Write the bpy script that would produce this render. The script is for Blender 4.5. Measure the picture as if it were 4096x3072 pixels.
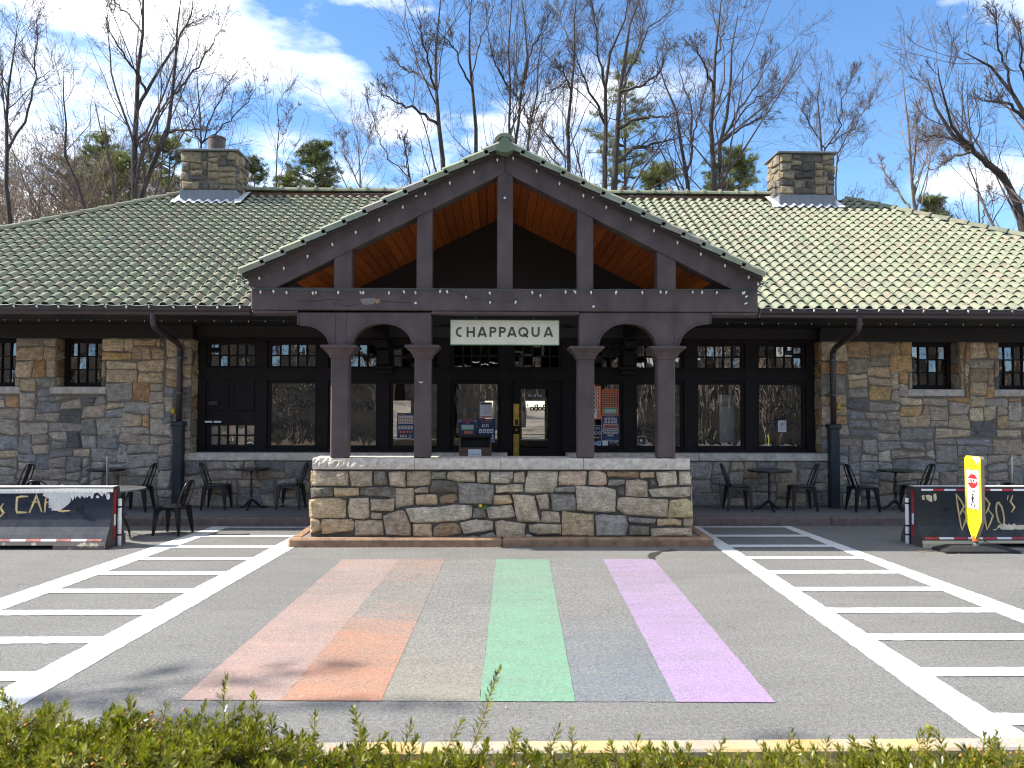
import bpy, bmesh, math, random
import numpy as np
from mathutils import Vector, Matrix
from mathutils.geometry import tessellate_polygon
R = math.radians
scene = bpy.context.scene
for o in list(bpy.data.objects):
    bpy.data.objects.remove(o, do_unlink=True)
COL = scene.collection

# ------------------------------------------------------------------ camera, sky, sun, exposure
FPX = 3148.0                       # focal length in pixels of the 4096 px wide photograph
CAM = Vector((0.0, 0.0, 2.0))
YAW, PITCH, ROLL = R(1.2), math.atan(94.0 / FPX), 0.0025
FWD = Vector((math.sin(YAW) * math.cos(PITCH), math.cos(YAW) * math.cos(PITCH), math.sin(PITCH)))
RGT0 = Vector((math.cos(YAW), -math.sin(YAW), 0))
UP0 = RGT0.cross(FWD)
RGT = RGT0 * math.cos(ROLL) + UP0 * math.sin(ROLL)
UPV = UP0 * math.cos(ROLL) - RGT0 * math.sin(ROLL)
cd = bpy.data.cameras.new('camera')
cam = bpy.data.objects.new('camera', cd)
COL.objects.link(cam)
cd.sensor_width = 36.0
cd.lens = 36.0 * FPX / 4096.0
cd.clip_start, cd.clip_end = 0.05, 4000
cd.dof.use_dof = True
cd.dof.focus_distance = 12.0
cd.dof.aperture_fstop = 7.1
mw = Matrix.Identity(4)
for i, v in enumerate((RGT, UPV, -FWD)):
    for j in range(3):
        mw[j][i] = v[j]
mw.translation = CAM
cam.matrix_world = mw
scene.camera = cam

SUN_EL, SUN_AZ = R(43.0), R(2.5)   # azimuth: degrees behind the due-left direction
SUN_DIR = Vector((-math.cos(SUN_EL) * math.cos(SUN_AZ), math.cos(SUN_EL) * math.sin(SUN_AZ), math.sin(SUN_EL)))
sl = bpy.data.lights.new('sun', 'SUN')
sl.energy = 3.7
sl.angle = R(0.53)
sl.color = (1.0, 0.945, 0.86)
sun = bpy.data.objects.new('sun', sl)
COL.objects.link(sun)
sun.rotation_euler = SUN_DIR.to_track_quat('Z', 'Y').to_euler()
sun.location = (-30, 5, 30)

world = bpy.data.worlds.new('World')
scene.world = world
world.use_nodes = True
wn, wl = world.node_tree.nodes, world.node_tree.links
wn.clear()
wout = wn.new('ShaderNodeOutputWorld')
sky = wn.new('ShaderNodeTexSky')
sky.sky_type = 'NISHITA'
sky.sun_disc = False
sky.sun_elevation = SUN_EL
sky.sun_rotation = R(-87.5)
sky.altitude = 150
sky.air_density, sky.dust_density, sky.ozone_density = 0.9, 0.05, 3.0
bg = wn.new('ShaderNodeBackground')
bg.inputs['Strength'].default_value = 0.112
bgc = wn.new('ShaderNodeBackground')
bgc.inputs['Color'].default_value = (1.0, 0.975, 0.93, 1)
bgc.inputs['Strength'].default_value = 1.0
wmix = wn.new('ShaderNodeMixShader')
hs = wn.new('ShaderNodeHueSaturation')
hs.inputs['Saturation'].default_value = 1.12
hs.inputs['Value'].default_value = 0.92
wl.new(sky.outputs[0], hs.inputs['Color'])
wl.new(hs.outputs[0], bg.inputs[0])
tc = wn.new('ShaderNodeTexCoord')
mp = wn.new('ShaderNodeMapping')
mp.inputs['Scale'].default_value = (1.0, 1.0, 2.6)
wl.new(tc.outputs['Generated'], mp.inputs[0])
n1 = wn.new('ShaderNodeTexNoise')
n1.inputs['Scale'].default_value = 2.4
n1.inputs['Detail'].default_value = 8
n1.inputs['Roughness'].default_value = 0.56
wl.new(mp.outputs[0], n1.inputs['Vector'])
n1.noise_dimensions = '4D'
n1.inputs['W'].default_value = 15.6  # seed keeps the view mostly clear and puts the fill cloud elsewhere
rp = wn.new('ShaderNodeValToRGB')
rp.color_ramp.elements[0].position = 0.485
rp.color_ramp.elements[0].color = (0, 0, 0, 1)
rp.color_ramp.elements[1].position = 0.61
rp.color_ramp.elements[1].color = (1, 1, 1, 1)
wl.new(n1.outputs[0], rp.inputs[0])
def cloud_nodes():
    last = None
    for (px, py, sx, sy, w) in [(300, 360, 330, 300, 0.6), (120, 60, 420, 180, 0.35), (1140, 640, 250, 110, 1.05), (1610, 505, 150, 70, 0.95),
                                (120, 620, 420, 200, 0.55), (2680, 360, 200, 90, 0.5), (3920, 720, 210, 90, 0.9), (2300, 420, 160, 60, 0.35)]:
        d = (FWD + RGT * ((px - 2048) / FPX) + UPV * ((1536 - py) / FPX)).normalized()
        vs = wn.new('ShaderNodeVectorMath'); vs.operation = 'SUBTRACT'
        wl.new(tc.outputs['Generated'], vs.inputs[0]); vs.inputs[1].default_value = d
        vm = wn.new('ShaderNodeVectorMath'); vm.operation = 'MULTIPLY'
        wl.new(vs.outputs[0], vm.inputs[0])
        vm.inputs[1].default_value = (FPX / sx, FPX / sx, FPX / sy)
        ln = wn.new('ShaderNodeVectorMath'); ln.operation = 'LENGTH'
        wl.new(vm.outputs[0], ln.inputs[0])
        mr = wn.new('ShaderNodeMapRange'); mr.interpolation_type = 'SMOOTHSTEP'
        mr.inputs[1].default_value = 1.25; mr.inputs[2].default_value = 0.0
        mr.inputs[3].default_value = 0.0; mr.inputs[4].default_value = w
        wl.new(ln.outputs['Value'], mr.inputs[0])
        if last is None:
            last = mr.outputs[0]
        else:
            mx = wn.new('ShaderNodeMath'); mx.operation = 'MAXIMUM'
            wl.new(last, mx.inputs[0]); wl.new(mr.outputs[0], mx.inputs[1]); last = mx.outputs[0]
    return last
blob = cloud_nodes()
n2 = wn.new('ShaderNodeTexNoise')
n2.inputs['Scale'].default_value = 9.0
n2.inputs['Detail'].default_value = 9
n2.inputs['Roughness'].default_value = 0.6
wl.new(mp.outputs[0], n2.inputs['Vector'])
mr2 = wn.new('ShaderNodeMapRange')
mr2.inputs[1].default_value = 0.36; mr2.inputs[2].default_value = 0.66
wl.new(n2.outputs[0], mr2.inputs[0])
mm = wn.new('ShaderNodeMath'); mm.operation = 'MULTIPLY'
wl.new(blob, mm.inputs[0]); wl.new(mr2.outputs[0], mm.inputs[1])
# scattered cloud over the whole sky, mostly out of view, added for fill light
mg = wn.new('ShaderNodeMath'); mg.operation = 'MULTIPLY'
wl.new(rp.outputs[0], mg.inputs[0]); mg.inputs[1].default_value = 0.85
ma = wn.new('ShaderNodeMath'); ma.operation = 'ADD'; ma.use_clamp = True
wl.new(mm.outputs[0], ma.inputs[0]); wl.new(mg.outputs[0], ma.inputs[1])
wl.new(ma.outputs[0], wmix.inputs[0])
wl.new(bg.outputs[0], wmix.inputs[1]); wl.new(bgc.outputs[0], wmix.inputs[2])
wl.new(wmix.outputs[0], wout.inputs[0])

vs_ = scene.view_settings
vs_.view_transform = 'Standard'
vs_.look = 'None'
vs_.gamma = 1.0
vs_.use_curve_mapping = False
vs_.exposure = 1.42
scene.cycles.max_bounces = 7
scene.cycles.diffuse_bounces = 4
scene.cycles.glossy_bounces = 3
scene.cycles.transmission_bounces = 4
scene.cycles.transparent_max_bounces = 8
scene.cycles.caustics_reflective = False
scene.cycles.caustics_refractive = False
scene.cycles.sample_clamp_indirect = 6.0
scene.cycles.use_denoising = True
scene.cycles.filter_width = 1.15

# ------------------------------------------------------------------ measuring helpers (photograph pixel -> point in the place)
def ray(px, py):
    return FWD + RGT * ((px - 2048.0) / FPX) + UPV * ((1536.0 - py) / FPX)
def at_y(px, py, Y):
    d = ray(px, py); return CAM + d * ((Y - CAM.y) / d.y)
def at_z(px, py, Z):
    d = ray(px, py); return CAM + d * ((Z - CAM.z) / d.z)
def at_plane(px, py, p0, n):
    d = ray(px, py); return CAM + d * ((Vector(p0) - CAM).dot(n) / d.dot(n))
def XY(px, Y, py=1630):
    return at_y(px, py, Y).x
def ZY(py, Y, px=1982):
    return at_y(px, py, Y).z

# ------------------------------------------------------------------ materials
MATS = {}
def new_mat(name):
    m = bpy.data.materials.new(name); m.use_nodes = True
    MATS[name] = m
    nt = m.node_tree
    b = nt.nodes['Principled BSDF']
    return m, nt.nodes, nt.links, b
def coord(nodes, links, space='pos', scale=(1, 1, 1), rnd=0.0, rot=(0, 0, 0)):
    if space == 'pos':
        out = nodes.new('ShaderNodeNewGeometry').outputs['Position']
    else:
        out = nodes.new('ShaderNodeTexCoord').outputs['Object']
    if rnd:
        oi = nodes.new('ShaderNodeObjectInfo')
        mu = nodes.new('ShaderNodeMath'); mu.operation = 'MULTIPLY'; mu.inputs[1].default_value = rnd
        links.new(oi.outputs['Random'], mu.inputs[0])
        ad = nodes.new('ShaderNodeVectorMath'); ad.operation = 'ADD'
        links.new(out, ad.inputs[0]); links.new(mu.outputs[0], ad.inputs[1])
        out = ad.outputs[0]
    mpn = nodes.new('ShaderNodeMapping')
    mpn.inputs['Scale'].default_value = scale
    mpn.inputs['Rotation'].default_value = rot
    links.new(out, mpn.inputs[0])
    return mpn.outputs[0]
def noise(nodes, links, vec, scale, detail=4, rough=0.55, dist=0.0):
    n = nodes.new('ShaderNodeTexNoise')
    n.inputs['Scale'].default_value = scale
    n.inputs['Detail'].default_value = detail
    n.inputs['Roughness'].default_value = rough
    n.inputs['Distortion'].default_value = dist
    links.new(vec, n.inputs['Vector'])
    return n.outputs[0]
def ramp(nodes, links, fac, stops):
    r = nodes.new('ShaderNodeValToRGB')
    e = r.color_ramp.elements
    while len(e) < len(stops): e.new(0.5)
    for k, (p, c) in enumerate(stops):
        e[k].position = p
        e[k].color = (c, c, c, 1) if not hasattr(c, '__len__') else (c[0], c[1], c[2], 1)
    links.new(fac, r.inputs[0])
    return r.outputs[0]
def mixc(nodes, links, fac, a, b, mode='MIX'):
    m = nodes.new('ShaderNodeMix'); m.data_type = 'RGBA'; m.blend_type = mode
    for sock, v in ((m.inputs[0], fac), (m.inputs[6], a), (m.inputs[7], b)):
        if hasattr(v, 'is_linked') or hasattr(v, 'links'):
            links.new(v, sock)
        elif hasattr(v, '__len__'):
            sock.default_value = (v[0], v[1], v[2], 1)
        else:
            sock.default_value = v
    return m.outputs[2]
def bump(nodes, links, b, h, strength, dist):
    bp = nodes.new('ShaderNodeBump')
    bp.inputs['Strength'].default_value = strength
    bp.inputs['Distance'].default_value = dist
    links.new(h, bp.inputs['Height']); links.new(bp.outputs[0], b.inputs['Normal'])
def simple(name, col, rough=0.6, var=0.25, vscale=6.0, bstr=0.0, bscale=40.0, metal=0.0, spec=0.5, coat=0.0, stretch=(1, 1, 1)):
    m, n, l, b = new_mat(name)
    v = coord(n, l, 'pos', stretch)
    f = noise(n, l, v, vscale, 5, 0.6)
    lo = tuple(c * (1 - var) for c in col); hi = tuple(min(1, c * (1 + var)) for c in col)
    l.new(ramp(n, l, f, [(0.3, lo), (0.7, hi)]), b.inputs['Base Color'])
    b.inputs['Roughness'].default_value = rough
    b.inputs['Metallic'].default_value = metal
    b.inputs['Specular IOR Level'].default_value = spec
    b.inputs['Coat Weight'].default_value = coat
    if bstr:
        bump(n, l, b, noise(n, l, v, bscale, 4), bstr, 0.01)
    return m

def stone_mat(name, dark=0.45):
    m, n, l, b = new_mat(name)
    oi = n.new('ShaderNodeObjectInfo')
    vr = coord(n, l, 'pos', (1, 1, 1), 37.0)
    vs = coord(n, l, 'pos', (2.0, 2.0, 13.0), 37.0, (0.0, 0.25, 0.0))
    f1 = noise(n, l, vr, 9.0, 7, 0.72)
    f2 = noise(n, l, vs, 3.4, 6, 0.68, 0.8)
    f3 = noise(n, l, vr, 34.0, 4, 0.72)
    wc = mixc(n, l, 1.0, oi.outputs['Color'], (1.32, 1.21, 1.06), 'MULTIPLY')
    c = mixc(n, l, 1.0, wc, ramp(n, l, f1, [(0.28, 0.48), (0.5, 1.0), (0.72, 1.42)]), 'MULTIPLY')
    c = mixc(n, l, 0.8, c, ramp(n, l, f2, [(0.28, 0.35), (0.45, 0.95), (0.6, 1.1), (0.76, 1.6)]), 'MULTIPLY')
    c = mixc(n, l, 0.5, c, ramp(n, l, f3, [(0.3, 0.42), (0.7, 1.5)]), 'MULTIPLY')
    l.new(c, b.inputs['Base Color'])
    b.inputs['Roughness'].default_value = 0.85
    b.inputs['Specular IOR Level'].default_value = 0.25
    ad = n.new('ShaderNodeMath'); ad.operation = 'ADD'
    l.new(f2, ad.inputs[0])
    mu = n.new('ShaderNodeMath'); mu.operation = 'MULTIPLY'; mu.inputs[1].default_value = 0.6
    l.new(f3, mu.inputs[0]); l.new(mu.outputs[0], ad.inputs[1])
    bump(n, l, b, ad.outputs[0], 1.0, 0.035)
    return m
def tile_mat(name, use_attr):
    m, n, l, b = new_mat(name)
    if use_attr:
        a = n.new('ShaderNodeAttribute'); a.attribute_name = 'Col'; src = a.outputs['Color']
    else:
        src = n.new('ShaderNodeObjectInfo').outputs['Color']
    v = coord(n, l, 'pos')
    f1 = noise(n, l, v, 5.0, 5, 0.6)
    f2 = noise(n, l, v, 60.0, 3, 0.6)
    c = mixc(n, l, 0.75, src, ramp(n, l, f1, [(0.3, 0.7), (0.7, 1.25)]), 'MULTIPLY')
    c = mixc(n, l, 0.5, c, ramp(n, l, f2, [(0.3, 0.75), (0.7, 1.2)]), 'MULTIPLY')
    l.new(c, b.inputs['Base Color'])
    b.inputs['Roughness'].default_value = 0.6
    b.inputs['Specular IOR Level'].default_value = 0.18
    bump(n, l, b, f2, 0.25, 0.004)
    return m
STONE = stone_mat('stone')
TILE_O = tile_mat('glazed_roof_tile', False)
TILE_A = tile_mat('glazed_roof_tile_field', True)
M = {}
M['mortar'] = simple('tan_mortar', (0.20, 0.165, 0.125), 0.95, 0.25, 14, 0.6, 90)
M['mortar_dark'] = simple('weathered_mortar', (0.085, 0.075, 0.062), 0.95, 0.45, 9, 0.8, 70)
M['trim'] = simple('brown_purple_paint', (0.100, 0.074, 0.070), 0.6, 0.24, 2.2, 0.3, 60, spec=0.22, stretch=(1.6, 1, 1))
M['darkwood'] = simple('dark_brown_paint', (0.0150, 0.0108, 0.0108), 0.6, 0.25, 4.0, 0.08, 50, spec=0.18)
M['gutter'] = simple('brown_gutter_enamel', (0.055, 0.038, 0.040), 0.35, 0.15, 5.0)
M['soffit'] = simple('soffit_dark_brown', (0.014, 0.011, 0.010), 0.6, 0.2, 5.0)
M['limestone'] = simple('pale_granite', (0.56, 0.49, 0.40), 0.85, 0.3, 9.0, 1.0, 22)
M['lead'] = simple('lead_flashing', (0.17, 0.18, 0.20), 0.5, 0.15, 3.0, 0.1, 20, stretch=(6, 6, 0.6))
M['leadwhite'] = simple('whitened_flashing', (0.62, 0.63, 0.66), 0.5, 0.15, 6.0)
M['rust'] = simple('rusted_flue', (0.085, 0.062, 0.058), 0.7, 0.5, 8.0, 0.2, 30)
M['kerb'] = simple('brown_stained_kerb', (0.27, 0.165, 0.10), 0.9, 0.35, 7.0, 0.9, 26)
M['walk'] = simple('grey_pavement', (0.17, 0.16, 0.15), 0.9, 0.25, 120.0, 0.4, 160)
M['kerb2'] = simple('pink_grey_kerb', (0.155, 0.12, 0.105), 0.9, 0.25, 10.0, 0.4, 60)
M['black'] = simple('black_enamel', (0.010, 0.010, 0.011), 0.28, 0.2, 12.0, spec=0.6)
M['blackmat'] = simple('black_rubber', (0.018, 0.018, 0.019), 0.8, 0.25, 20.0, 0.3, 80)
M['grey_metal'] = simple('grey_steel', (0.16, 0.16, 0.165), 0.45, 0.2, 9.0, metal=0.6)
M['white_plastic'] = simple('white_plastic', (0.75, 0.75, 0.74), 0.4, 0.08, 9.0)
M['red_tape'] = simple('red_reflective_tape', (0.42, 0.018, 0.025), 0.35, 0.25, 18.0)
M['pinkred_tape'] = simple('faded_red_tape', (0.42, 0.14, 0.11), 0.5, 0.4, 14.0)
M['white_tape'] = simple('white_reflective_tape', (0.7, 0.71, 0.72), 0.35, 0.1, 18.0)
M['cream'] = simple('cream_paint', (0.55, 0.49, 0.36), 0.75, 0.3, 9.0, 0.3, 60)
M['gold'] = simple('gold_brush_paint', (0.52, 0.36, 0.10), 0.5, 0.3, 22.0)
M['pale_gold'] = simple('pale_brush_highlight', (0.62, 0.56, 0.40), 0.5, 0.2, 22.0)
M['brass'] = simple('worn_brass', (0.55, 0.36, 0.09), 0.28, 0.35, 9.0, metal=0.9)
M['yellow_sign'] = simple('fluorescent_yellow_green', (0.80, 0.72, 0.02), 0.4, 0.05, 9.0)
M['orange'] = simple('orange_plastic', (0.65, 0.16, 0.01), 0.45, 0.2, 15.0)
M['offwhite'] = simple('weathered_white_paint', (0.62, 0.60, 0.56), 0.7, 0.22, 9.0, stretch=(9, 9, 1.2))
M['signface'] = simple('sign_pale_green_white', (0.70, 0.66, 0.49), 0.55, 0.06, 7.0)
M['signgreen'] = simple('sign_green_edge', (0.10, 0.22, 0.13), 0.5, 0.15, 9.0)
M['letter'] = simple('sign_bronze_letter', (0.10, 0.082, 0.045), 0.5, 0.2, 30.0)
M['letter2'] = simple('sign_letter_groove', (0.055, 0.047, 0.030), 0.5, 0.2, 30.0)
M['wire'] = simple('green_wire', (0.035, 0.075, 0.062), 0.5, 0.2, 20.0)
M['cord'] = simple('pale_cord', (0.35, 0.38, 0.36), 0.5, 0.2, 20.0)
M['bark'] = simple('grey_brown_bark', (0.050, 0.041, 0.036), 0.95, 0.5, 4.0, 1.0, 14, stretch=(3, 3, 0.7))
M['bark_pale'] = simple('pale_brown_bark', (0.15, 0.118, 0.095), 0.95, 0.45, 4.0, 0.8, 14, stretch=(3, 3, 0.7))
M['twig'] = simple('bare_twigs', (0.095, 0.072, 0.066), 0.9, 0.35, 1.2)
M['twig_pale'] = simple('pale_bare_twigs', (0.20, 0.15, 0.115), 0.9, 0.35, 1.2)
M['concrete'] = simple('light_concrete', (0.38, 0.35, 0.29), 0.9, 0.2, 30, 0.5, 120)
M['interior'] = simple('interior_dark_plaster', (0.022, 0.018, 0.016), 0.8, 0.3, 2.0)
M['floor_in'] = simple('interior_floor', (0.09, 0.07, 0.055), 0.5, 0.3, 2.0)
M['walnut'] = simple('walnut_laminate', (0.12, 0.062, 0.035), 0.5, 0.3, 5.0, stretch=(1, 1, 9))
M['paper'] = simple('white_paper', (0.75, 0.76, 0.78), 0.6, 0.04, 5.0)
M['print_navy'] = simple('print_navy', (0.022, 0.036, 0.10), 0.4, 0.15, 5.0)
M['print_orange'] = simple('print_orange', (0.78, 0.17, 0.04), 0.4, 0.15, 5.0)
M['print_red'] = simple('print_red', (0.5, 0.03, 0.03), 0.4, 0.15, 5.0)
M['print_black'] = simple('print_black', (0.012, 0.012, 0.014), 0.4, 0.15, 5.0)
M['print_grey'] = simple('print_photo_grey', (0.55, 0.52, 0.50), 0.4, 0.5, 60.0)
M['print_skin'] = simple('print_photo_warm', (0.45, 0.29, 0.20), 0.4, 0.5, 60.0)
M['print_green'] = simple('print_green', (0.06, 0.30, 0.16), 0.4, 0.2, 9.0)
M['print_blue'] = simple('print_blue', (0.05, 0.22, 0.48), 0.4, 0.15, 5.0)
M['decal'] = simple('black_window_decal', (0.006, 0.006, 0.007), 0.6, 0.2, 5.0)
M['text_white'] = simple('white_print', (0.72, 0.73, 0.75), 0.5, 0.04, 5.0)
M['text_faded'] = simple('faded_print', (0.26, 0.23, 0.02), 0.5, 0.2, 40.0)
M['yellow_bell'] = simple('yellow_lacquer', (0.55, 0.40, 0.01), 0.3, 0.3, 20.0)
M['bulb'] = simple('frosted_bulb', (0.78, 0.74, 0.62), 0.12, 0.1, 9.0, spec=0.9)
M['leaf_green'] = simple('dandelion_leaf', (0.06, 0.16, 0.02), 0.6, 0.3, 40.0)
M['petal'] = simple('dandelion_yellow', (0.85, 0.50, 0.005), 0.6, 0.15, 40.0)
M['moss'] = simple('mossy_tile_plug', (0.055, 0.06, 0.030), 0.9, 0.4, 30.0)
M['red_underlay'] = simple('red_clay_mortar', (0.12, 0.055, 0.04), 0.9, 0.3, 20.0)

def board_mat():
    m, n, l, b = new_mat('stained_ceiling_board')
    oi = n.new('ShaderNodeObjectInfo')
    v = coord(n, l, 'pos', (14, 0.8, 14), 20.0)
    f = noise(n, l, v, 3.0, 5, 0.6)
    c = ramp(n, l, f, [(0.3, (0.32, 0.070, 0.013)), (0.7, (0.58, 0.165, 0.032))])
    rr = ramp(n, l, oi.outputs['Random'], [(0, 0.75), (1, 1.2)])
    l.new(mixc(n, l, 1.0, c, rr, 'MULTIPLY'), b.inputs['Base Color'])
    b.inputs['Roughness'].default_value = 0.45
    return m
M['board'] = board_mat()
def asphalt_mat(name, paint=None, wear=None):
    m, n, l, b = new_mat(name)
    v = coord(n, l, 'pos')
    f1 = noise(n, l, v, 110.0, 3, 0.75)
    f2 = noise(n, l, v, 0.5, 5, 0.6)
    f3 = noise(n, l, v, 420.0, 2, 0.6)
    f4 = noise(n, l, coord(n, l, 'pos', (0.5, 2.2, 1)), 2.2, 6, 0.65)
    c = ramp(n, l, f1, [(0.30, (0.078, 0.077, 0.073)), (0.5, (0.182, 0.178, 0.168)), (0.72, (0.37, 0.36, 0.335))])
    c = mixc(n, l, 0.8, c, ramp(n, l, f2, [(0.3, 0.86), (0.7, 1.12)]), 'MULTIPLY')
    c = mixc(n, l, 0.5, c, ramp(n, l, f4, [(0.32, 0.82), (0.55, 1.0), (0.75, 1.08)]), 'MULTIPLY')
    f5 = noise(n, l, v, 32.0, 3, 0.8)
    c = mixc(n, l, 1.0, c, ramp(n, l, noise(n, l, v, 2.6, 9, 0.7), [(0.60, 1.0), (0.68, 0.80)]), 'MULTIPLY')
    c = mixc(n, l, 0.8, c, ramp(n, l, f5, [(0.3, 0.55), (0.5, 1.0), (0.7, 1.45)]), 'MULTIPLY')
    if paint:
        pc, lo, hi, amt = paint
        fw = mixc(n, l, 0.28, noise(n, l, v, 90.0, 4, 0.75), noise(n, l, coord(n, l, 'pos', (1, 3.0, 1)), 1.4, 5, 0.6))
        if wear:
            # tyre wear: bands of thinner paint where vehicles cross
            sp = n.new('ShaderNodeSeparateXYZ'); l.new(v, sp.inputs[0])
            r = n.new('ShaderNodeMapRange'); r.inputs[1].default_value = 5.5; r.inputs[2].default_value = 11.0
            l.new(sp.outputs[1], r.inputs[0])
            wv = ramp(n, l, r.outputs[0], wear)
            fw = mixc(n, l, 1.0, fw, wv, 'ADD')
        k = ramp(n, l, fw, [(lo, amt), (hi, 0.0)])
        pcv = mixc(n, l, 0.6, pc, ramp(n, l, f1, [(0.3, 0.72), (0.7, 1.15)]), 'MULTIPLY')
        c = mixc(n, l, k, c, pcv)
    l.new(c, b.inputs['Base Color'])
    b.inputs['Roughness'].default_value = 0.9
    b.inputs['Specular IOR Level'].default_value = 0.25
    ad = n.new('ShaderNodeMath'); ad.operation = 'ADD'
    l.new(f1, ad.inputs[0]); l.new(f3, ad.inputs[1])
    bump(n, l, b, ad.outputs[0], 0.55 if not paint else 0.4, 0.008)
    return m
M['asphalt'] = asphalt_mat('worn_asphalt')
M['paint_white'] = asphalt_mat('white_road_paint', ((0.70, 0.70, 0.68), 0.56, 0.72, 0.96))
M['paint_pink'] = asphalt_mat('faded_pink_road_paint', ((0.50, 0.30, 0.24), 0.34, 0.72, 0.80), [(0.0, 0.0), (0.35, 0.03), (0.6, 0.10), (1, 0.04)])
M['paint_orange'] = asphalt_mat('faded_orange_road_paint', ((0.54, 0.22, 0.105), 0.34, 0.70, 0.85), [(0.0, 0.0), (0.25, 0.04), (0.5, 0.22), (0.75, 0.16), (1, 0.06)])
M['paint_yellow'] = asphalt_mat('worn_away_yellow_road_paint', ((0.36, 0.31, 0.21), 0.34, 0.66, 0.6), [(0.0, 0.0), (0.3, 0.15), (0.6, 0.28), (1, 0.1)])
M['paint_green'] = asphalt_mat('green_road_paint', ((0.15, 0.40, 0.235), 0.36, 0.76, 0.80), [(0.0, 0.0), (0.4, 0.04), (0.7, 0.10), (1, 0.0)])
M['paint_blue'] = asphalt_mat('worn_away_blue_road_paint', ((0.11, 0.155, 0.20), 0.36, 0.66, 0.7), [(0.0, 0.0), (0.25, 0.06), (0.5, 0.26), (1, 0.1)])
M['paint_purple'] = asphalt_mat('purple_road_paint', ((0.44, 0.28, 0.52), 0.36, 0.78, 0.80), [(0.0, 0.0), (0.4, 0.05), (0.7, 0.12), (1, 0.0)])
M['kerb_yellow'] = asphalt_mat('worn_yellow_kerb', ((0.62, 0.42, 0.12), 0.42, 0.60, 0.8))
def kerb_y():
    m, n, l, b = new_mat('concrete_kerb_with_worn_yellow')
    v = coord(n, l, 'pos')
    f1 = noise(n, l, v, 90.0, 3, 0.7)
    f2 = noise(n, l, v, 1.6, 5, 0.65)
    c = ramp(n, l, f1, [(0.3, (0.26, 0.235, 0.19)), (0.7, (0.44, 0.40, 0.34))])
    k = ramp(n, l, f2, [(0.40, 0.0), (0.60, 0.75)])
    l.new(mixc(n, l, k, c, (0.60, 0.38, 0.10)), b.inputs['Base Color'])
    b.inputs['Roughness'].default_value = 0.9
    bump(n, l, b, f1, 0.4, 0.006)
    return m
M['kerb_yellow'] = kerb_y()
def barrier_mat(name, base, dust, amount):
    m, n, l, b = new_mat(name)
    v = coord(n, l, 'pos')
    sp = n.new('ShaderNodeSeparateXYZ'); l.new(v, sp.inputs[0])
    f1 = noise(n, l, v, 5.0, 6, 0.7)
    f2 = noise(n, l, v, 45.0, 4, 0.7)
    h = n.new('ShaderNodeMapRange'); h.inputs[1].default_value = 0.62; h.inputs[2].default_value = 0.10
    l.new(sp.outputs[2], h.inputs[0])
    mu = n.new('ShaderNodeMath'); mu.operation = 'MULTIPLY'
    l.new(h.outputs[0], mu.inputs[0]); l.new(ramp(n, l, f1, [(0.35, 0.15), (0.7, 1.0)]), mu.inputs[1])
    k = n.new('ShaderNodeMath'); k.operation = 'MULTIPLY'; k.inputs[1].default_value = amount
    l.new(mu.outputs[0], k.inputs[0])
    c = mixc(n, l, k.outputs[0], base, dust)
    c = mixc(n, l, 0.6, c, ramp(n, l, f2, [(0.3, 0.7), (0.7, 1.3)]), 'MULTIPLY')
    # specks of lost paint
    sk = ramp(n, l, noise(n, l, v, 38.0, 2, 0.5), [(0.76, 0.0), (0.79, 0.8)])
    c = mixc(n, l, sk, c, (0.42, 0.39, 0.32))
    l.new(c, b.inputs['Base Color'])
    b.inputs['Roughness'].default_value = 0.55
    b.inputs['Specular IOR Level'].default_value = 0.3
    bump(n, l, b, f2, 0.3, 0.006)
    return m
M['barrier_navy'] = barrier_mat('navy_barrier_paint', (0.010, 0.015, 0.029), (0.13, 0.13, 0.14), 0.55)
M['barrier_dark'] = barrier_mat('charcoal_barrier_paint', (0.013, 0.017, 0.022), (0.10, 0.10, 0.10), 0.5)
M['barrier_end'] = barrier_mat('brown_barrier_end', (0.060, 0.045, 0.044), (0.20, 0.17, 0.15), 0.5)
M['barrier_foot'] = barrier_mat('grey_brown_barrier_foot', (0.15, 0.125, 0.105), (0.26, 0.23, 0.18), 0.9)
def patchy(name, a, bcol, scale, lo, hi):
    m, n, l, b = new_mat(name)
    v = coord(n, l, 'pos')
    k = ramp(n, l, noise(n, l, v, scale, 6, 0.7), [(lo, 0.0), (hi, 1.0)])
    c = mixc(n, l, k, a, bcol)
    c = mixc(n, l, 0.5, c, ramp(n, l, noise(n, l, v, 60, 3, 0.6), [(0.3, 0.75), (0.7, 1.25)]), 'MULTIPLY')
    l.new(c, b.inputs['Base Color']); b.inputs['Roughness'].default_value = 0.8
    return m
M['foot_peel'] = patchy('peeling_cream_foot', (0.14, 0.115, 0.10), (0.50, 0.44, 0.31), 7.0, 0.54, 0.57)
M['foot_cream'] = patchy('cream_foot_with_chips', (0.50, 0.44, 0.31), (0.05, 0.04, 0.04), 9.0, 0.62, 0.66)
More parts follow.
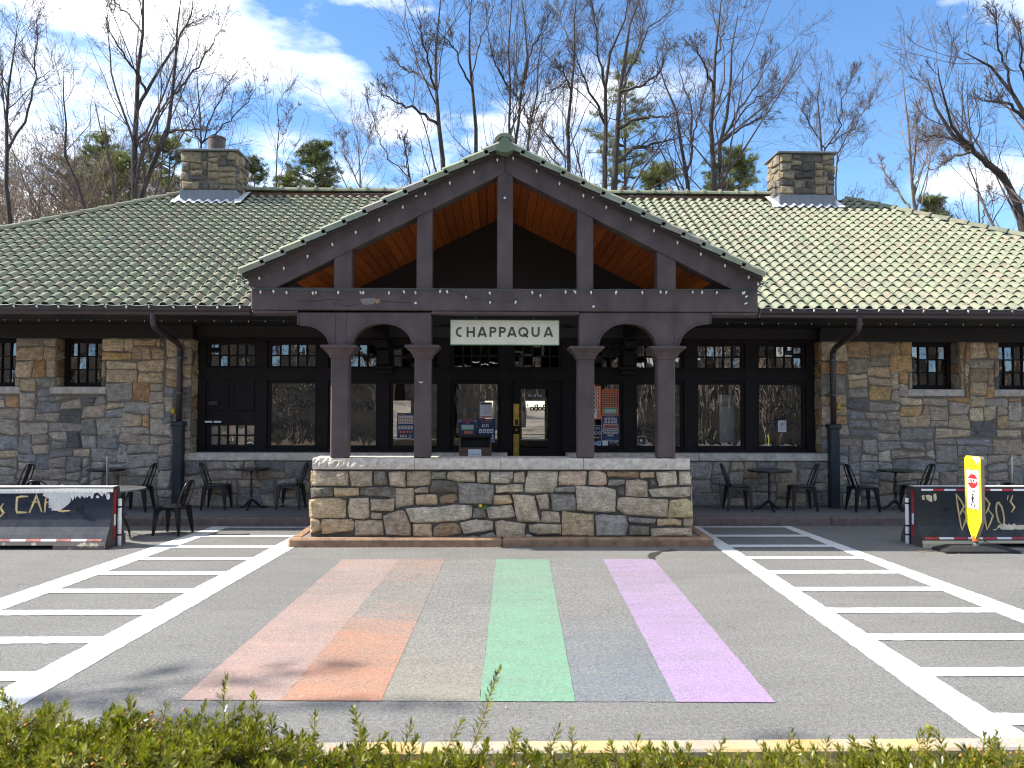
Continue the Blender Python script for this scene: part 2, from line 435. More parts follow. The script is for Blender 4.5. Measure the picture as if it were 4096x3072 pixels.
def glass_mat(name, wav, tint, refl):
    m, n, l, b = new_mat(name)
    n.remove(b)
    out = n['Material Output']
    v = coord(n, l, 'pos', (1.3, 1, 0.4), 13.0)
    f = noise(n, l, v, 6.0, 1, 0.4, 0.6)
    bp = n.new('ShaderNodeBump'); bp.inputs['Strength'].default_value = wav; bp.inputs['Distance'].default_value = 0.02
    l.new(f, bp.inputs['Height'])
    g = n.new('ShaderNodeBsdfGlossy'); g.inputs['Roughness'].default_value = 0.0
    g.inputs['Color'].default_value = (1, 1, 1, 1)
    l.new(bp.outputs[0], g.inputs['Normal'])
    t = n.new('ShaderNodeBsdfTransparent'); t.inputs['Color'].default_value = (*tint, 1)
    fr = n.new('ShaderNodeFresnel'); fr.inputs['IOR'].default_value = 1.5
    mr = n.new('ShaderNodeMath'); mr.operation = 'ADD'; mr.inputs[1].default_value = refl; mr.use_clamp = True
    l.new(fr.outputs[0], mr.inputs[0])
    mx = n.new('ShaderNodeMixShader')
    l.new(mr.outputs[0], mx.inputs[0]); l.new(t.outputs[0], mx.inputs[1]); l.new(g.outputs[0], mx.inputs[2])
    l.new(mx.outputs[0], out.inputs['Surface'])
    return m
M['glass'] = glass_mat('old_wavy_window_glass', 0.11, (0.80, 0.83, 0.81), 0.17)
M['glass_dark'] = glass_mat('small_pane_glass', 0.06, (0.5, 0.52, 0.51), 0.13)
def foliage_mat(name, lo, hi, vscale, trans=0.25, rough=0.5):
    m, n, l, b = new_mat(name)
    v = coord(n, l, 'pos')
    f = noise(n, l, v, vscale, 4, 0.7)
    c = ramp(n, l, f, [(0.3, lo), (0.7, hi)])
    l.new(c, b.inputs['Base Color'])
    b.inputs['Roughness'].default_value = rough
    tr = n.new('ShaderNodeBsdfTranslucent')
    l.new(mixc(n, l, 1.0, c, (1.3, 1.5, 0.5), 'MULTIPLY'), tr.inputs['Color'])
    mx = n.new('ShaderNodeMixShader'); mx.inputs[0].default_value = trans
    l.new(b.outputs[0], mx.inputs[1]); l.new(tr.outputs[0], mx.inputs[2])
    l.new(mx.outputs[0], n['Material Output'].inputs['Surface'])
    return m
M['yew'] = foliage_mat('yew_needles', (0.018, 0.042, 0.006), (0.36, 0.34, 0.03), 30.0, 0.3, 0.32)
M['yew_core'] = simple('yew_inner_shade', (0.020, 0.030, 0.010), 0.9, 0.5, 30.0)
M['yew_stem'] = simple('yew_red_brown_stem', (0.16, 0.075, 0.03), 0.7, 0.3, 30.0)
M['yew_cone'] = simple('yew_orange_buds', (0.50, 0.20, 0.035), 0.7, 0.4, 30.0)
M['pine'] = foliage_mat('pine_needles', (0.07, 0.11, 0.03), (0.26, 0.26, 0.07), 0.9, 0.2, 0.5)
M['pine_dark'] = foliage_mat('dark_pine_needles', (0.05, 0.08, 0.028), (0.18, 0.195, 0.06), 0.9, 0.2, 0.5)
M['grass_blade'] = foliage_mat('short_grass', (0.06, 0.10, 0.015), (0.20, 0.22, 0.05), 5.0, 0.3, 0.6)
M['soil'] = simple('leaf_litter_soil', (0.14, 0.10, 0.065), 0.95, 0.5, 12.0, 0.6, 60)
M['bark_lit'] = simple('pale_facing_bark', (0.30, 0.24, 0.18), 0.95, 0.5, 4.0)
M['bank'] = simple('dark_evergreen_bank', (0.018, 0.015, 0.010), 0.95, 0.6, 0.35, 0.6, 3.0)
M['hill'] = simple('brown_leaf_litter_hill', (0.16, 0.125, 0.095), 0.95, 0.5, 0.8, 0.6, 3.0)
M['litter'] = simple('dry_leaf_crumbs', (0.42, 0.30, 0.13), 0.9, 0.4, 30)

# ------------------------------------------------------------------ mesh helpers
class MB:
    def __init__(s):
        s.v, s.f, s.mi = [], [], []
    def add(s, vs, fs, mi=0):
        o = len(s.v)
        s.v.extend([tuple(p) for p in vs])
        s.f.extend([tuple(i + o for i in f) for f in fs])
        s.mi.extend([mi] * len(fs))
        return s
    def box(s, x0, x1, y0, y1, z0, z1, mi=0):
        vs = [(x, y, z) for z in (z0, z1) for y in (y0, y1) for x in (x0, x1)]
        return s.add(vs, [(0, 2, 3, 1), (4, 5, 7, 6), (0, 1, 5, 4), (2, 6, 7, 3), (0, 4, 6, 2), (1, 3, 7, 5)], mi)
    def bbox(s, x0, x1, y0, y1, z0, z1, b=0.01, mi=0):
        """box with chamfered edges"""
        bm = bmesh.new()
        bmesh.ops.create_cube(bm, size=1)
        for v in bm.verts:
            v.co = Vector((x0 + (v.co.x + .5) * (x1 - x0), y0 + (v.co.y + .5) * (y1 - y0), z0 + (v.co.z + .5) * (z1 - z0)))
        bmesh.ops.bevel(bm, geom=list(bm.edges), offset=b, segments=1, affect='EDGES')
        bm.verts.index_update()
        s.add([v.co[:] for v in bm.verts], [[v.index for v in f.verts] for f in bm.faces], mi)
        bm.free(); return s
    def poly(s, pts, mi=0):
        """flat polygon, may be concave"""
        tr = tessellate_polygon([[Vector(p) for p in pts]])
        return s.add(pts, tr, mi)
    def prism(s, pts, vec, mi=0):
        """polygon pts (3d, may be concave) swept along vec"""
        n = len(pts); vec = Vector(vec)
        pts = [Vector(p) for p in pts]
        tr = tessellate_polygon([pts])
        nrm = Vector((0, 0, 0))
        for i in range(n):
            nrm += pts[i].cross(pts[(i + 1) % n])
        flip = nrm.dot(vec) > 0
        fs = []
        for t in tr:
            a, b, c = t
            tn = (pts[b] - pts[a]).cross(pts[c] - pts[a])
            if tn.dot(vec) > 0: a, b, c = c, b, a
            fs.append((a, b, c)); fs.append((c + n, b + n, a + n))
        for i in range(n):
            j = (i + 1) % n
            fs.append((i, j, j + n, i + n) if flip is False else (j, i, i + n, j + n))
        return s.add(pts + [p + vec for p in pts], fs, mi)
    def tube(s, pts, r, n=6, mi=0, cap=True):
        pts = [Vector(p) for p in pts]
        rs = r if hasattr(r, '__len__') else [r] * len(pts)
        o = []; ref = None
        for i, p in enumerate(pts):
            t = (pts[min(i + 1, len(pts) - 1)] - pts[max(i - 1, 0)]).normalized()
            if ref is None:
                ref = t.orthogonal().normalized()
            ref = (ref - t * ref.dot(t)).normalized()
            b = t.cross(ref)
            for k in range(n):
                a = 2 * math.pi * k / n
                o.append(p + (ref * math.cos(a) + b * math.sin(a)) * rs[i])
        fs = []
        for i in range(len(pts) - 1):
            for k in range(n):
                k2 = (k + 1) % n
                fs.append((i * n + k, i * n + k2, (i + 1) * n + k2, (i + 1) * n + k))
        if cap:
            fs.append(tuple(range(n))[::-1]); fs.append(tuple((len(pts) - 1) * n + k for k in range(n)))
        return s.add(o, fs, mi)
    def lathe(s, prof, n=16, c=(0, 0, 0), mi=0, axis='z'):
        """prof: (radius, height) list"""
        o = []
        for r, h in prof:
            for k in range(n):
                a = 2 * math.pi * k / n
                if axis == 'z': o.append((c[0] + r * math.cos(a), c[1] + r * math.sin(a), c[2] + h))
                else: o.append((c[0] + r * math.cos(a), c[1] + h, c[2] + r * math.sin(a)))
        fs = []
        for i in range(len(prof) - 1):
            for k in range(n):
                k2 = (k + 1) % n
                q = (i * n + k, i * n + k2, (i + 1) * n + k2, (i + 1) * n + k)
                fs.append(q if axis == 'z' else q[::-1])
        b = tuple(range(n))[::-1]; t = tuple((len(prof) - 1) * n + k for k in range(n))
        fs += [b, t] if axis == 'z' else [b[::-1], t[::-1]]
        return s.add(o, fs, mi)
    def build(s, name, mats, parent=None, smooth=False, color=None, bevel=0.0):
        me = bpy.data.meshes.new(name)
        me.from_pydata(s.v, [], s.f)
        for m in (mats if isinstance(mats, (list, tuple)) else [mats]):
            me.materials.append(m)
        if any(s.mi): me.polygons.foreach_set('material_index', s.mi)
        if smooth: me.polygons.foreach_set('use_smooth', [True] * len(me.polygons))
        me.update()
        return link(name, me, parent, color)
def root_loc(o):
    while o.parent: o = o.parent
    return o.location.copy()
def link(name, me, parent=None, color=None, matrix=None):
    o = bpy.data.objects.new(name, me)
    COL.objects.link(o)
    if parent is not None:
        o.parent = parent
        if parent.parent is None:
            o.matrix_parent_inverse = Matrix.Translation(-parent.location)
    if matrix is not None: o.matrix_basis = matrix
    if color is not None: o.color = (*color, 1)
    return o
def thing(name, label, cat, loc, group=None, rotz=0.0):
    o = bpy.data.objects.new(name, None)
    COL.objects.link(o)
    o.location = loc; o.rotation_euler = (0, 0, rotz)
    o.empty_display_size = 0.2
    o['label'] = label; o['category'] = cat
    if group: o['group'] = group
    return o
def tag(o, label=None, cat=None, group=None, kind=None):
    if label: o['label'] = label
    if cat: o['category'] = cat
    if group: o['group'] = group
    if kind: o['kind'] = kind
    return o
def np_mesh(name, v, f, mat, attr=None, smooth=False):
    """numpy verts (N,3) and faces (M,3|4) to a mesh"""
    me = bpy.data.meshes.new(name)
    k = f.shape[1]
    me.vertices.add(len(v)); me.vertices.foreach_set('co', np.ascontiguousarray(v, dtype=np.float32).ravel())
    me.loops.add(f.size); me.loops.foreach_set('vertex_index', np.ascontiguousarray(f, dtype=np.int32).ravel())
    me.polygons.add(len(f)); me.polygons.foreach_set('loop_start', np.arange(0, f.size, k, dtype=np.int32))
    if smooth: me.polygons.foreach_set('use_smooth', np.ones(len(f), dtype=bool))
    me.materials.append(mat)
    if attr is not None:
        a = me.color_attributes.new('Col', 'FLOAT_COLOR', 'POINT')
        a.data.foreach_set('color', np.ascontiguousarray(attr, dtype=np.float32).ravel())
    me.update(); me.validate()
    return me

# ------------------------------------------------------------------ ground, paving, markings
def struct(o): o['kind'] = 'structure'; return o
mb = MB()
mb.add([(-400, -300, 0), (400, -300, 0), (400, 700, 0), (-400, 700, 0)], [(0, 1, 2, 3)])
asphalt = struct(mb.build('asphalt_road', M['asphalt']))
Y_KERB, Y_WALL, Y_EAVE = 13.35, 14.78, 13.2
WALK_Z = 0.14
XI0, XI1 = at_z(1165, 2180, 0).x, at_z(2846, 2180, 0).x      # island left / right
Y_ISL = 11.33
mb = MB(); mb.box(-16, 16, Y_KERB + 0.16, 25, -0.05, WALK_Z)
struct(mb.build('pavement', M['walk']))
kr = MB()
def kerb_blocks(x0, x1, y0, y1, z0, z1, step, mat, name, b=0.02):
    """a row of kerb stones; the row is one piece of the setting, each stone its own block"""
    n = max(1, int(round((x1 - x0) / step)))
    k = MB()
    for i in range(n):
        a, c = x0 + (x1 - x0) * i / n, x0 + (x1 - x0) * (i + 1) / n
        k.bbox(a + 0.003, c - 0.003, y0, y1, z0, z1, b)
    return struct(k.build(name, mat))
kerb_blocks(-16, XI0, Y_KERB, Y_KERB + 0.16, -0.05, WALK_Z + 0.004, 2.4, M['kerb2'], 'pavement_kerb')
kerb_blocks(XI1, 16, Y_KERB, Y_KERB + 0.16, -0.05, WALK_Z + 0.004, 2.4, M['kerb2'], 'pavement_kerb')
kerb_blocks(XI0, XI1, Y_ISL, Y_ISL + 0.17, -0.05, 0.128, 3.0, M['kerb'], 'island_kerb', 0.028)
mb = MB()
mb.bbox(XI0, XI0 + 0.17, Y_ISL + 0.172, Y_KERB + 0.1, -0.05, 0.127, 0.025)
mb.bbox(XI1 - 0.17, XI1, Y_ISL + 0.172, Y_KERB + 0.1, -0.05, 0.127, 0.025)
struct(mb.build('island_kerb', M['kerb']))
mb = MB(); mb.box(XI0 + 0.172, XI1 - 0.172, Y_ISL + 0.172, Y_KERB + 0.158, -0.05, 0.118)
struct(mb.build('island_paving', M['walk']))

def ground_quad(pts_px, mat, name, z, label=None, jag=0.0, seed=0):
    P = [at_z(x, y, z) for x, y in pts_px]
    mb = MB(); mb.poly(P)
    return mb.build(name, mat)
S = 4096 / 2212.0
far_x = [740, 862, 962, 1072, 1186, 1303, 1412]
near_x = [387, 608, 823, 1036, 1243, 1462, 1675]
stripe_info = [('paint_pink', 'faded pink'), ('paint_orange', 'worn orange'), ('paint_yellow', 'almost worn-away yellow'), ('paint_green', 'green'), ('paint_blue', 'almost worn-away blue grey'), ('paint_purple', 'lilac purple')]
def rough_strip(P, mat, name, parent=None, seg=0.12, amp=0.008, seed=1):
    seg, amp = seg * .45, amp * .75
    """painted area with slightly uneven edges: P is a quad a,b,c,d of points"""
    rng = random.Random(seed)
    out = []
    for i in range(4):
        a, b = Vector(P[i]), Vector(P[(i + 1) % 4])
        n = max(2, int((b - a).length / seg))
        d = (b - a).normalized(); s = Vector((-d.y, d.x, 0))
        for k in range(n):
            out.append(a + (b - a) * (k / n) + s * rng.uniform(-amp, amp) * (0 if k == 0 else 1))
    mb = MB(); mb.poly(out)
    return mb.build(name, mat, parent)
stripes = thing('rainbow_road_marking', 'six faded coloured stripes painted side by side on the road in front of the stone wall', 'road marking', at_z(2010, 2550, 0))
for i, (mn, nm) in enumerate(stripe_info):
    yf0 = yf1 = 1208
    zs_ = 0.004 if i % 2 == 0 else 0.006
    P = [at_z(near_x[i] * S, (1512 + i * 0.8) * S, zs_), at_z(near_x[i + 1] * S, (1512 + i * 0.8 + .8) * S, zs_), at_z(far_x[i + 1] * S, 1208 * S, zs_), at_z(far_x[i] * S, 1208 * S, zs_)]
    o = rough_strip(P, M[mn], 'stripe', stripes, seed=i, amp=0.004)
    o['label'] = nm + ' stripe'

def line_pts(p, q):
    return at_z(*p, 0), at_z(*q, 0)
def crosswalk(inner, outer, label, xsign):
    # inner / outer: ((near edge a, b), (far edge c, d)) photo points of the two edge lines
    t = thing('crosswalk', label, 'crosswalk', (0, 0, 0))
    def edge_at(pp, Y):
        a, b = pp
        return a.x + (b.x - a.x) * (Y - a.y) / (b.y - a.y)
    iL, iR = line_pts(*inner[0]), line_pts(*inner[1])
    oL, oR = line_pts(*outer[0]), line_pts(*outer[1])
    z = 0.004
    y0, y1 = 4.52, 13.3
    for e0, e1, nm, sd in ((iL, iR, 'edge_line', 3), (oL, oR, 'edge_line', 5)):
        P = [(edge_at(e0, y0), y0, z), (edge_at(e1, y0), y0, z), (edge_at(e1, y1), y1, z), (edge_at(e0, y1), y1, z)]
        rough_strip(P, M['paint_white'], nm, t, 0.1, 0.01, sd)
    k = 0
    for i in range(10):
        Y = 13.20 - 0.905 * i * (1 if i else 1)
        h = 0.098 if i else 0.06
        a0, a1 = edge_at(iL, Y), edge_at(oR, Y)
        # bars butt against the inner faces of the two edge lines
        if xsign < 0: xa, xb = edge_at(oR, Y) - 0.02, edge_at(iL, Y) + 0.02
        else: xa, xb = edge_at(iR, Y) - 0.02, edge_at(oL, Y) + 0.02
        P = [(xa, Y - h, z + 0.002), (xb, Y - h, z + 0.002), (xb, Y + h, z + 0.002), (xa, Y + h, z + 0.002)]
        rough_strip(P, M['paint_white'], 'hatch_bar', t, 0.12, 0.008, 20 + i)
    t.location = ((edge_at(iL, 9) + edge_at(oL, 9)) / 2, 9, 0)
    for c in t.children: c.matrix_parent_inverse = Matrix.Translation(-t.location)
    return t
crosswalk((((934, 2271), (229, 2643)), ((1058, 2259), (356, 2667))), (((435, 2247), (0, 2394)), ((658, 2203), (144, 2391))), 'white hatched crosswalk running to the pavement left of the stone porch wall', -1)
crosswalk((((2861, 2185), (3911, 2948)), ((3444, 2519), (3949, 2841))), (((3460, 2240), (4096, 2496)), ((3490, 2224), (4096, 2443))), 'white hatched crosswalk running to the pavement right of the stone porch wall', 1)
# stain / tar trail near the island
mb = MB()
trail = [(2612, 2238), (2604, 2226), (2618, 2214), (2640, 2206), (2668, 2203), (2700, 2199)]
tp = [at_z(x, y, 0.004) for x, y in trail]
L = []; Rr = []
for i, p in enumerate(tp):
    d = (tp[min(i + 1, 5)] - tp[max(i - 1, 0)]).normalized(); s = Vector((-d.y, d.x, 0)) * (0.03 + 0.02 * ((i * 7) % 3))
    L.append(p + s); Rr.append(p - s)
mb.poly(L + Rr[::-1])
struct(mb.build('damp_stain', simple('damp_asphalt_stain', (0.035, 0.033, 0.03), 0.7, 0.4, 20)))

# near kerb, verge
Y_NK = 4.48
kx0, kx1 = -6.0, 3.35
kk = MB()
n = 5
for i in range(n):
    a, c = kx0 + (kx1 - kx0) * i / n, kx0 + (kx1 - kx0) * (i + 1) / n
    kk.bbox(a + 0.002, c - 0.002, Y_NK - 0.14, Y_NK, -0.05, 0.13, 0.012)
# the kerb turns away at its right end
arc = [(kx1 + 0.9 * math.sin(t), Y_NK - 0.9 + 0.9 * math.cos(t)) for t in np.linspace(0, math.pi / 2, 7)]
arc2 = [(kx1 + 0.76 * math.sin(t), Y_NK - 0.9 + 0.76 * math.cos(t)) for t in np.linspace(0, math.pi / 2, 7)]
kk.prism([(x, y, -0.05) for x, y in arc + arc2[::-1]], (0, 0, 0.18))
kk.box(kx1 + 0.76, kx1 + 0.9, -6, Y_NK - 0.902, -0.05, 0.13)
struct(kk.build('yellow_kerb', M['kerb_yellow']))
mb = MB(); mb.box(-60, kx1 + 0.7, -60, Y_NK - 0.142, -0.05, 0.075)
struct(mb.build('verge_soil', M['soil']))
rng = np.random.default_rng(5)
NB = 26000
gx = rng.uniform(-2.7, 3.9, NB); gy = rng.uniform(3.15, Y_NK - 0.15, NB)
keep = (gx < kx1 + 0.7)
gx, gy = gx[keep], gy[keep]; NB = len(gx)
h = rng.uniform(0.02, 0.07, NB); a = rng.uniform(0, 6.28, NB); ln = rng.uniform(0, 0.04, NB); w = rng.uniform(0.002, 0.004, NB)
b0 = np.stack([gx - w * np.cos(a), gy - w * np.sin(a), np.full(NB, 0.07)], 1)
b1 = np.stack([gx + w * np.cos(a), gy + w * np.sin(a), np.full(NB, 0.07)], 1)
b2 = np.stack([gx + ln * np.sin(a), gy - ln * np.cos(a), 0.075 + h], 1)
gv = np.stack([b0, b1, b2], 1).reshape(-1, 3)
gf = np.arange(NB * 3).reshape(-1, 3)
go = link('grass', np_mesh('grass', gv, gf, M['grass_blade']))
tag(go, 'short green and straw grass along the near side of the yellow kerb', 'grass', kind='stuff')
# crumbs of leaf litter along the island kerb and the barriers
lv = []; lf = []
lr = random.Random(8)
def crumb(x, y, s, z=0.003):
    a = lr.uniform(0, 6.3); o = len(lv)
    for k in range(4):
        lv.append((x + s * math.cos(a + k * 1.57) * (1 if k % 2 else .5), y + s * math.sin(a + k * 1.57) * (1 if k % 2 else .5), z + 0.004 * (k % 2) + 0.003))
    lf.append((o, o + 1, o + 2, o + 3))
for i in range(240):
    crumb(lr.uniform(XI0 - 0.1, XI1 + .1), Y_ISL - abs(lr.gauss(0, 0.05)) - 0.01, lr.uniform(0.006, 0.02))
for i in range(120):
    crumb(lr.gauss(6.2, 0.3), lr.gauss(10.95, 0.1), lr.uniform(0.006, 0.022))
for i in range(60):
    crumb(lr.uniform(-6, 6.5), lr.uniform(5.2, 11), lr.uniform(0.005, 0.016))
tag(link('leaf_litter', np_mesh('leaf_litter', np.array(lv), np.array(lf), M['litter'])), 'crumbs of dry leaf litter lying along the kerb and on the asphalt', 'litter', kind='stuff')

# ------------------------------------------------------------------ the station building
ST = thing('station_building', 'low stone railway station with green tiled hipped roof and dark gabled timber porch', 'building', (0, Y_WALL, 0))
SLOPE = 0.57
ZE = ZY(1218, Y_EAVE)                       # eave height
YR = Y_EAVE + 6.22
ZR = ZE + 6.22 * SLOPE
XRL, XRR = XY(735, YR, 775), XY(3385, YR, 790)      # ridge ends
XEL, XER = XRL - 6.22, XRR + 6.22
Z_TOP = ZY(1360, Y_WALL)
Z_SOF = ZY(1263, Y_EAVE - 0.05)

# stones ------------------------------------------------------------
def smooth_poly(p, rng, seg=0.09, jit=0.006, rnd=0.2):
    """corner-cut and roughened outline"""
    n = len(p); out = []
    for i in range(n):
        a, b, c = p[i - 1], p[i], p[(i + 1) % n]
        la = math.hypot(a[0] - b[0], a[1] - b[1]); lc = math.hypot(c[0] - b[0], c[1] - b[1])
        k = rnd * rng.uniform(0.5, 1.3)
        ca = min(k * 0.12, la * 0.25); cc = min(k * 0.12, lc * 0.25)
        q0 = (b[0] + (a[0] - b[0]) / la * ca, b[1] + (a[1] - b[1]) / la * ca)
        q1 = (b[0] + (c[0] - b[0]) / lc * cc, b[1] + (c[1] - b[1]) / lc * cc)
        out.append(q0); out.append(q1)
        nn = int((lc - 2 * cc) / 0.16)
        for j in range(1, nn + 1):
            t = j / (nn + 1)
            d2 = (c[0] + (b[0] - c[0]) / lc * min(k * .12, lc * .25), c[1] + (b[1] - c[1]) / lc * min(k * .12, lc * .25))
            out.append((q1[0] + (d2[0] - q1[0]) * t, q1[1] + (d2[1] - q1[1]) * t))
    return [(x + rng.uniform(-jit, jit), z + rng.uniform(-jit, jit)) for x, z in out]
def stone_mesh(mb, poly, frame, rng, proud=0.035, back=-0.03):
    """poly: (u,v) outline; frame(u,v,w) -> 3d with w out of the wall"""
    n = len(poly)
    cx = sum(p[0] for p in poly) / n; cy = sum(p[1] for p in poly) / n
    size = min(max(p[0] for p in poly) - min(p[0] for p in poly), max(p[1] for p in poly) - min(p[1] for p in poly))
    k = max(0.55, 1 - 0.05 / max(size, 0.06))
    tx, ty = rng.uniform(-.12, .12), rng.uniform(-.12, .12)
    pr = proud * rng.uniform(0.6, 1.25)
    V = []
    for x, y in poly: V.append(frame(x, y, back))
    for x, y in poly: V.append(frame(x, y, pr * 0.35))
    for x, y in poly:
        u, v = cx + (x - cx) * k, cy + (y - cy) * k
        V.append(frame(u, v, pr + tx * (u - cx) * .5 + ty * (v - cy) * .5 + rng.uniform(-.006, .006)))
    V.append(frame(cx + rng.uniform(-.1, .1) * size, cy + rng.uniform(-.1, .1) * size, pr * rng.uniform(1.0, 1.35)))
    F = []
    for i in range(n):
        j = (i + 1) % n
        F.append((i, j, n + j, n + i)); F.append((n + i, n + j, 2 * n + j, 2 * n + i)); F.append((2 * n + i, 2 * n + j, 3 * n))
    mb.add(V, F)
def pack(u0, u1, v0, v1, cell, holes, rng, wr=(3, 7), hr=None):
    """rubble packing: list of (u0,v0,u1,v1) on a jittered grid"""
    nu, nv = max(1, int(round((u1 - u0) / cell))), max(1, int(round((v1 - v0) / cell)))
    cu, cv = (u1 - u0) / nu, (v1 - v0) / nv
    g = np.zeros((nu, nv), bool)
    for (a, b, c, d) in holes:
        for i in range(nu):
            for j in range(nv):
                x, y = u0 + (i + .5) * cu, v0 + (j + .5) * cv
                if a < x < c and b < y < d: g[i, j] = True
    res = []
    for j in range(nv):
        i = 0
        while i < nu:
            if g[i, j]: i += 1; continue
            H = rng.choice([2, 2, 3, 3, 4]) if hr is None else rng.randint(*hr)
            W = rng.randint(*wr)
            if H >= 4: W = max(3, W - 1)
            if H <= 2: W += 1
            w = 0
            while w < W and i + w < nu and not g[i + w, j]: w += 1
            # avoid leaving a sliver
            k = 0
            while i + w + k < nu and not g[i + w + k, j]: k += 1
            if 0 < k < 2: w += k
            hgt = 1
            while hgt < H and j + hgt < nv and not g[i:i + w, j + hgt].any(): hgt += 1
            if nv - (j + hgt) == 1 and not g[i:i + w, j + hgt].any(): hgt += 1
            g[i:i + w, j:j + hgt] = True
            res.append((i, j, i + w, j + hgt))
            i += w
    return res, cu, cv
PAL = {
 'tan': [(0.46, 0.36, 0.25), (0.42, 0.33, 0.24), (0.50, 0.40, 0.29), (0.40, 0.29, 0.19), (0.48, 0.33, 0.17), (0.36, 0.29, 0.22), (0.52, 0.44, 0.33), (0.33, 0.29, 0.25), (0.44, 0.27, 0.15)],
 'mix': [(0.38, 0.33, 0.27), (0.44, 0.40, 0.35), (0.33, 0.30, 0.28), (0.40, 0.33, 0.28), (0.27, 0.26, 0.25), (0.36, 0.35, 0.34), (0.46, 0.38, 0.29), (0.14, 0.14, 0.145), (0.42, 0.36, 0.32), (0.26, 0.26, 0.28)],
 'grey': [(0.28, 0.27, 0.26), (0.34, 0.32, 0.30), (0.22, 0.22, 0.23), (0.30, 0.26, 0.23), (0.23, 0.23, 0.235), (0.36, 0.34, 0.31), (0.29, 0.28, 0.28), (0.40, 0.36, 0.32), (0.32, 0.27, 0.22)],
 'dark': [(0.16, 0.15, 0.14), (0.22, 0.20, 0.17), (0.30, 0.26, 0.19), (0.12, 0.12, 0.12), (0.26, 0.24, 0.21), (0.34, 0.29, 0.21)],
}
def rubble(parent, name, u0, u1, v0, v1, cell, holes, frame, seed, pal, mortar=0.011, vis=None, wr=(3, 7), proud=0.03, hr=None, bright=1.0):
    """stones of one wall face: every stone an object; stones outside the picture joined as stuff"""
    rng = random.Random(seed)
    st, cu, cv = pack(u0, u1, v0, v1, cell, holes, rng, wr, hr)
    jit = {}
    def gp(i, j):
        if (i, j) not in jit:
            x, y = u0 + i * cu, v0 + j * cv
            dx, dy = rng.uniform(-.46, .46) * cu, rng.uniform(-.46, .46) * cv
            edge = lambda q, e: abs(q - e) < 1e-6
            if edge(x, u0) or edge(x, u1): dx = 0
            if edge(y, v0) or edge(y, v1): dy = 0
            for (a, b, c, d) in holes:
                if a - cu < x < c + cu and b - cv < y < d + cv: dx *= .3; dy *= .3
            jit[(i, j)] = (x + dx, y + dy)
        return jit[(i, j)]
    rest = MB()
    for (i0, j0, i1, j1) in st:
        m = mortar
        c = [gp(i0, j0), gp(i1, j0), gp(i1, j1), gp(i0, j1)]
        # a fifth corner now and then, on the long side
        cx = sum(p[0] for p in c) / 4; cy = sum(p[1] for p in c) / 4
        q = []
        for (x, y) in c:
            q.append((x + (m if x < cx else -m), y + (m if y < cy else -m)))
        if i1 - i0 >= 4 and rng.random() < .6:
            t = rng.uniform(.3, .7)
            q.insert(3, (q[2][0] + (q[3][0] - q[2][0]) * t, q[2][1] + (q[3][1] - q[2][1]) * t + rng.uniform(-.03, .012)))
        poly = smooth_poly(q, rng)
        P = pal((cx - u0) / (u1 - u0), (cy - v0) / (v1 - v0), rng)
        k = rng.uniform(.88, 1.15) * bright
        col = tuple(min(.62, x * k) for x in P)
        p3 = Vector(frame(cx, cy, 0))
        inside = True
        if vis: inside = vis(p3)
        if inside:
            sm = MB(); stone_mesh(sm, poly, frame, rng, proud)
            sm.build('stone', STONE, parent, color=col)
        else:
            stone_mesh(rest, poly, frame, rng, proud)
    if rest.v:
        o = rest.build('stones_out_of_view', STONE, parent, color=(0.34, 0.30, 0.25))
        o['kind'] = 'stuff'
def in_frame(p, m=60):
    d = p - CAM; z = d.dot(FWD)
    if z < .1: return False
    x = 2048 + FPX * d.dot(RGT) / z; y = 1536 - FPX * d.dot(UPV) / z
    return -m < x < 4096 + m and -m < y < 3072 + m
front_frame = lambda Yf: (lambda u, v, w: (u, Yf - w, v))
def wing_pal(u, v, rng):
    if v > 0.76: return rng.choice(PAL['tan'])
    if v > 0.5: return rng.choice(PAL['tan'] + PAL['mix'] * 2)
    if v > 0.28: return rng.choice(PAL['mix'] + PAL['grey'])
    return rng.choice(PAL['grey'])
def low_pal(u, v, rng): return rng.choice(PAL['grey'] + PAL['mix'][:4])

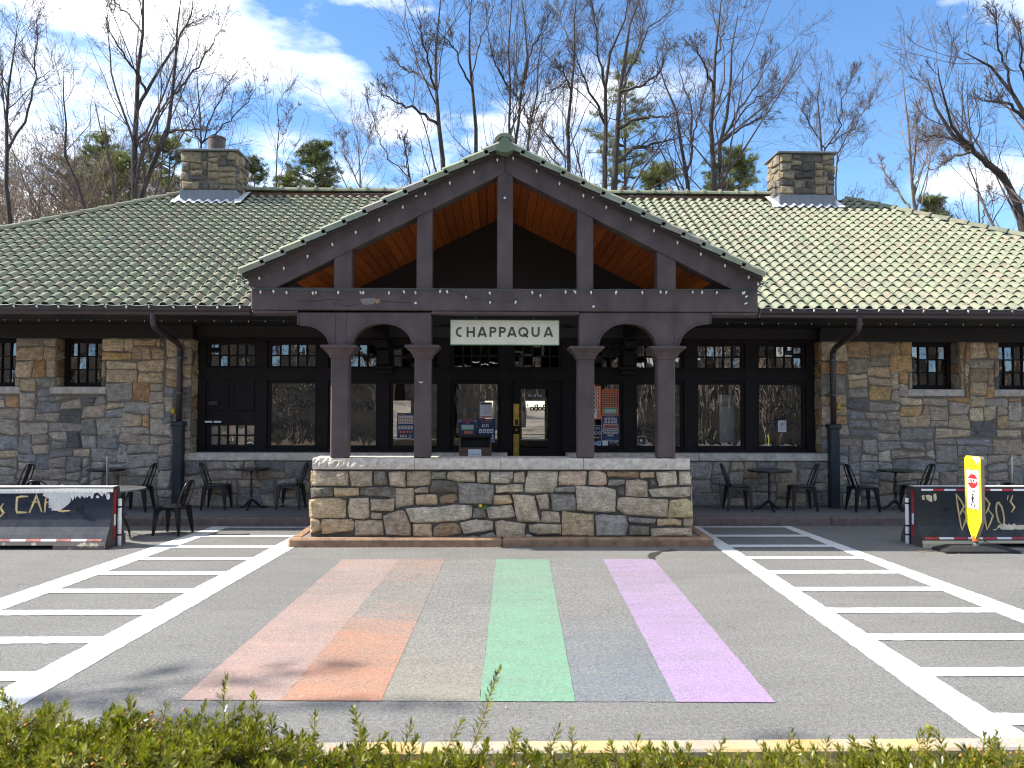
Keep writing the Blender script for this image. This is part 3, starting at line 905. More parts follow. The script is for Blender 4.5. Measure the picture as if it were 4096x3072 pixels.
XWL1 = XY(765, Y_WALL); XWR0 = XY(3285, Y_WALL)
XWL0, XWR1 = XEL + 1.5, XER - 1.5
ZS_T = ZY(1548, Y_WALL, 700); ZS_B = ZY(1577, Y_WALL, 700)
win_l = [(XY(224, Y_WALL), XY(407, Y_WALL)), (XY(-123, Y_WALL), XY(60, Y_WALL))]
win_r = [(XY(3651, Y_WALL), XY(3837, Y_WALL)), (XY(3998, Y_WALL), XY(4184, Y_WALL))]
WIN_TH = 0.30
def wing(x0, x1, wins, seed, nm):
    w = MB()
    xs = sorted(wins)
    # mortar core around the openings
    w.box(x0, x1, Y_WALL, Y_WALL + .4, WALK_Z, ZS_B)
    cur = x0
    for a, b in xs:
        w.box(cur, a, Y_WALL, Y_WALL + .4, ZS_B, Z_TOP)
        w.box(a, b, Y_WALL + .003, Y_WALL + .4, ZS_B, ZS_T - 0.003)
        cur = b
    w.box(cur, x1, Y_WALL, Y_WALL + .4, ZS_B, Z_TOP)
    wall = w.build('stone_wall', M['mortar'], ST)
    holes = []
    for a, b in xs:
        holes.append((a, ZS_T, b, Z_TOP + 1))
        holes.append((a - .12, ZS_B, b + .10, ZS_T))
    rubble(wall, nm, x0, x1, WALK_Z, Z_TOP, 0.083, holes, front_frame(Y_WALL), seed, wing_pal, vis=in_frame, bright=1.12)
    # reveal stones and sills
    for a, b in xs:
        for xx, sg in ((a, 1), (b, -1)):
            fr = (lambda xx, sg: (lambda u, v, w_: (xx + sg * w_, Y_WALL + (u if sg > 0 else WIN_TH - u), v)))(xx, sg)
            rubble(wall, nm, 0.0, WIN_TH, ZS_T, Z_TOP, .1, [], fr, seed + int(xx * 10), lambda u, v, r: r.choice(PAL['tan']), wr=(3, 3), proud=.006, vis=in_frame)
        s = MB(); s.bbox(a - .11, b + .09, Y_WALL - .035, Y_WALL + WIN_TH, ZS_B + .004, ZS_T, .012)
        s.build('window_sill', M['limestone'], wall)
        window_grid(a + .012, b - .012, ZS_T + .01, Z_TOP, Y_WALL + WIN_TH - .06, 4, 3)
    return wall
def window_grid(x0, x1, z0, z1, Y, nc, nr, fw=.075, mw_=.024, glass='glass_dark'):
    f = MB()
    f.box(x0, x0 + fw, Y, Y + .07, z0, z1); f.box(x1 - fw, x1, Y, Y + .07, z0, z1)
    f.box(x0 + fw, x1 - fw, Y, Y + .07, z0, z0 + fw); f.box(x0 + fw, x1 - fw, Y, Y + .07, z1 - fw, z1)
    gx0, gx1, gz0, gz1 = x0 + fw, x1 - fw, z0 + fw, z1 - fw
    for i in range(1, nc):
        x = gx0 + (gx1 - gx0) * i / nc
        f.box(x - mw_ / 2, x + mw_ / 2, Y + .012, Y + .06, gz0, gz1)
    for j in range(1, nr):
        z = gz0 + (gz1 - gz0) * j / nr
        f.box(gx0, gx1, Y + .015, Y + .058, z - mw_ / 2, z + mw_ / 2)
    w = f.build('window', M['darkwood'], ST)
    rr = random.Random(int((x0 + 50) * 100))
    for i in range(nc):
        for j in range(nr):
            p = MB()
            xa, xb = gx0 + (gx1 - gx0) * i / nc, gx0 + (gx1 - gx0) * (i + 1) / nc
            za, zb = gz0 + (gz1 - gz0) * j / nr, gz0 + (gz1 - gz0) * (j + 1) / nr
            ty = rr.uniform(-.006, .006); tx = rr.uniform(-.006, .006)
            yy = Y + .037
            p.add([(xa, yy - tx - ty, za), (xb, yy + tx - ty, za), (xb, yy + tx + ty, zb), (xa, yy - tx + ty, zb)], [(0, 1, 2, 3)])
            p.build('pane', M[glass], w)
    return w
wing(XWL0, XWL1, win_l, 11, 'l')
wing(XWR0, XWR1, win_r, 27, 'r')
# end returns of the wings towards the bay
for xx, sg, sd in ((XWL1, 1, 71), (XWR0, -1, 72)):
    w = MB(); w.box(min(xx, xx - sg * .3), max(xx, xx - sg * .3), Y_WALL + .401, Y_WALL + .55, WALK_Z, Z_TOP)
    ww = w.build('stone_wall', M['mortar'], ST)
    fr = (lambda xx, sg: (lambda u, v, w_: (xx + sg * w_, Y_WALL + (u if sg > 0 else .34 - u), v)))(xx, sg)
    rubble(ww, 'e', 0.0, .34, 1.1, Z_TOP, .11, [], fr, sd, lambda u, v, r: r.choice(PAL['tan']), wr=(3, 3), proud=.006, vis=in_frame)

# low walls under the bay windows, with long sill stones
Z_SIL = 1.148; Z_SILB = 1.0
def low_wall(x0, x1, seed):
    w = MB(); w.box(x0, x1, Y_WALL, Y_WALL + .42, WALK_Z, Z_SILB)
    wall = w.build('stone_wall', M['mortar'], ST)
    rubble(wall, 'low', x0, x1, WALK_Z, Z_SILB, .085, [], front_frame(Y_WALL), seed, low_pal, vis=in_frame)
    n = max(1, int((x1 - x0) / 2.1))
    for i in range(n):
        a, b = x0 + (x1 - x0) * i / n, x0 + (x1 - x0) * (i + 1) / n
        s = MB(); s.bbox(a + .003, b - .003, Y_WALL - .06, Y_WALL + .40, Z_SILB + .003, Z_SIL, .014)
        s.build('sill_stone', M['limestone'], wall)
XD0, XD1 = XY(2030, 15.06), XY(2263, 15.06)
low_wall(XWL1 + .004 - .13, XD0, 81)
low_wall(XD1, XWR0 + .13, 82)

# bay window wall -----------------------------------------------------
YB = 15.06
UC = [924 + 244.7 * i for i in range(10)]
UX = [XY(c, YB) for c in UC]
GW = 176 * YB / FPX / 2            # half glass width
ZT1, ZT0 = ZY(1381, YB), ZY(1467, YB)
ZG1, ZG0 = ZY(1536, YB), ZY(1783, YB)
fr_ = MB()
Y2 = YB + .16
SW = .065                          # sash width
xs = [XWL1 - .2] + [x for u in UX for x in (u - GW - SW, u + GW + SW)] + [XWR0 + .2]
for k in range(0, len(xs), 2):
    fr_.box(xs[k], xs[k + 1], YB, Y2, Z_SIL + .001, 3.6)
for i, u in enumerate(UX):
    a, b = u - GW - SW, u + GW + SW
    fr_.box(a, b, YB + .004, Y2, ZT1 + SW, 3.6)
    fr_.box(a, b, YB + .004, Y2, ZG1 + SW, ZT0 - SW)
    if i != 5: fr_.box(a, b, YB + .004, Y2, Z_SIL + .001, ZG0 - SW)
fr_.build('bay_window_wall', M['darkwood'], ST)
# mouldings: rail line and sill of the transoms
mo = MB()
mo.box(XWL1 + .002, XWR0 - .002, YB - .022, YB - .002, (ZT0 + ZG1) / 2 - .02 + .11, (ZT0 + ZG1) / 2 + .02 + .11)
mo.box(XWL1 + .002, XWR0 - .002, YB - .03, YB - .002, ZT1 + SW + .06, ZT1 + SW + .09)
mo.box(XWL1 + .002, XD0 - .002, YB - .03, YB - .002, Z_SIL + .001, Z_SIL + .05)
mo.box(XD1 + .002, XWR0 - .002, YB - .03, YB - .002, Z_SIL + .001, Z_SIL + .05)
mo.build('bay_moulding', M['darkwood'], ST)
def sash(x0, x1, z0, z1, Y, fw, name='window'):
    f = MB()
    f.box(x0, x0 + fw, Y, Y + .07, z0, z1); f.box(x1 - fw, x1, Y, Y + .07, z0, z1)
    f.box(x0 + fw, x1 - fw, Y, Y + .07, z0, z0 + fw); f.box(x0 + fw, x1 - fw, Y, Y + .07, z1 - fw, z1)
    w = f.build(name, M['darkwood'], ST)
    p = MB(); p.add([(x0 + fw, Y + .035, z0 + fw), (x1 - fw, Y + .035, z0 + fw), (x1 - fw, Y + .035, z1 - fw), (x0 + fw, Y + .035, z1 - fw)], [(0, 1, 2, 3)])
    p.build('pane', M['glass'], w)
    return w
YG = YB + .05
for i, u in enumerate(UX):
    window_grid(u - GW - SW, u + GW + SW, ZT0 - SW, ZT1 + SW, YG, 5, 2, SW, .028)
    if i == 0:
        # boarded leaf with two panels above a glazed hatch
        zb = ZY(1690, YB)
        d = MB(); d.box(u - GW - SW, u + GW + SW, YG, YG + .05, zb, ZG1 + SW)
        pw = d.build('shutter_panel', M['darkwood'], ST)
        for s in (-1, 1):
            q = MB(); c = u + s * .24
            q.bbox(c - .19, c + .19, YG - .015, YG + .004, ZY(1645, YB), ZY(1520, YB), .012); q.build('raised_panel', M['darkwood'], pw)
        q = MB(); q.box(u - .42, u - .25, YG - .06, YG - .016, ZY(1622, YB), ZY(1608, YB)); q.build('letter_flap', M['black'], pw)
        window_grid(u - GW - SW, u + GW + SW, ZG0 - SW, zb - .002, YG + .02, 5, 2, SW, .028, 'glass')
        q = MB(); q.box(u - GW + .01, u + GW - .01, YG + .10, YG + .105, ZG0 + .01, zb - SW - .01); q.build('paper_blind', M['cream'], pw)
        q = MB(); q.box(XY(822, YB), XY(850, YB), YB - .02, YB + .01, ZY(1693, YB), ZY(1686, YB)); q.box(XY(857, YB), XY(886, YB), YB - .02, YB + .01, ZY(1693, YB), ZY(1686, YB))
        q.build('name_plate', M['white_plastic'], pw)
    elif i == 5:
        # the door
        f = MB(); x0, x1 = u - GW - SW + .004, u + GW + SW - .004
        z0, z1 = WALK_Z + .02, ZG1 + SW - .004
        ga, gb, gz0, gz1 = XY(2083, YB), XY(2193, YB), ZY(1794, YB), ZY(1556, YB)
        f.box(x0, ga, YG, YG + .05, z0, z1); f.box(gb, x1, YG, YG + .05, z0, z1)
        f.box(ga, gb, YG, YG + .05, z0, gz0); f.box(ga, gb, YG, YG + .05, gz1, z1)
        d = f.build('door', M['darkwood'], ST)
        p = MB(); p.add([(ga, YG + .025, gz0), (gb, YG + .025, gz0), (gb, YG + .025, gz1), (ga, YG + .025, gz1)], [(0, 1, 2, 3)]); p.build('pane', M['glass'], d)
        q = MB(); q.bbox(XY(2054, YB), XY(2077, YB), YG - .008, YG, ZY(1704, YB), ZY(1615, YB), .003)
        q.bbox(XY(2054, YB), XY(2077, YB), YG - .008, YG, ZY(1850, YB), ZY(1736, YB), .003); q.build('push_plate', M['brass'], d)
        q = MB(); q.lathe([(.001, -.03), (.018, -.03), (.022, -.02), (.016, -.008), (.02, -.001)], 12, (XY(2066, YB), YG, ZY(1720, YB)), axis='y'); q.build('lock_cylinder', M['brass'], d)
        q = MB(); q.box(XY(2060, YB), XY(2074, YB), YG - .011, YG - .0085, ZY(1700, YB), ZY(1678, YB)); q.build('plate_emblem', M['print_black'], d)
    else:
        sash(u - GW - SW, u + GW + SW, ZG0 - SW, ZG1 + SW, YG, SW)
# brackets on the bay wall carrying the porch beams
for px, sd in ((1530, 0), (2518, 1)):
    x = XY(px, 14.8)
    b = MB()
    b.bbox(x - .19, x + .19, 14.86, YB - .001, ZY(1480, YB), ZY(1466, YB), .01)
    b.bbox(x - .15, x + .15, 14.9, YB - .001, ZY(1500, YB), ZY(1481, YB), .01)
    b.bbox(x - .10, x + .10, 14.86, YB - .001, ZY(1464, YB), ZY(1400, YB), .02)
    b.bbox(x - .13, x + .13, 14.5, YB - .002, ZY(1400, YB) + .002, ZY(1368, YB), .02)
    b.build('beam_bracket', M['darkwood'], ST)
    b = MB(); b.bbox(x - .12, x + .12, 11.75, 14.79, ZY(1368, YB) + .004, ZY(1318, YB), .02); b.build('porch_beam', M['darkwood'], ST)

# the room behind the glass --------------------------------------------
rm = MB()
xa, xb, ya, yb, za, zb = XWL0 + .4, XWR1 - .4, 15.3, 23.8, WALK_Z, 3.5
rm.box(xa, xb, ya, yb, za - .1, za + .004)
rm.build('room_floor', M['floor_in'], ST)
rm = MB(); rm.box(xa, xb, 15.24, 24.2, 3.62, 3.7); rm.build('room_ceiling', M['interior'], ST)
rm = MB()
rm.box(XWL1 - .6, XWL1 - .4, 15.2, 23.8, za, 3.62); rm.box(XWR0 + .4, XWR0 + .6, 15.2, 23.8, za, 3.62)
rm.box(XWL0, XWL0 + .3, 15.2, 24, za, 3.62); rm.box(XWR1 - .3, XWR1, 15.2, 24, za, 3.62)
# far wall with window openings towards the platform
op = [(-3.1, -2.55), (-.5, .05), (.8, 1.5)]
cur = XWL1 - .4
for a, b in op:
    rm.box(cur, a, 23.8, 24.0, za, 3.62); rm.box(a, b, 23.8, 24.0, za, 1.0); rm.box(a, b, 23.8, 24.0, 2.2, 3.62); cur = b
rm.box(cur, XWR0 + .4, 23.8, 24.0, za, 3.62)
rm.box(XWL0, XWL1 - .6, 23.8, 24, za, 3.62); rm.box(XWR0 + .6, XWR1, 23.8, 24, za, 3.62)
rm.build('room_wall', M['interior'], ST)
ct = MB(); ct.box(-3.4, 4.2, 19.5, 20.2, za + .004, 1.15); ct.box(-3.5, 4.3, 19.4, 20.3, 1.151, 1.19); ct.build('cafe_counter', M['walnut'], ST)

# ------------------------------------------------------------------ roof
YT = 11.40                                     # front plane of the gable truss
def G8(x, y): return (950 + .9946 * x, 500 + .9946 * y)
AP = at_y(*G8(1074, 92), YT)                   # gable apex (top of rafters)
LT = at_y(*G8(40, 607), YT); RT = at_y(*G8(2105, 609), YT)
XC = AP.x
GS = (AP.z - (LT.z + RT.z) / 2) / ((RT.x - LT.x) / 2)     # gable slope
PZ = AP.z + .03                                # top of porch roof deck at ridge
def porch_z(x): return PZ - GS * abs(x - XC)
def main_z(y): return ZE + SLOPE * (y - Y_EAVE)
DECK = .05                                     # tile bed below the nominal surface
Yv = Y_EAVE + (PZ - ZE) / SLOPE                # where the porch ridge meets the main roof
XV = (PZ - ZE) / GS
roof = MB()
pts = [(XEL, Y_EAVE, ZE), (XC - XV, Y_EAVE, ZE), (XC, Yv, PZ), (XC + XV, Y_EAVE, ZE), (XER, Y_EAVE, ZE), (XRR, YR, ZR), (XRL, YR, ZR)]
roof.prism([(x, y, z - DECK) for x, y, z in pts], (0, 0, -.10))
YBK = 2 * YR - Y_EAVE
roof.prism([(x, y, z - DECK - .002) for x, y, z in [(XEL, Y_EAVE, ZE), (XRL, YR, ZR), (XEL, YBK, ZE)]], (0, 0, -.1))
roof.prism([(x, y, z - DECK - .002) for x, y, z in [(XER, Y_EAVE, ZE), (XER, YBK, ZE), (XRR, YR, ZR)]], (0, 0, -.1))
roof.prism([(x, y, z - DECK - .002) for x, y, z in [(XEL, YBK, ZE), (XRL, YR, ZR), (XRR, YR, ZR), (XER, YBK, ZE)]], (0, 0, -.1))
roof_o = roof.build('roof', simple('roof_deck_green_clay', (0.12, 0.14, 0.09), .8, .25, 8), ST)

PITCH_T, EXPO, TLEN = .2155, .262, .335
def tile_profile():
    out = []
    for k in range(11):
        u = k / 10
        if u <= .64: z = .044 * math.sin(math.pi * u / .64) ** .85
        else: z = -.010 * math.sin(math.pi * (u - .64) / .36)
        out.append((u * PITCH_T * 1.03, z))
    return out
TP = tile_profile()
def tile_verts():
    v = []
    lf_ = lambda z: .018 + .018 * max(0, min(1, z / .03))
    for (x, z) in TP: v.append((x, 0, z + lf_(z)))
    for (x, z) in TP: v.append((x, TLEN, z - .004))
    for (x, z) in TP: v.append((x, 0.0, z + lf_(z)))
    for (x, z) in TP: v.append((x, 0.004, z + .006))
    n = len(TP); f = []
    for i in range(n - 1): f.append((i, i + 1, n + i + 1, n + i))
    for i in range(n - 1): f.append((3 * n + i, 3 * n + i + 1, 2 * n + i + 1, 2 * n + i))
    return np.array(v, dtype=float), np.array(f)
TV, TF = tile_verts()
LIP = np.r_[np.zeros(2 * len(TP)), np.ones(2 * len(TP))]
M['tile_lip'] = simple('shade_dark_tile_end', (0.050, 0.056, 0.042), .9, .3, 20)  # lip colour darkened to paint in the shade under each tile
tile_me = bpy.data.meshes.new('roof_tile')
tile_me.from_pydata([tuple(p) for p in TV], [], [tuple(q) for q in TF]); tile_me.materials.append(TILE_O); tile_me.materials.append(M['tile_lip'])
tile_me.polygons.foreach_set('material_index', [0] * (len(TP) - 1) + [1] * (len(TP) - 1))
tile_me.polygons.foreach_set('use_smooth', [True] * len(TF)); tile_me.update()
# smooth across the barrel, crisp at the lip
rt = random.Random(4)
def tile_colour():
    q = rt.random()
    base = rt.choice([(0.228, 0.240, 0.165), (0.24, 0.25, 0.172), (0.222, 0.238, 0.166), (0.245, 0.243, 0.17), (0.25, 0.232, 0.168), (0.25, 0.258, 0.178), (0.214, 0.225, 0.158)])
    if q > .994: base = (0.28, 0.33, 0.19)
    elif q > .95: base = (0.215, 0.245, 0.16)
    elif q > .90: base = (0.25, 0.225, 0.165)
    k = rt.uniform(.93, 1.07)
    return tuple(c * k for c in base)
def slope_matrix(origin, ex, ey):
    ex = Vector(ex).normalized(); ey = Vector(ey).normalized(); ez = ex.cross(ey)
    m = Matrix.Identity(4)
    for i, v in enumerate((ex, ey, ez)):
        for j in range(3): m[j][i] = v[j]
    m.translation = origin
    return m
tiles = []
EY = Vector((0, 1, SLOPE)).normalized()
NM = Vector((1, 0, 0)).cross(EY)
Lsl = math.hypot(6.22, 6.22 * SLOPE)
CHIM = []
def chim_box(pxl, pxr, base_py, top_py, depth):
    # where the chimney front meets the roof
    d = (ZY(0, 1) * 0)
    lo, hi = Y_EAVE, YR
    for _ in range(40):
        m_ = (lo + hi) / 2
        q = at_y((pxl + pxr) / 2, base_py, m_)
        if q.z > main_z(m_): lo = m_
        else: hi = m_
    Yc = (lo + hi) / 2
    return (at_y(pxl, 700, Yc).x, at_y(pxr, 700, Yc).x, Yc, Yc + depth, main_z(Yc), at_y((pxl + pxr) / 2, top_py, Yc).z)
CH_L = chim_box(722, 946, 808, 597, .92)
CH_R = chim_box(3117, 3340, 826, 607, .86)
row = 0
nrow = int(Lsl / EXPO) + 1
for r_ in range(nrow):
    s = r_ * EXPO - .03
    y = Y_EAVE + s * EY.y; z = ZE + s * EY.z
    if s > Lsl - .12: break
    x = math.floor(XEL / PITCH_T) * PITCH_T
    while x < XER:
        xc, yc = x + PITCH_T / 2, y + .5 * EXPO * EY.y
        t = (yc - Y_EAVE)
        ok = XEL + t - .02 < xc < XER - t + .02
        if ok and abs(xc - XC) < XV and porch_z(xc) > main_z(yc) + .05: ok = False
        for c in (CH_L, CH_R):
            if c[0] - .12 < xc < c[1] + .12 and yc > c[2] - .06: ok = False
        if ok:
            jx, jr = rt.uniform(-.004, .004), rt.uniform(-.012, .012)
            tiles.append((x + jx, y, z, xc, yc, r_, jr))
        x += PITCH_T
def occluded(p):
    # hidden behind the porch gable as seen from the camera
    q = at_y(0, 0, YT)
    d = p - CAM; k = (YT - CAM.y) / d.y
    hp = CAM + d * k
    return LT.x - .05 < hp.x < RT.x + .05 and hp.z < PZ - GS * abs(hp.x - XC)
score = []
for i, t in enumerate(tiles):
    p = Vector((t[3], t[4], t[2]))
    vis = in_frame(p, 10) and not occluded(p)
    score.append((0 if vis else 1, p.y + abs(p.x) * .03, i))
near = set(k for _, _, k in sorted(score)[:300])
rest_v, rest_c = [], []
for i, t in enumerate(tiles):
    ez = NM + Vector((t[6], 0, 0)); ex = Vector((1, 0, -t[6] * .4)).normalized()
    m_ = slope_matrix((t[0], t[1], t[2] - DECK), ex, EY)
    c = tile_colour()
    if i in near:
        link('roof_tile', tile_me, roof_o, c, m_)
    else:
        a = np.array(m_)
        rest_v.append(TV @ a[:3, :3].T + a[:3, 3]); rest_c.append(c)
def tile_field(vs, cs, name, parent):
    n = len(vs); k = len(TV)
    v = np.concatenate(vs); f = (TF[None] + (np.arange(n) * k)[:, None, None]).reshape(-1, 4)
    col = np.repeat(np.c_[np.array(cs), np.ones(n)], k, 0)
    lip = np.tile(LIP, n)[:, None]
    col = col * (1 - lip) + np.array([[.050, .056, .042, 1]]) * lip  # same painted shade on the lips of the joined tiles
    o = link(name, np_mesh(name, v, f, TILE_A, col, True), parent)
    o['kind'] = 'stuff'
    return o
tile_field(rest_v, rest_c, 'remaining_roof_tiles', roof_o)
# mossy plugs closing the barrel ends along the eave
pl = MB()
x = math.floor(XEL / PITCH_T) * PITCH_T
while x < XER:
    if not (XC - XV + .1 < x < XC + XV - .25):
        pp = [(x + px_, Y_EAVE - .02, ZE - .055 + (pz_ + .018)) for px_, pz_ in TP[:7]]
        pl.poly([(x, Y_EAVE - .02, ZE - .08)] + pp + [(x + TP[6][0], Y_EAVE - .02, ZE - .08)])
    x += PITCH_T
pl.build('eave_closers', M['moss'], roof_o)['kind'] = 'stuff'

def barrel_tile_mesh(name, length, r0, r1, collar=.0, n=9):
    """half-round cover tile along +y, thickness shown at its lower end"""
    v = []; f = []
    rings = [(0.0, r0 + .012 + collar), (.05, r0 + .012 + collar), (.055, r0), (length, r1)]
    for (y, r) in rings:
        for k in range(n):
            a = math.pi * k / (n - 1)
            v.append((-r * math.cos(a), y, r * math.sin(a) * .92))
    for i in range(len(rings) - 1):
        for k in range(n - 1):
            f.append((i * n + k, i * n + k + 1, (i + 1) * n + k + 1, (i + 1) * n + k))
    o = len(v)
    for k in range(n):
        a = math.pi * k / (n - 1); r = r0 - .01
        v.append((-r * math.cos(a), .001, r * math.sin(a) * .92))
    for k in range(n - 1): f.append((o + k, o + k + 1, k + 1, k))
    me = bpy.data.meshes.new(name); me.from_pydata(v, [], f); me.materials.append(TILE_O); me.update()
    return me
ridge_me = barrel_tile_mesh('ridge_tile', .46, .115, .11, .03)
hip_me = barrel_tile_mesh('hip_tile', .44, .115, .095, .0)
def cover_run(p0, p1, step, me, name, up=Vector((0, 0, 1)), lift=0.0):
    p0, p1 = Vector(p0), Vector(p1)
    d = (p1 - p0); n = max(1, int(round(d.length / step))); dn = d.normalized()
    ex = dn.cross(up).normalized()
    for i in range(n):
        o = p0 + d * (i / n) + up * (lift)
        c = tile_colour(); c = tuple(q * .9 for q in c)
        link(name, me, roof_o, c, slope_matrix(o, ex + Vector((0, 0, rt.uniform(-.02, .02))), dn))
cover_run((CH_L[1] + .02, YR, ZR + .01), (CH_R[0] - .02, YR, ZR + .01), .42, ridge_me, 'ridge_tile', lift=.035)
cover_run((XEL - .05, Y_EAVE - .05, ZE - .02), (XRL, YR, ZR - .03), .42, hip_me, 'hip_tile', lift=-.015)
cover_run((XER + .05, Y_EAVE - .05, ZE - .02), (XRR, YR, ZR - .03), .42, hip_me, 'hip_tile', lift=-.015)
mb = MB(); mb.box(CH_L[1], CH_R[0], YR - .12, YR - .05, ZR - .10, ZR - .02); mb.build('ridge_bedding', M['red_underlay'], roof_o)

# porch roof -----------------------------------------------------------
YPF = 11.24                                    # front edge of the porch tiles
pr = MB()
for s in (-1, 1):
    xe = XC + s * ((RT.x - LT.x) / 2 + .02)
    P = [(XC, YPF + .06, PZ), (xe, YPF + .06, porch_z(xe)), (xe, 13.6, porch_z(xe)), (XC, Yv + .3, PZ)]
    pr.prism(P, (0, 0, -.07))
porch_roof = pr.build('porch_roof', simple('porch_deck_brown', (0.06, 0.05, 0.05), .7, .2, 6), ST)
pv, pc = [], []
rake_me = barrel_tile_mesh('rake_tile', .40, .085, .075, .004)
for s in (-1, 1):
    ey = Vector((-s, 0, GS)).normalized()       # up the slope
    ex = Vector((0, -s, 0))                     # along the eave so that ex x ey points up
    if ex.cross(ey).z < 0: ex = -ex
    xe = XC + s * ((RT.x - LT.x) / 2 + .04)
    Ls = (abs(xe - XC)) * math.hypot(1, GS)
    nr = int(Ls / EXPO) + 1
    for r_ in range(nr):
        o = Vector((xe, 0, porch_z(xe))) + ey * (r_ * EXPO)
        if r_ * EXPO > Ls - .08: break
        yy = YPF + .20
        while yy < 17:
            if main_z(yy + .1) < o.z + .12:
                st_ = yy if ex.y > 0 else yy + PITCH_T
                a = np.array(slope_matrix((o.x, st_, o.z + .0), ex, ey))
                pv.append(TV @ a[:3, :3].T + a[:3, 3]); pc.append(tile_colour())
            yy += PITCH_T
    # rake edge: overlapping flat cover tiles seen end-on along the gable
    n = 13
    for i in range(n):
        p = Vector((xe, YPF, porch_z(xe))) + ey * (Ls * i / n)
        L_ = Ls / n
        q = MB()
        nz = ex.cross(ey)
        if nz.z < 0: nz = -nz
        a0 = p + nz * .045; a1 = p + ey * (L_ + .05) + nz * .015
        prof = [(0, -.075), (0, 0), (.05, .035), (.13, .045), (.20, .02), (.20, -.01)]
        va = [a0 + Vector((0, y, 0)) + nz * z for y, z in prof]
        vb = [a1 + Vector((0, y, 0)) + nz * z for y, z in prof]
        k = len(prof); fs = []
        for j in range(k - 1):
            fs.append((j, j + 1, k + j + 1, k + j))
        fs.append(tuple(range(k))[::-1]); fs.append(tuple(range(k, 2 * k)))
        q.add(va + vb, fs)
        q.build('rake_tile', TILE_O, porch_roof, color=tuple(c * rt.uniform(.9, 1.05) for c in (0.27, 0.28, 0.205)))
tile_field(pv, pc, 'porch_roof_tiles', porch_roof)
for i in range(12):
    y = YPF + .1 + i * .44
    if y > Yv: break
    m_ = slope_matrix((XC, y, PZ + .03), (1, 0, 0), (0, 1, 0))
    link('ridge_tile', ridge_me, porch_roof, tile_colour(), m_)
# lobed end tile on the gable peak
fp = [(1988, 596), (1992, 580), (2000, 572), (2006, 556), (2016, 545), (2026, 541), (2036, 545), (2046, 556), (2050, 568), (2060, 578), (2064, 590), (2060, 596), (2048, 600), (2038, 606), (2010, 604)]
P = [at_y(x - 6, y + 3, YPF - .04) for x, y in fp]
mb = MB(); mb.prism(P, (0, .2, 0)); mb.build('gable_end_tile', TILE_O, porch_roof, color=(0.15, 0.20, 0.13))

# gable truss ----------------------------------------------------------
def PX8(pts, Y): return [at_y(*G8(x, y), Y) for x, y in pts]
TB = .26
t = MB(); t.prism(PX8([(1075, 98), (1075, 191), (140, 661), (58, 661), (40, 640), (40, 609)], YT), (0, TB, 0)); truss = t.build('gable_rafter', M['trim'], ST)
t = MB(); t.prism(PX8([(1078, 98), (2105, 611), (2105, 642), (2090, 661), (1990, 661), (1078, 191)], YT), (0, TB, 0)); t.build('gable_rafter', M['trim'], ST)
def post(x0, x1, ytop, rec):
    a, b = at_y(*G8(x0, 600), YT).x, at_y(*G8(x1, 600), YT).x
    z0, z1 = at_y(*G8((x0 + x1) / 2, 662), YT).z, at_y(*G8((x0 + x1) / 2, ytop), YT).z
    p = MB(); p.bbox(a, b, YT + rec, YT + TB - .01, z0, z1, .012); p.build('gable_post', M['trim'], ST)
post(1044, 1107, 150, .012); post(719, 782, 300, .018); post(1368, 1432, 300, .018); post(386, 458, 460, .018); post(1690, 1765, 470, .018)
# tie beam
zt0 = at_y(*G8(1075, 748), YT).z; zt1 = at_y(*G8(1075, 664), YT).z
xa = at_y(*G8(56, 700), YT).x; xb = at_y(*G8(2092, 700), YT).x
t = MB(); t.bbox(xa, xb, YT - .012, YT + TB + .06, zt0, zt1 + .02, .012); tie = t.build('tie_beam', M['trim'], ST)
# knot scar and checks in the beam
def bp(x, y): return at_y(950 + x * .63, 1080 + y * .63, YT - .0145)
sc = MB(); sc.poly([bp(*q) for q in [(778, 188), (800, 180), (870, 176), (882, 186), (872, 205), (866, 214), (820, 222), (795, 216), (782, 200)]])
sc.build('knot_scar', simple('bare_scar', (0.20, 0.17, 0.16), .7, .2, 20), tie)
kn = MB(); kn.lathe([(.001, -.012), (.022, -.012), (.035, -.004), (.038, 0)], 9, tuple(bp(888, 197)), axis='y'); kn.build('knot', simple('knot_wood', (0.30, 0.17, 0.08), .8, .5, 40), tie)
ck = MB()
def crack(pts, w):
    P = [bp(*q) for q in pts]
    up = [p + Vector((0, 0, w * (1 if 0 < i < len(P) - 1 else .1))) for i, p in enumerate(P)]
    dn = [p - Vector((0, 0, w * (1 if 0 < i < len(P) - 1 else .1))) for i, p in enumerate(P)]
    for i in range(len(P) - 1): ck.add([up[i], up[i + 1], dn[i + 1], dn[i]], [(0, 1, 2, 3)])
crack([(370, 205), (430, 197), (480, 200), (540, 192), (590, 186), (640, 192), (675, 185)], .0035)
crack([(620, 205), (660, 226), (700, 230), (740, 224), (790, 212)], .004)
crack([(605, 208), (625, 212), (618, 232), (640, 208)], .005)
crack([(880, 195), (930, 200), (990, 203), (1060, 205), (1100, 206)], .0045)
crack([(400, 188), (450, 190), (500, 200)], .002)
ck.build('beam_check', M['decal'], tie)
# bottom moulding of the beam ends
for a, b in ((xa, XY(1191, YT, 1250)), (XY(2842, YT, 1250), xb)):
    q = MB(); q.bbox(a + .01, b - .004, YT + .004, YT + TB, zt0 - .045, zt0 - .003, .012); q.build('beam_moulding', M['trim'], tie)

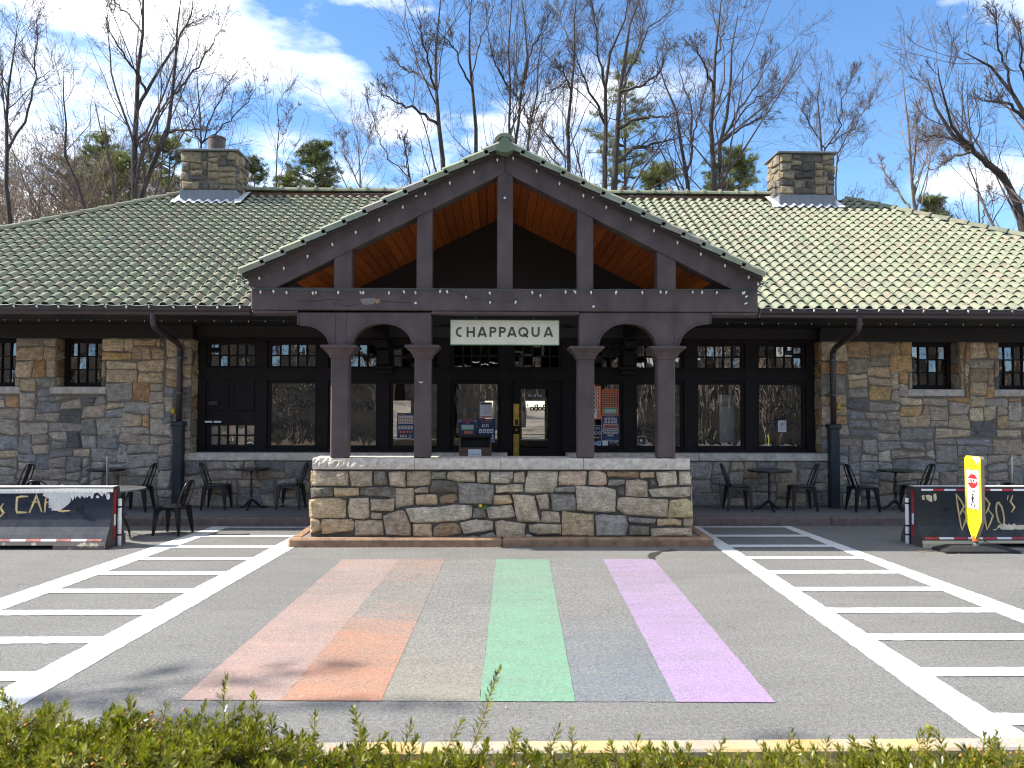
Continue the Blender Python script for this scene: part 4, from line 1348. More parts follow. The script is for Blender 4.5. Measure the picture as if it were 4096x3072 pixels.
# arcade panels between the columns ------------------------------------
YE_ = YT + .014
def arch(x0, x1, ytop, yspr, n=18):
    return [((x0 + x1) / 2 - (x1 - x0) / 2 * math.cos(math.pi * k / n), yspr - (yspr - ytop) * math.sin(math.pi * k / n)) for k in range(n + 1)]
def quarter(xo, yo, xi, yi, n=9):
    # from the outer flat end (xo,yo) curving down to (xi,yi)
    return [(xo + (xi - xo) * math.sin(math.pi / 2 * k / n), yo + (yi - yo) * (1 - math.cos(math.pi / 2 * k / n))) for k in range(n + 1)]
def panel(pts, name='arcade_panel'):
    P = [at_y(x, y, YE_) for x, y in pts]
    t = MB(); t.prism(P, (0, .235, 0)); o = t.build(name, M['trim'], ST)
    return o
yl = 1251
left = [(1191, yl), (1191, 1298)] + quarter(1200, 1298, 1316, 1381) + arch(1408, 1649, 1291, 1381) + [(1724, 1381), (1724, yl)]
right = [(2318, yl), (2318, 1386)] + arch(2393, 2627, 1291, 1387) + [(2716, 1388)] + quarter(2834, 1294, 2716, 1388)[::-1] + [(2842, 1294), (2842, yl)]
pL, pR = panel(left), panel(right)
# raised edge bead following the arches
def bead(pts, parent):
    P = [at_y(x, y, YE_ - .008) for x, y in pts]
    t = MB(); t.tube(P, .012, 6); t.build('arch_bead', M['trim'], parent, True)
bead(quarter(1200, 1298, 1316, 1381) , pL); bead(arch(1408, 1649, 1291, 1381), pL); bead(arch(2393, 2627, 1291, 1387), pR); bead(quarter(2834, 1294, 2716, 1388), pR)
bead([(1191, 1256), (1191, 1298), (1200, 1298)], pL); bead([(2842, 1256), (2842, 1294), (2834, 1294)], pR)
# panel joints
for o, xs_ in ((pL, (1342, 1386, 1528)), (pR, (2512, 2696))):
    for xq in xs_:
        a = at_y(xq, 1256, YE_).x; za = at_y(xq, 1256, YE_).z; zb_ = at_y(xq, 1286 if xq in (1528, 2512) else 1376, YE_).z
        j = MB(); j.add([(a - .0025, YE_ - .002, zb_), (a + .0025, YE_ - .002, zb_), (a + .0025, YE_ - .002, za), (a - .0025, YE_ - .002, za)], [(0, 1, 2, 3)]); j.build('joint', M['decal'], o)
# trim round the middle opening
cx0, cx1 = XY(1724, YT, 1260), XY(2318, YT, 1260)
t = MB(); t.bbox(cx0 + .003, cx1 - .003, YT + .002, YT + .2, zt0 - .05, zt0 - .003, .012); t.build('opening_head', M['trim'], ST)

# columns ---------------------------------------------------------------
Y_CF = 11.46
Z_CB = ZY(1834, Y_CF)
for i, (a, b) in enumerate(((1320, 1392), (1655, 1723), (2310, 2378), (2631, 2702))):
    x0, x1 = XY(a, Y_CF, 1600), XY(b, Y_CF, 1600)
    x0 += .004; w = x1 - x0
    ztop = ZY(1381 + (5 if i > 1 else 0), Y_CF, (a + b) / 2)
    c = MB(); c.bbox(x0, x1, Y_CF, Y_CF + w, Z_CB, ztop - .05, .022)
    # recessed arris strip on the right-hand corner
    c.box(x1 - .055, x1 - .046, Y_CF - .0015, Y_CF + .004, Z_CB + .02, ztop - .19)
    col = c.build('porch_column', M['trim'], ST)
    k = MB(); cx, cy = (x0 + x1) / 2, Y_CF + w / 2
    prof = [(w / 2 + .012, -.185), (w / 2 + .02, -.165), (w / 2 + .02, -.15), (w / 2 + .035, -.13), (w / 2 + .06, -.095), (w / 2 + .095, -.065), (w / 2 + .10, -.045), (w / 2 + .125, -.042), (w / 2 + .13, -.012), (w / 2 + .12, -.002)]
    vs = []; fs = []
    for (r, h) in prof:
        for (sx, sy) in ((-1, -1), (1, -1), (1, 1), (-1, 1)): vs.append((cx + sx * r, cy + sy * r, ztop + h))
    for q in range(len(prof) - 1):
        for s in range(4): fs.append((q * 4 + s, q * 4 + (s + 1) % 4, (q + 1) * 4 + (s + 1) % 4, (q + 1) * 4 + s))
    fs.append((3, 2, 1, 0)); e = (len(prof) - 1) * 4; fs.append((e, e + 1, e + 2, e + 3))
    k.add(vs, fs); k.build('capital', M['trim'], col)
    for (xx, zz) in ((at_y(1739, 1527, Y_CF),) * 2,) if i == 1 else ():
        pass
    for f_ in (1,) if i == 1 else ():
        q = MB(); pp = [at_y(x, y, Y_CF - .003) for x, y in ((1677, 1525), (1684, 1529), (1690, 1526), (1692, 1524), (1690, 1530), (1682, 1532), (1677, 1529))]
        q.poly(pp); q.build('paint_chip', M['text_white'], col)

# porch front wall: traced stones -----------------------------------------
Y_PW = 11.50
def A1(x, y): return (1200 + x * .36166, 1800 + y * .36166)
stones = [
 ([(145,232),(530,238),(532,390),(150,395),(135,330)],'a'), ([(550,235),(795,235),(800,395),(570,395)],'a'), ([(825,240),(945,235),(972,378),(825,388)],'d'), ([(985,240),(1160,235),(1165,400),(1000,390)],'b'),
 ([(1190,240),(1440,235),(1438,380),(1185,398)],'a'), ([(1460,245),(1610,240),(1610,315),(1460,320)],'g'), ([(1640,240),(1915,235),(1940,350),(1720,340),(1632,310)],'a'), ([(1960,240),(2095,238),(2080,362),(1960,355)],'a'),
 ([(2115,245),(2350,238),(2355,300),(2310,365),(2112,362)],'l'), ([(125,420),(355,405),(360,510),(130,525)],'d'), ([(380,420),(645,415),(650,500),(400,515),(378,470)],'t'), ([(690,415),(1045,415),(1045,525),(670,490)],'d'),
 ([(1065,425),(1255,425),(1250,600),(1062,632)],'a'), ([(1270,425),(1410,408),(1415,465),(1275,470)],'b'), ([(1470,335),(1740,340),(1735,460),(1440,460),(1440,420)],'k'), ([(1755,360),(2138,385),(2118,595),(1770,585)],'n'),
 ([(1280,500),(1505,490),(1518,600),(1290,605)],'t'), ([(1550,520),(1720,478),(1745,540),(1700,580),(1560,588)],'o'), ([(2165,395),(2455,378),(2468,465),(2170,468)],'a'), ([(2150,500),(2320,495),(2345,590),(2145,598)],'t'),
 ([(105,560),(150,540),(400,530),(505,560),(505,745),(110,742)],'t'), ([(560,535),(758,538),(762,730),(720,757),(550,750),(535,640)],'a'), ([(785,550),(1045,540),(1030,672),(795,665)],'a'), ([(790,690),(905,695),(900,760),(790,760)],'a'),
 ([(920,730),(1080,675),(1150,670),(1225,850),(1228,945),(960,940)],'b'), ([(1182,645),(1560,630),(1700,605),(1895,620),(1893,740),(1800,770),(1500,797),(1240,795)],'l'), ([(1920,640),(2050,640),(2048,748),(1915,745)],'d'), ([(2065,635),(2340,605),(2375,720),(2330,745),(2095,752)],'l'),
 ([(125,750),(225,780),(235,870),(120,925)],'t'), ([(250,765),(560,765),(598,800),(580,890),(250,925)],'y'), ([(610,785),(900,778),(925,940),(610,945)],'a'), ([(1250,820),(1455,820),(1455,960),(1265,960)],'t'),
 ([(1480,860),(1560,810),(1700,800),(1775,850),(1775,930),(1640,960),(1480,960)],'o'), ([(1778,800),(1960,768),(2130,790),(2130,885),(1820,928)],'l'), ([(1775,962),(1930,945),(1990,968)],'n'), ([(1990,950),(2140,910),(2165,965),(2000,968)],'n'),
 ([(2160,800),(2210,780),(2490,820),(2475,970),(2180,968)],'a')]
B_ = [([(160,255),(265,238),(275,355),(155,360)],'a'), ([(315,240),(640,240),(625,380),(580,465),(275,465),(300,300)],'l'), ([(660,238),(950,238),(945,385),(650,385)],'p'), ([(985,240),(1070,230),(1165,260),(1182,370),(1120,390),(980,380)],'p'),
 ([(1190,238),(1530,238),(1530,300),(1195,300)],'o'), ([(1555,240),(1700,240),(1695,305),(1550,308)],'t'), ([(1725,245),(1940,238),(1950,380),(1760,400)],'l'), ([(1985,240),(2100,240),(2105,380),(1985,380)],'l'),
 ([(1205,325),(1375,325),(1370,370),(1290,395),(1200,392)],'n'), ([(1395,340),(1500,330),(1625,345),(1625,515),(1395,500)],'a'), ([(1650,320),(1715,320),(1718,400),(1655,400)],'k'), ([(1300,405),(1375,405),(1370,500),(1300,500)],'k'),
 ([(610,420),(825,405),(825,465),(605,465)],'n'), ([(845,410),(1120,408),(1275,440),(1268,682),(1150,685),(860,660)],'l'), ([(1645,440),(1800,420),(2100,408),(2100,500),(2020,520),(1690,515)],'l'), ([(135,500),(370,508),(440,790),(200,785)],'a'),
 ([(400,510),(530,490),(538,655),(440,655)],'a'), ([(560,490),(815,490),(835,560),(830,660),(590,665)],'n'), ([(1300,545),(1380,520),(1845,548),(1835,735),(1380,705),(1295,650)],'a'), ([(1880,555),(2070,540),(2115,570),(2125,740),(1850,740)],'w'),
 ([(465,685),(650,685),(665,760),(655,805),(460,795)],'a'), ([(695,685),(1035,715),(1035,945),(690,935)],'t'), ([(1060,725),(1130,712),(1390,735),(1410,850),(1380,940),(1070,945)],'s'), ([(1425,745),(1720,755),(1700,815),(1540,815),(1425,785)],'n'),
 ([(1740,765),(1880,755),(2010,775),(1995,830),(1745,835)],'t'), ([(2030,760),(2125,760),(2125,850),(2030,840)],'a'), ([(320,825),(430,815),(560,825),(665,825),(670,925),(400,930),(335,900)],'a'), ([(275,930),(350,935),(365,965),(275,965)],'n'),
 ([(1440,835),(1640,840),(1645,940),(1430,940)],'d'), ([(1670,870),(2110,860),(2120,950),(1680,955)],'a')]
stones += [([(x + 2212, y) for x, y in p], c) for p, c in B_]
SC = {'a': (0.42, 0.36, 0.285), 'b': (0.38, 0.31, 0.25), 'l': (0.46, 0.42, 0.355), 't': (0.46, 0.365, 0.25), 'd': (0.19, 0.18, 0.155), 'g': (0.22, 0.22, 0.16), 'k': (0.13, 0.125, 0.115), 'n': (0.26, 0.25, 0.24), 'o': (0.30, 0.22, 0.145), 'p': (0.48, 0.38, 0.31), 'w': (0.50, 0.43, 0.27), 's': (0.34, 0.335, 0.33), 'y': (0.48, 0.37, 0.25)}
XP0, XP1 = XY(1246, Y_PW, 2000), XY(2764, Y_PW, 2000)
Z_PT = ZY(1878, Y_PW); Z_PC = ZY(1833, Y_PW - .05)
w = MB(); w.box(XP0, XP1, Y_PW, Y_PW + .44, .10, Z_PT + .003)
pw = w.build('porch_wall', M['mortar_dark'], ST)
rs = random.Random(3)
for pts, c in stones:
    P = [at_y(*A1(x, y), Y_PW) for x, y in pts]
    poly = [(p.x, p.z) for p in P]
    ar = sum(poly[i][0] * poly[(i + 1) % len(poly)][1] - poly[(i + 1) % len(poly)][0] * poly[i][1] for i in range(len(poly)))
    if ar < 0: poly = poly[::-1]
    gx_ = sum(p[0] for p in poly) / len(poly); gz_ = sum(p[1] for p in poly) / len(poly)
    poly = [(gx_ + (x - gx_) * 1.035, gz_ + (z - gz_) * 1.05) for x, z in poly]
    poly = smooth_poly(poly, rs, jit=.007, rnd=.12)
    k = rs.uniform(.9, 1.1)
    sm = MB(); stone_mesh(sm, poly, front_frame(Y_PW), rs, .055)
    sm.build('stone', STONE, pw, color=tuple(q * k for q in SC[c]))
for xx, sg, sd in ((XP0, -1, 91), (XP1, 1, 92)):
    fr = (lambda xx, sg: (lambda u, v, w_: (xx + sg * w_, Y_PW + (u if sg > 0 else .44 - u), v)))(xx, sg)
    rubble(pw, 's', 0, .44, .12, Z_PT, .11, [], fr, sd, lambda u, v, r: r.choice(PAL['tan'] + PAL['mix']), wr=(2, 4), proud=.02)
# coping stones with rock-faced front
def rough_block(x0, x1, y0, y1, z0, z1, rng, amp=.018, nx=None):
    nx = max(2, int((x1 - x0) / .035)); nz = 4
    m_ = MB(); V = []; F = []
    for j in range(nz + 1):
        for i in range(nx + 1):
            e = (i in (0, nx)) or (j == 0)
            d = rng.gauss(0, amp * .55) if not e else 0
            topk = j / nz
            yy = y0 + (amp * 1.4 * (topk ** 3) + abs(d) if not e else amp * .6 + (amp * 1.4 if j == nz else 0))
            V.append((x0 + (x1 - x0) * i / nx, yy, z0 + (z1 - z0) * j / nz - (rng.uniform(0, .006) if j == nz else 0)))
    W = nx + 1
    for j in range(nz):
        for i in range(nx): F.append((j * W + i, j * W + i + 1, (j + 1) * W + i + 1, (j + 1) * W + i))
    o = len(V)
    for i in range(nx + 1): V.append((x0 + (x1 - x0) * i / nx, y1, z1))
    for i in range(nx + 1): V.append((x0 + (x1 - x0) * i / nx, y1, z0))
    for i in range(nx):
        F.append((nz * W + i, nz * W + i + 1, o + i + 1, o + i)); F.append((o + i, o + i + 1, o + W + i + 1, o + W + i)); F.append((o + W + i, o + W + i + 1, i + 1, i))
    F.append(tuple([j * W for j in range(nz, -1, -1)] + [o + W, o]))
    F.append(tuple([j * W + nx for j in range(nz + 1)] + [o + nx, o + W + nx]))
    m_.add(V, F); return m_
cb = [1249, 1659, 2001, 2334, 2759]
for i in range(4):
    a, b = XY(cb[i], Y_PW - .05, 1850) + .003, XY(cb[i + 1], Y_PW - .05, 1850) - .003
    rough_block(a, b, Y_PW - .07, Y_PW + .48, Z_PT + .006, Z_PC, rs, .022 if i == 0 else .012).build('coping_stone', M['limestone'], pw)

# porch ceiling, gable back wall ------------------------------------------
cl = MB()
for s in (-1, 1):
    xe = XC + s * 3.35
    off = .32
    cl.prism([(XC, 11.7, PZ - .10), (xe, 11.7, porch_z(xe) - .10), (xe, 15.05, porch_z(xe) - .10), (XC, 15.05, PZ - .10)], (0, 0, -.02))
pcl = cl.build('porch_ceiling', M['darkwood'], ST)
BW = .155
for s in (-1, 1):
    k = 0
    d = Vector((s, 0, -GS)).normalized()
    while k * BW < 3.2 * math.hypot(1, GS):
        a = Vector((XC, 0, PZ - .16)) + d * (k * BW + .006); b = Vector((XC, 0, PZ - .16)) + d * ((k + 1) * BW - .006)
        q = MB(); q.prism([(a.x, 11.69, a.z), (b.x, 11.69, b.z), (b.x, 11.69, b.z + .03), (a.x, 11.69, a.z + .03)], (0, 3.36, 0))
        q.build('ceiling_board', M['board'], pcl); k += 1
gw = MB()
xw = 3.45
gw.prism([(XC - xw, YB + .002, 3.55), (XC + xw, YB + .002, 3.55), (XC + xw, YB + .002, porch_z(XC + xw) - .08), (XC, YB + .002, PZ - .12), (XC - xw, YB + .002, porch_z(XC - xw) - .08)], (0, .1, 0))
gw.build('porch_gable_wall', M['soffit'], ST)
# (no struts)
for s in ():
    q = MB(); x = XC + s * 1.55
    q.tube([(x, 11.8, 3.9), (x + s * .2, 13.2, porch_z(x) - .25)], .07, 4); q.build('roof_strut', M['darkwood'], ST)
# porch side plates carrying the roof between front and bay
for s in (-1, 1):
    q = MB(); x = XC + s * 3.05; q.bbox(x - .1, x + .1, 11.68, YB - .003, zt0 + .02, zt0 + .26, .015); q.build('porch_beam', M['darkwood'], ST)

# eaves: soffit, frieze, gutter ------------------------------------------
for (x0, x1, s) in ((XEL + .1, XC - 3.12, -1), (XC + 3.12, XER - .1, 1)):
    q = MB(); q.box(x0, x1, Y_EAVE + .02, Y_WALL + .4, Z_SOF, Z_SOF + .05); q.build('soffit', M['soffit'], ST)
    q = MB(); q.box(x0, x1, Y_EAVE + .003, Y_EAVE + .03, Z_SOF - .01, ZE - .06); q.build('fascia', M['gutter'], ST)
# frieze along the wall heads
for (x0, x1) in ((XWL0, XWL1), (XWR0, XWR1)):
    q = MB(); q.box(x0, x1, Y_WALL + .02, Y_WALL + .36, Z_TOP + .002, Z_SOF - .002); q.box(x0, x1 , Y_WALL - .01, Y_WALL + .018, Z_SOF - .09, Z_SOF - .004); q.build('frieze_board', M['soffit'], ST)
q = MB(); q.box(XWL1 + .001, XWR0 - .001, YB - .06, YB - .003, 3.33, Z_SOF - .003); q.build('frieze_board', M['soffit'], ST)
ZG_T = ZY(1229, Y_EAVE - .13); ZG_B = ZY(1264, Y_EAVE - .1)
for (x0, x1) in ((XEL - .1, at_y(1003, 1240, YT + .3).x - .45), (at_y(3033, 1240, YT + .3).x + .5, XER + .1)):
    prof = [(-.02, ZG_T - .01), (-.02, ZG_B + .02), (-.05, ZG_B), (-.09, ZG_B), (-.105, ZG_B + .045), (-.135, ZG_B + .07), (-.14, ZG_T - .012), (-.15, ZG_T - .008), (-.15, ZG_T), (-.132, ZG_T), (-.13, ZG_T - .02), (-.10, ZG_B + .06), (-.04, ZG_B + .03), (-.03, ZG_T - .01)]
    q = MB(); q.prism([(x0, Y_EAVE + a, b) for a, b in prof], (x1 - x0, 0, 0)); q.build('gutter', M['gutter'], ST)
# downspouts
def pipe(pts, r, n=10): m_ = MB(); m_.tube(pts, r, n); return m_
Y_DP = Y_WALL - .13
def downspout(gx, gy, px_bend, py_bend, py_join, px_sq, name_y):
    top = at_y(gx, gy, Y_EAVE - .06); bend = at_y(px_bend, py_bend, Y_DP)
    a = top + Vector((0, 0, -.12)); 
    pts = [top + Vector((0, 0, .06)), top, a + Vector((0, .01, 0)), a + Vector((0, .06, -.06)), bend + (a - bend) * .12 + Vector((0, 0, .02)), bend + Vector((0, 0, -.03)), bend + Vector((0, 0, -.1))]
    jn = at_y(px_sq, py_join, Y_DP); jn.x = bend.x
    pts += [jn]
    d = pipe(pts, .052).build('downspout', M['gutter'], ST, True)
    b = MB(); b.bbox(bend.x - .085, bend.x + .085, Y_DP - .085, Y_DP + .085, WALK_Z, jn.z - .04, .01)
    b.bbox(bend.x - .11, bend.x + .11, Y_DP - .11, Y_DP + .11, jn.z - .06, jn.z + .03, .012)
    b.build('square_boot', simple('dark_blue_grey_iron', (0.022, 0.026, 0.034), .4, .3, 7), d)
    for z in (2.9, 2.25):
        c = MB(); c.lathe([(.055, -.012), (.06, -.01), (.06, .01), (.055, .012)], 12, (bend.x, Y_DP, z)); c.box(bend.x - .09, bend.x + .09, Y_DP + .03, Y_DP + .13, z - .008, z + .008); c.build('pipe_clip', M['grey_metal'], d)
    return bend
dl = downspout(612, 1262, 720, 1385, 1691, 713, 0)
dr = downspout(3436, 1280, 3331, 1404, 1703, 3331, 0)

# chimneys --------------------------------------------------------------
def chimney(c, seed, flue):
    x0, x1, y0, y1, zb, zt = c
    zl = zb + .30
    m_ = MB(); m_.box(x0 + .03, x1 - .03, y0 + .03, y1 - .03, zb - .5, zt - .05)
    ch = m_.build('chimney', M['mortar'], ST)
    rr = random.Random(seed)
    pal = lambda u, v, r: r.choice(PAL['dark'] + [(0.32, 0.28, 0.22), (0.22, 0.21, 0.20), (0.10, 0.10, 0.10)])
    F = [(front_frame(y0 + .03), x0 + .02, x1 - .02), ((lambda u, v, w_: (x1 - .03 + w_, u, v)), y0 + .02, y1 - .02), ((lambda u, v, w_: (x0 + .03 - w_, y0 + y1 - u, v)), y0 + .02, y1 - .02)]
    for k, (fr, a, b) in enumerate(F):
        rubble(ch, 'c', a, b, zl, zt - .05, .068, [], fr, seed + k, pal, .008, wr=(3, 6), proud=.055, hr=(2, 3), bright=.72)
    l_ = MB(); l_.bbox(x0 - .01, x1 + .01, y0 - .01, y1 + .01, zb - .4, zl - .01, .008); l_.build('lead_apron', M['lead'], ch)
    cap = MB(); cap.bbox(x0 - .06, x1 + .06, y0 - .06, y1 + .06, zt - .045, zt, .008); cap.build('chimney_cap', M['lead'], ch)
    # wavy white flashing dressed over the tiles
    n = 40; V = []; Fc = []
    for i in range(n + 1):
        x = x0 - .18 + (x1 - x0 + .36) * i / n
        ph = ((x / PITCH_T) % 1.0)
        hz = .062 * max(0, math.sin(math.pi * ph / .64)) ** .85 if ph < .64 else 0
        for (dy, dz) in ((0.02, .04), (-.05, .014), (-.10, .010)):
            yy = y0 + dy - (.02 * rr.random() if dy < -.2 else 0)
            V.append((x, yy, main_z(yy) - DECK + .045 + hz + dz))
    for i in range(n):
        for j in range(2): Fc.append((i * 3 + j, i * 3 + j + 1, (i + 1) * 3 + j + 1, (i + 1) * 3 + j))
    fl = MB(); fl.add(V, Fc)
    for xs_ in (x0 - .16, x1 + .01):
        v = []
        for i in range(9):
            yy = y0 - .2 + (y1 - y0 + .2) * i / 8; 
            if yy > YR: break
            v += [(xs_, yy, main_z(yy) + .05 + .02 * (i % 2)), (xs_ + .15, yy, main_z(yy) + .07)]
        fl.add(v, [(2 * i, 2 * i + 1, 2 * i + 3, 2 * i + 2) for i in range(len(v) // 2 - 1)])
    fl.build('flashing', M['leadwhite'], ch, True)
    if flue:
        f = MB(); cx = XY(866, y0 + .4, 560); cy = y0 + .42; r = .2
        f.lathe([(r, 0), (r, .38), (r + .012, .38), (r + .012, .42), (r - .015, .42), (r - .015, .1)], 20, (cx, cy, zt)); f.build('flue_pipe', M['rust'], ch, False)
chimney(CH_L, 301, True)
chimney(CH_R, 311, False)

# ------------------------------------------------------------------ lettering helpers
def ribbon(mb, pts, w, nrm, mi=0, taper=False):
    """flat brush stroke of width w along 3d pts lying in a plane with normal nrm"""
    pts = [Vector(p) for p in pts]; L_ = []; R_ = []
    for i, p in enumerate(pts):
        d = (pts[min(i + 1, len(pts) - 1)] - pts[max(i - 1, 0)]).normalized()
        s = d.cross(nrm).normalized() * w / 2
        if taper and i in (0, len(pts) - 1): s *= .5
        # mitre
        if 0 < i < len(pts) - 1:
            d1 = (pts[i] - pts[i - 1]).normalized(); d2 = (pts[i + 1] - pts[i]).normalized()
            s *= 1 / max(.5, math.cos(d1.angle(d2) / 2))
        L_.append(p + s); R_.append(p - s)
    for i in range(len(pts) - 1):
        mb.add([L_[i], R_[i], R_[i + 1], L_[i + 1]], [(0, 1, 2, 3)], mi)
TXT = {}
def text_mesh(body, size, bold=0.0, align='CENTER'):
    key = (body, size, bold, align)
    if key in TXT: return TXT[key]
    cu = bpy.data.curves.new('txt', 'FONT'); cu.body = body; cu.size = size; cu.align_x = align; cu.align_y = 'CENTER'; cu.offset = bold; cu.resolution_u = 2
    o = bpy.data.objects.new('txt', cu); COL.objects.link(o)
    bpy.context.view_layer.update()
    me = bpy.data.meshes.new_from_object(o.evaluated_get(bpy.context.evaluated_depsgraph_get()))
    bpy.data.objects.remove(o, do_unlink=True); bpy.data.curves.remove(cu)
    V = [v.co.copy() for v in me.vertices]; F = [tuple(p.vertices) for p in me.polygons]
    bpy.data.meshes.remove(me)
    TXT[key] = (V, F); return TXT[key]
def put_text(mb, body, size, c, ex, ez, bold=0.0, mi=0, sx=1.0, rot=0.0, align='CENTER'):
    """text centred at c, ex = reading direction, ez = up"""
    V, F = text_mesh(body, size, bold, align)
    ex, ez, c = Vector(ex), Vector(ez), Vector(c)
    cr, sr = math.cos(rot), math.sin(rot)
    mb.add([c + ex * (v.x * sx * cr - v.y * sr) + ez * (v.x * sx * sr + v.y * cr) for v in V], F, mi)
EX, EZ = Vector((1, 0, 0)), Vector((0, 0, 1))

# ------------------------------------------------------------------ hanging station sign
YS = 11.60
sx0, sx1 = XY(1800, YS, 1330), XY(2238, YS, 1330); sz0, sz1 = ZY(1381, YS), ZY(1278, YS)
sg = thing('station_sign', 'pale green CHAPPAQUA name board with green edge hanging in the porch opening', 'sign', ((sx0 + sx1) / 2, YS, sz0))
q = MB(); q.bbox(sx0, sx1, YS, YS + .035, sz0, sz1, .006); q.build('sign_edge', M['signgreen'], sg)
q = MB(); q.bbox(sx0 + .011, sx1 - .011, YS - .004, YS + .004, sz0 + .012, sz1 - .012, .002); q.build('sign_face', M['signface'], sg)
lw = .052
def sgp(x, y): return (1750 + x * .43307, 1240 + y * .43307)
def letter(ch, x0, x1):
    """geometric capitals from broad strokes; y 157 (top) .. 250 (foot) in the close-up"""
    T, Bm, w = 157, 250, 19
    def P(pts): return [at_y(*sgp(x, y), YS - .0065) for x, y in pts]
    out = []
    cx, cy = (x0 + x1) / 2, (T + Bm) / 2; rx, ry = (x1 - x0) / 2 - w / 2, (Bm - T) / 2 - w / 2
    if ch == 'H': out = [[(x0 + w / 2, T), (x0 + w / 2, Bm)], [(x1 - w / 2, T), (x1 - w / 2, Bm)], [(x0 + w / 2, cy), (x1 - w / 2, cy)]]
    if ch == 'A': out = [[(x0 + w * .45, Bm), (cx - 2, T)], [(cx + 2, T), (x1 - w * .45, Bm)], [(x0 + w, Bm - 24), (x1 - w, Bm - 24)]]
    if ch == 'P': out = [[(x0 + w / 2, T), (x0 + w / 2, Bm)], [(x0 + w / 2, T + w / 2 - 1)] + [(x1 - 30 + 21 * math.sin(a), T + 27 - 18.5 * math.cos(a)) for a in np.linspace(0, math.pi, 9)] + [(x0 + w / 2, T + 46)]]
    if ch == 'C':
        r2 = rx + 8
        out = [[(x0 + w / 2 + r2 - r2 * math.cos(a) if True else 0, cy - ry * math.sin(a)) for a in np.linspace(math.pi * .62, -math.pi * .62, 17)]]
    if ch == 'Q': out = [[(cx - rx * math.cos(a), cy - ry * math.sin(a)) for a in np.linspace(0, 2 * math.pi, 25)], [(cx + 2, cy + 14), (x1 - 6, Bm + 2)]]
    if ch == 'U': out = [[(x0 + w / 2, T), (x0 + w / 2, Bm - 36)] + [(cx - rx * math.cos(a), Bm - 36 + 27 * math.sin(a)) for a in np.linspace(.2, math.pi - .2, 9)] + [(x1 - w / 2, Bm - 36), (x1 - w / 2, T)]]
    q = MB(); k = .43307 * YS / FPX
    for s in out:
        ribbon(q, P(s), w * k, Vector((0, -1, 0)), 0)
    for s in out:
        ribbon(q, [p + Vector((0, -.0012, 0)) for p in P(s)], w * k * .16, Vector((0, -1, 0)), 1)
    q.build('letter', [M['letter'], M['letter2']], sg)
for ch, a, b in (('C', 168, 236), ('H', 268, 346), ('A', 368, 457), ('P', 480, 545), ('P', 567, 632), ('A', 643, 732), ('Q', 745, 840), ('U', 868, 944), ('A', 980, 1069)):
    letter(ch, a, b)
for px in (1902, 2136):
    x = XY(px, YS, 1270); q = MB()
    q.tube([(x, YS + .017, zt0 - .04), (x, YS + .017, sz1 + .035)], .004, 6)
    q.tube([(x + .014 * math.cos(a), YS + .017, sz1 + .016 + .016 * math.sin(a)) for a in np.linspace(0, 6.28, 13)], .0045, 6); q.build('sign_hook', M['grey_metal'], sg)

# ------------------------------------------------------------------ trash cabinet
YTb = 13.0
tx0, tx1 = XY(1836, YTb, 1760), XY(1966, YTb, 1760); tz = ZY(1742, YTb)
tb = thing('trash_cabinet', 'walnut trash cabinet with black open hood standing behind the porch wall', 'trash bin', ((tx0 + tx1) / 2, YTb, .118))
zm = ZY(1790, YTb)
q = MB(); q.bbox(tx0, tx1, YTb, YTb + .5, .119, zm, .006); q.build('cabinet_body', M['walnut'], tb)
q = MB(); q.box(tx0 + .005, tx0 + .03, YTb + .02, YTb + .5, zm, tz - .04); q.box(tx1 - .03, tx1 - .005, YTb + .02, YTb + .5, zm, tz - .04); q.build('cabinet_side', M['walnut'], tb)
q = MB(); q.bbox(tx0 + .032, tx1 - .032, YTb + .12, YTb + .5, zm + .002, tz - .03, .01); q.bbox(tx0 - .01, tx1 + .01, YTb - .01, YTb + .5, tz - .035, tz, .012); q.build('hood', M['blackmat'], tb)
q = MB(); px0, px1 = XY(1873, YTb, 1810), XY(1925, YTb, 1810); z0, z1 = ZY(1830, YTb), ZY(1797, YTb)
q.box(px0, px1, YTb - .006, YTb - .002, z0, z1, 0); put_text(q, 'Trash Only', .038, ((px0 + px1) / 2, YTb - .008, z0 + .05), EX, EZ, 0, 1)
q.build('notice', [M['paper'], M['print_navy']], tb)

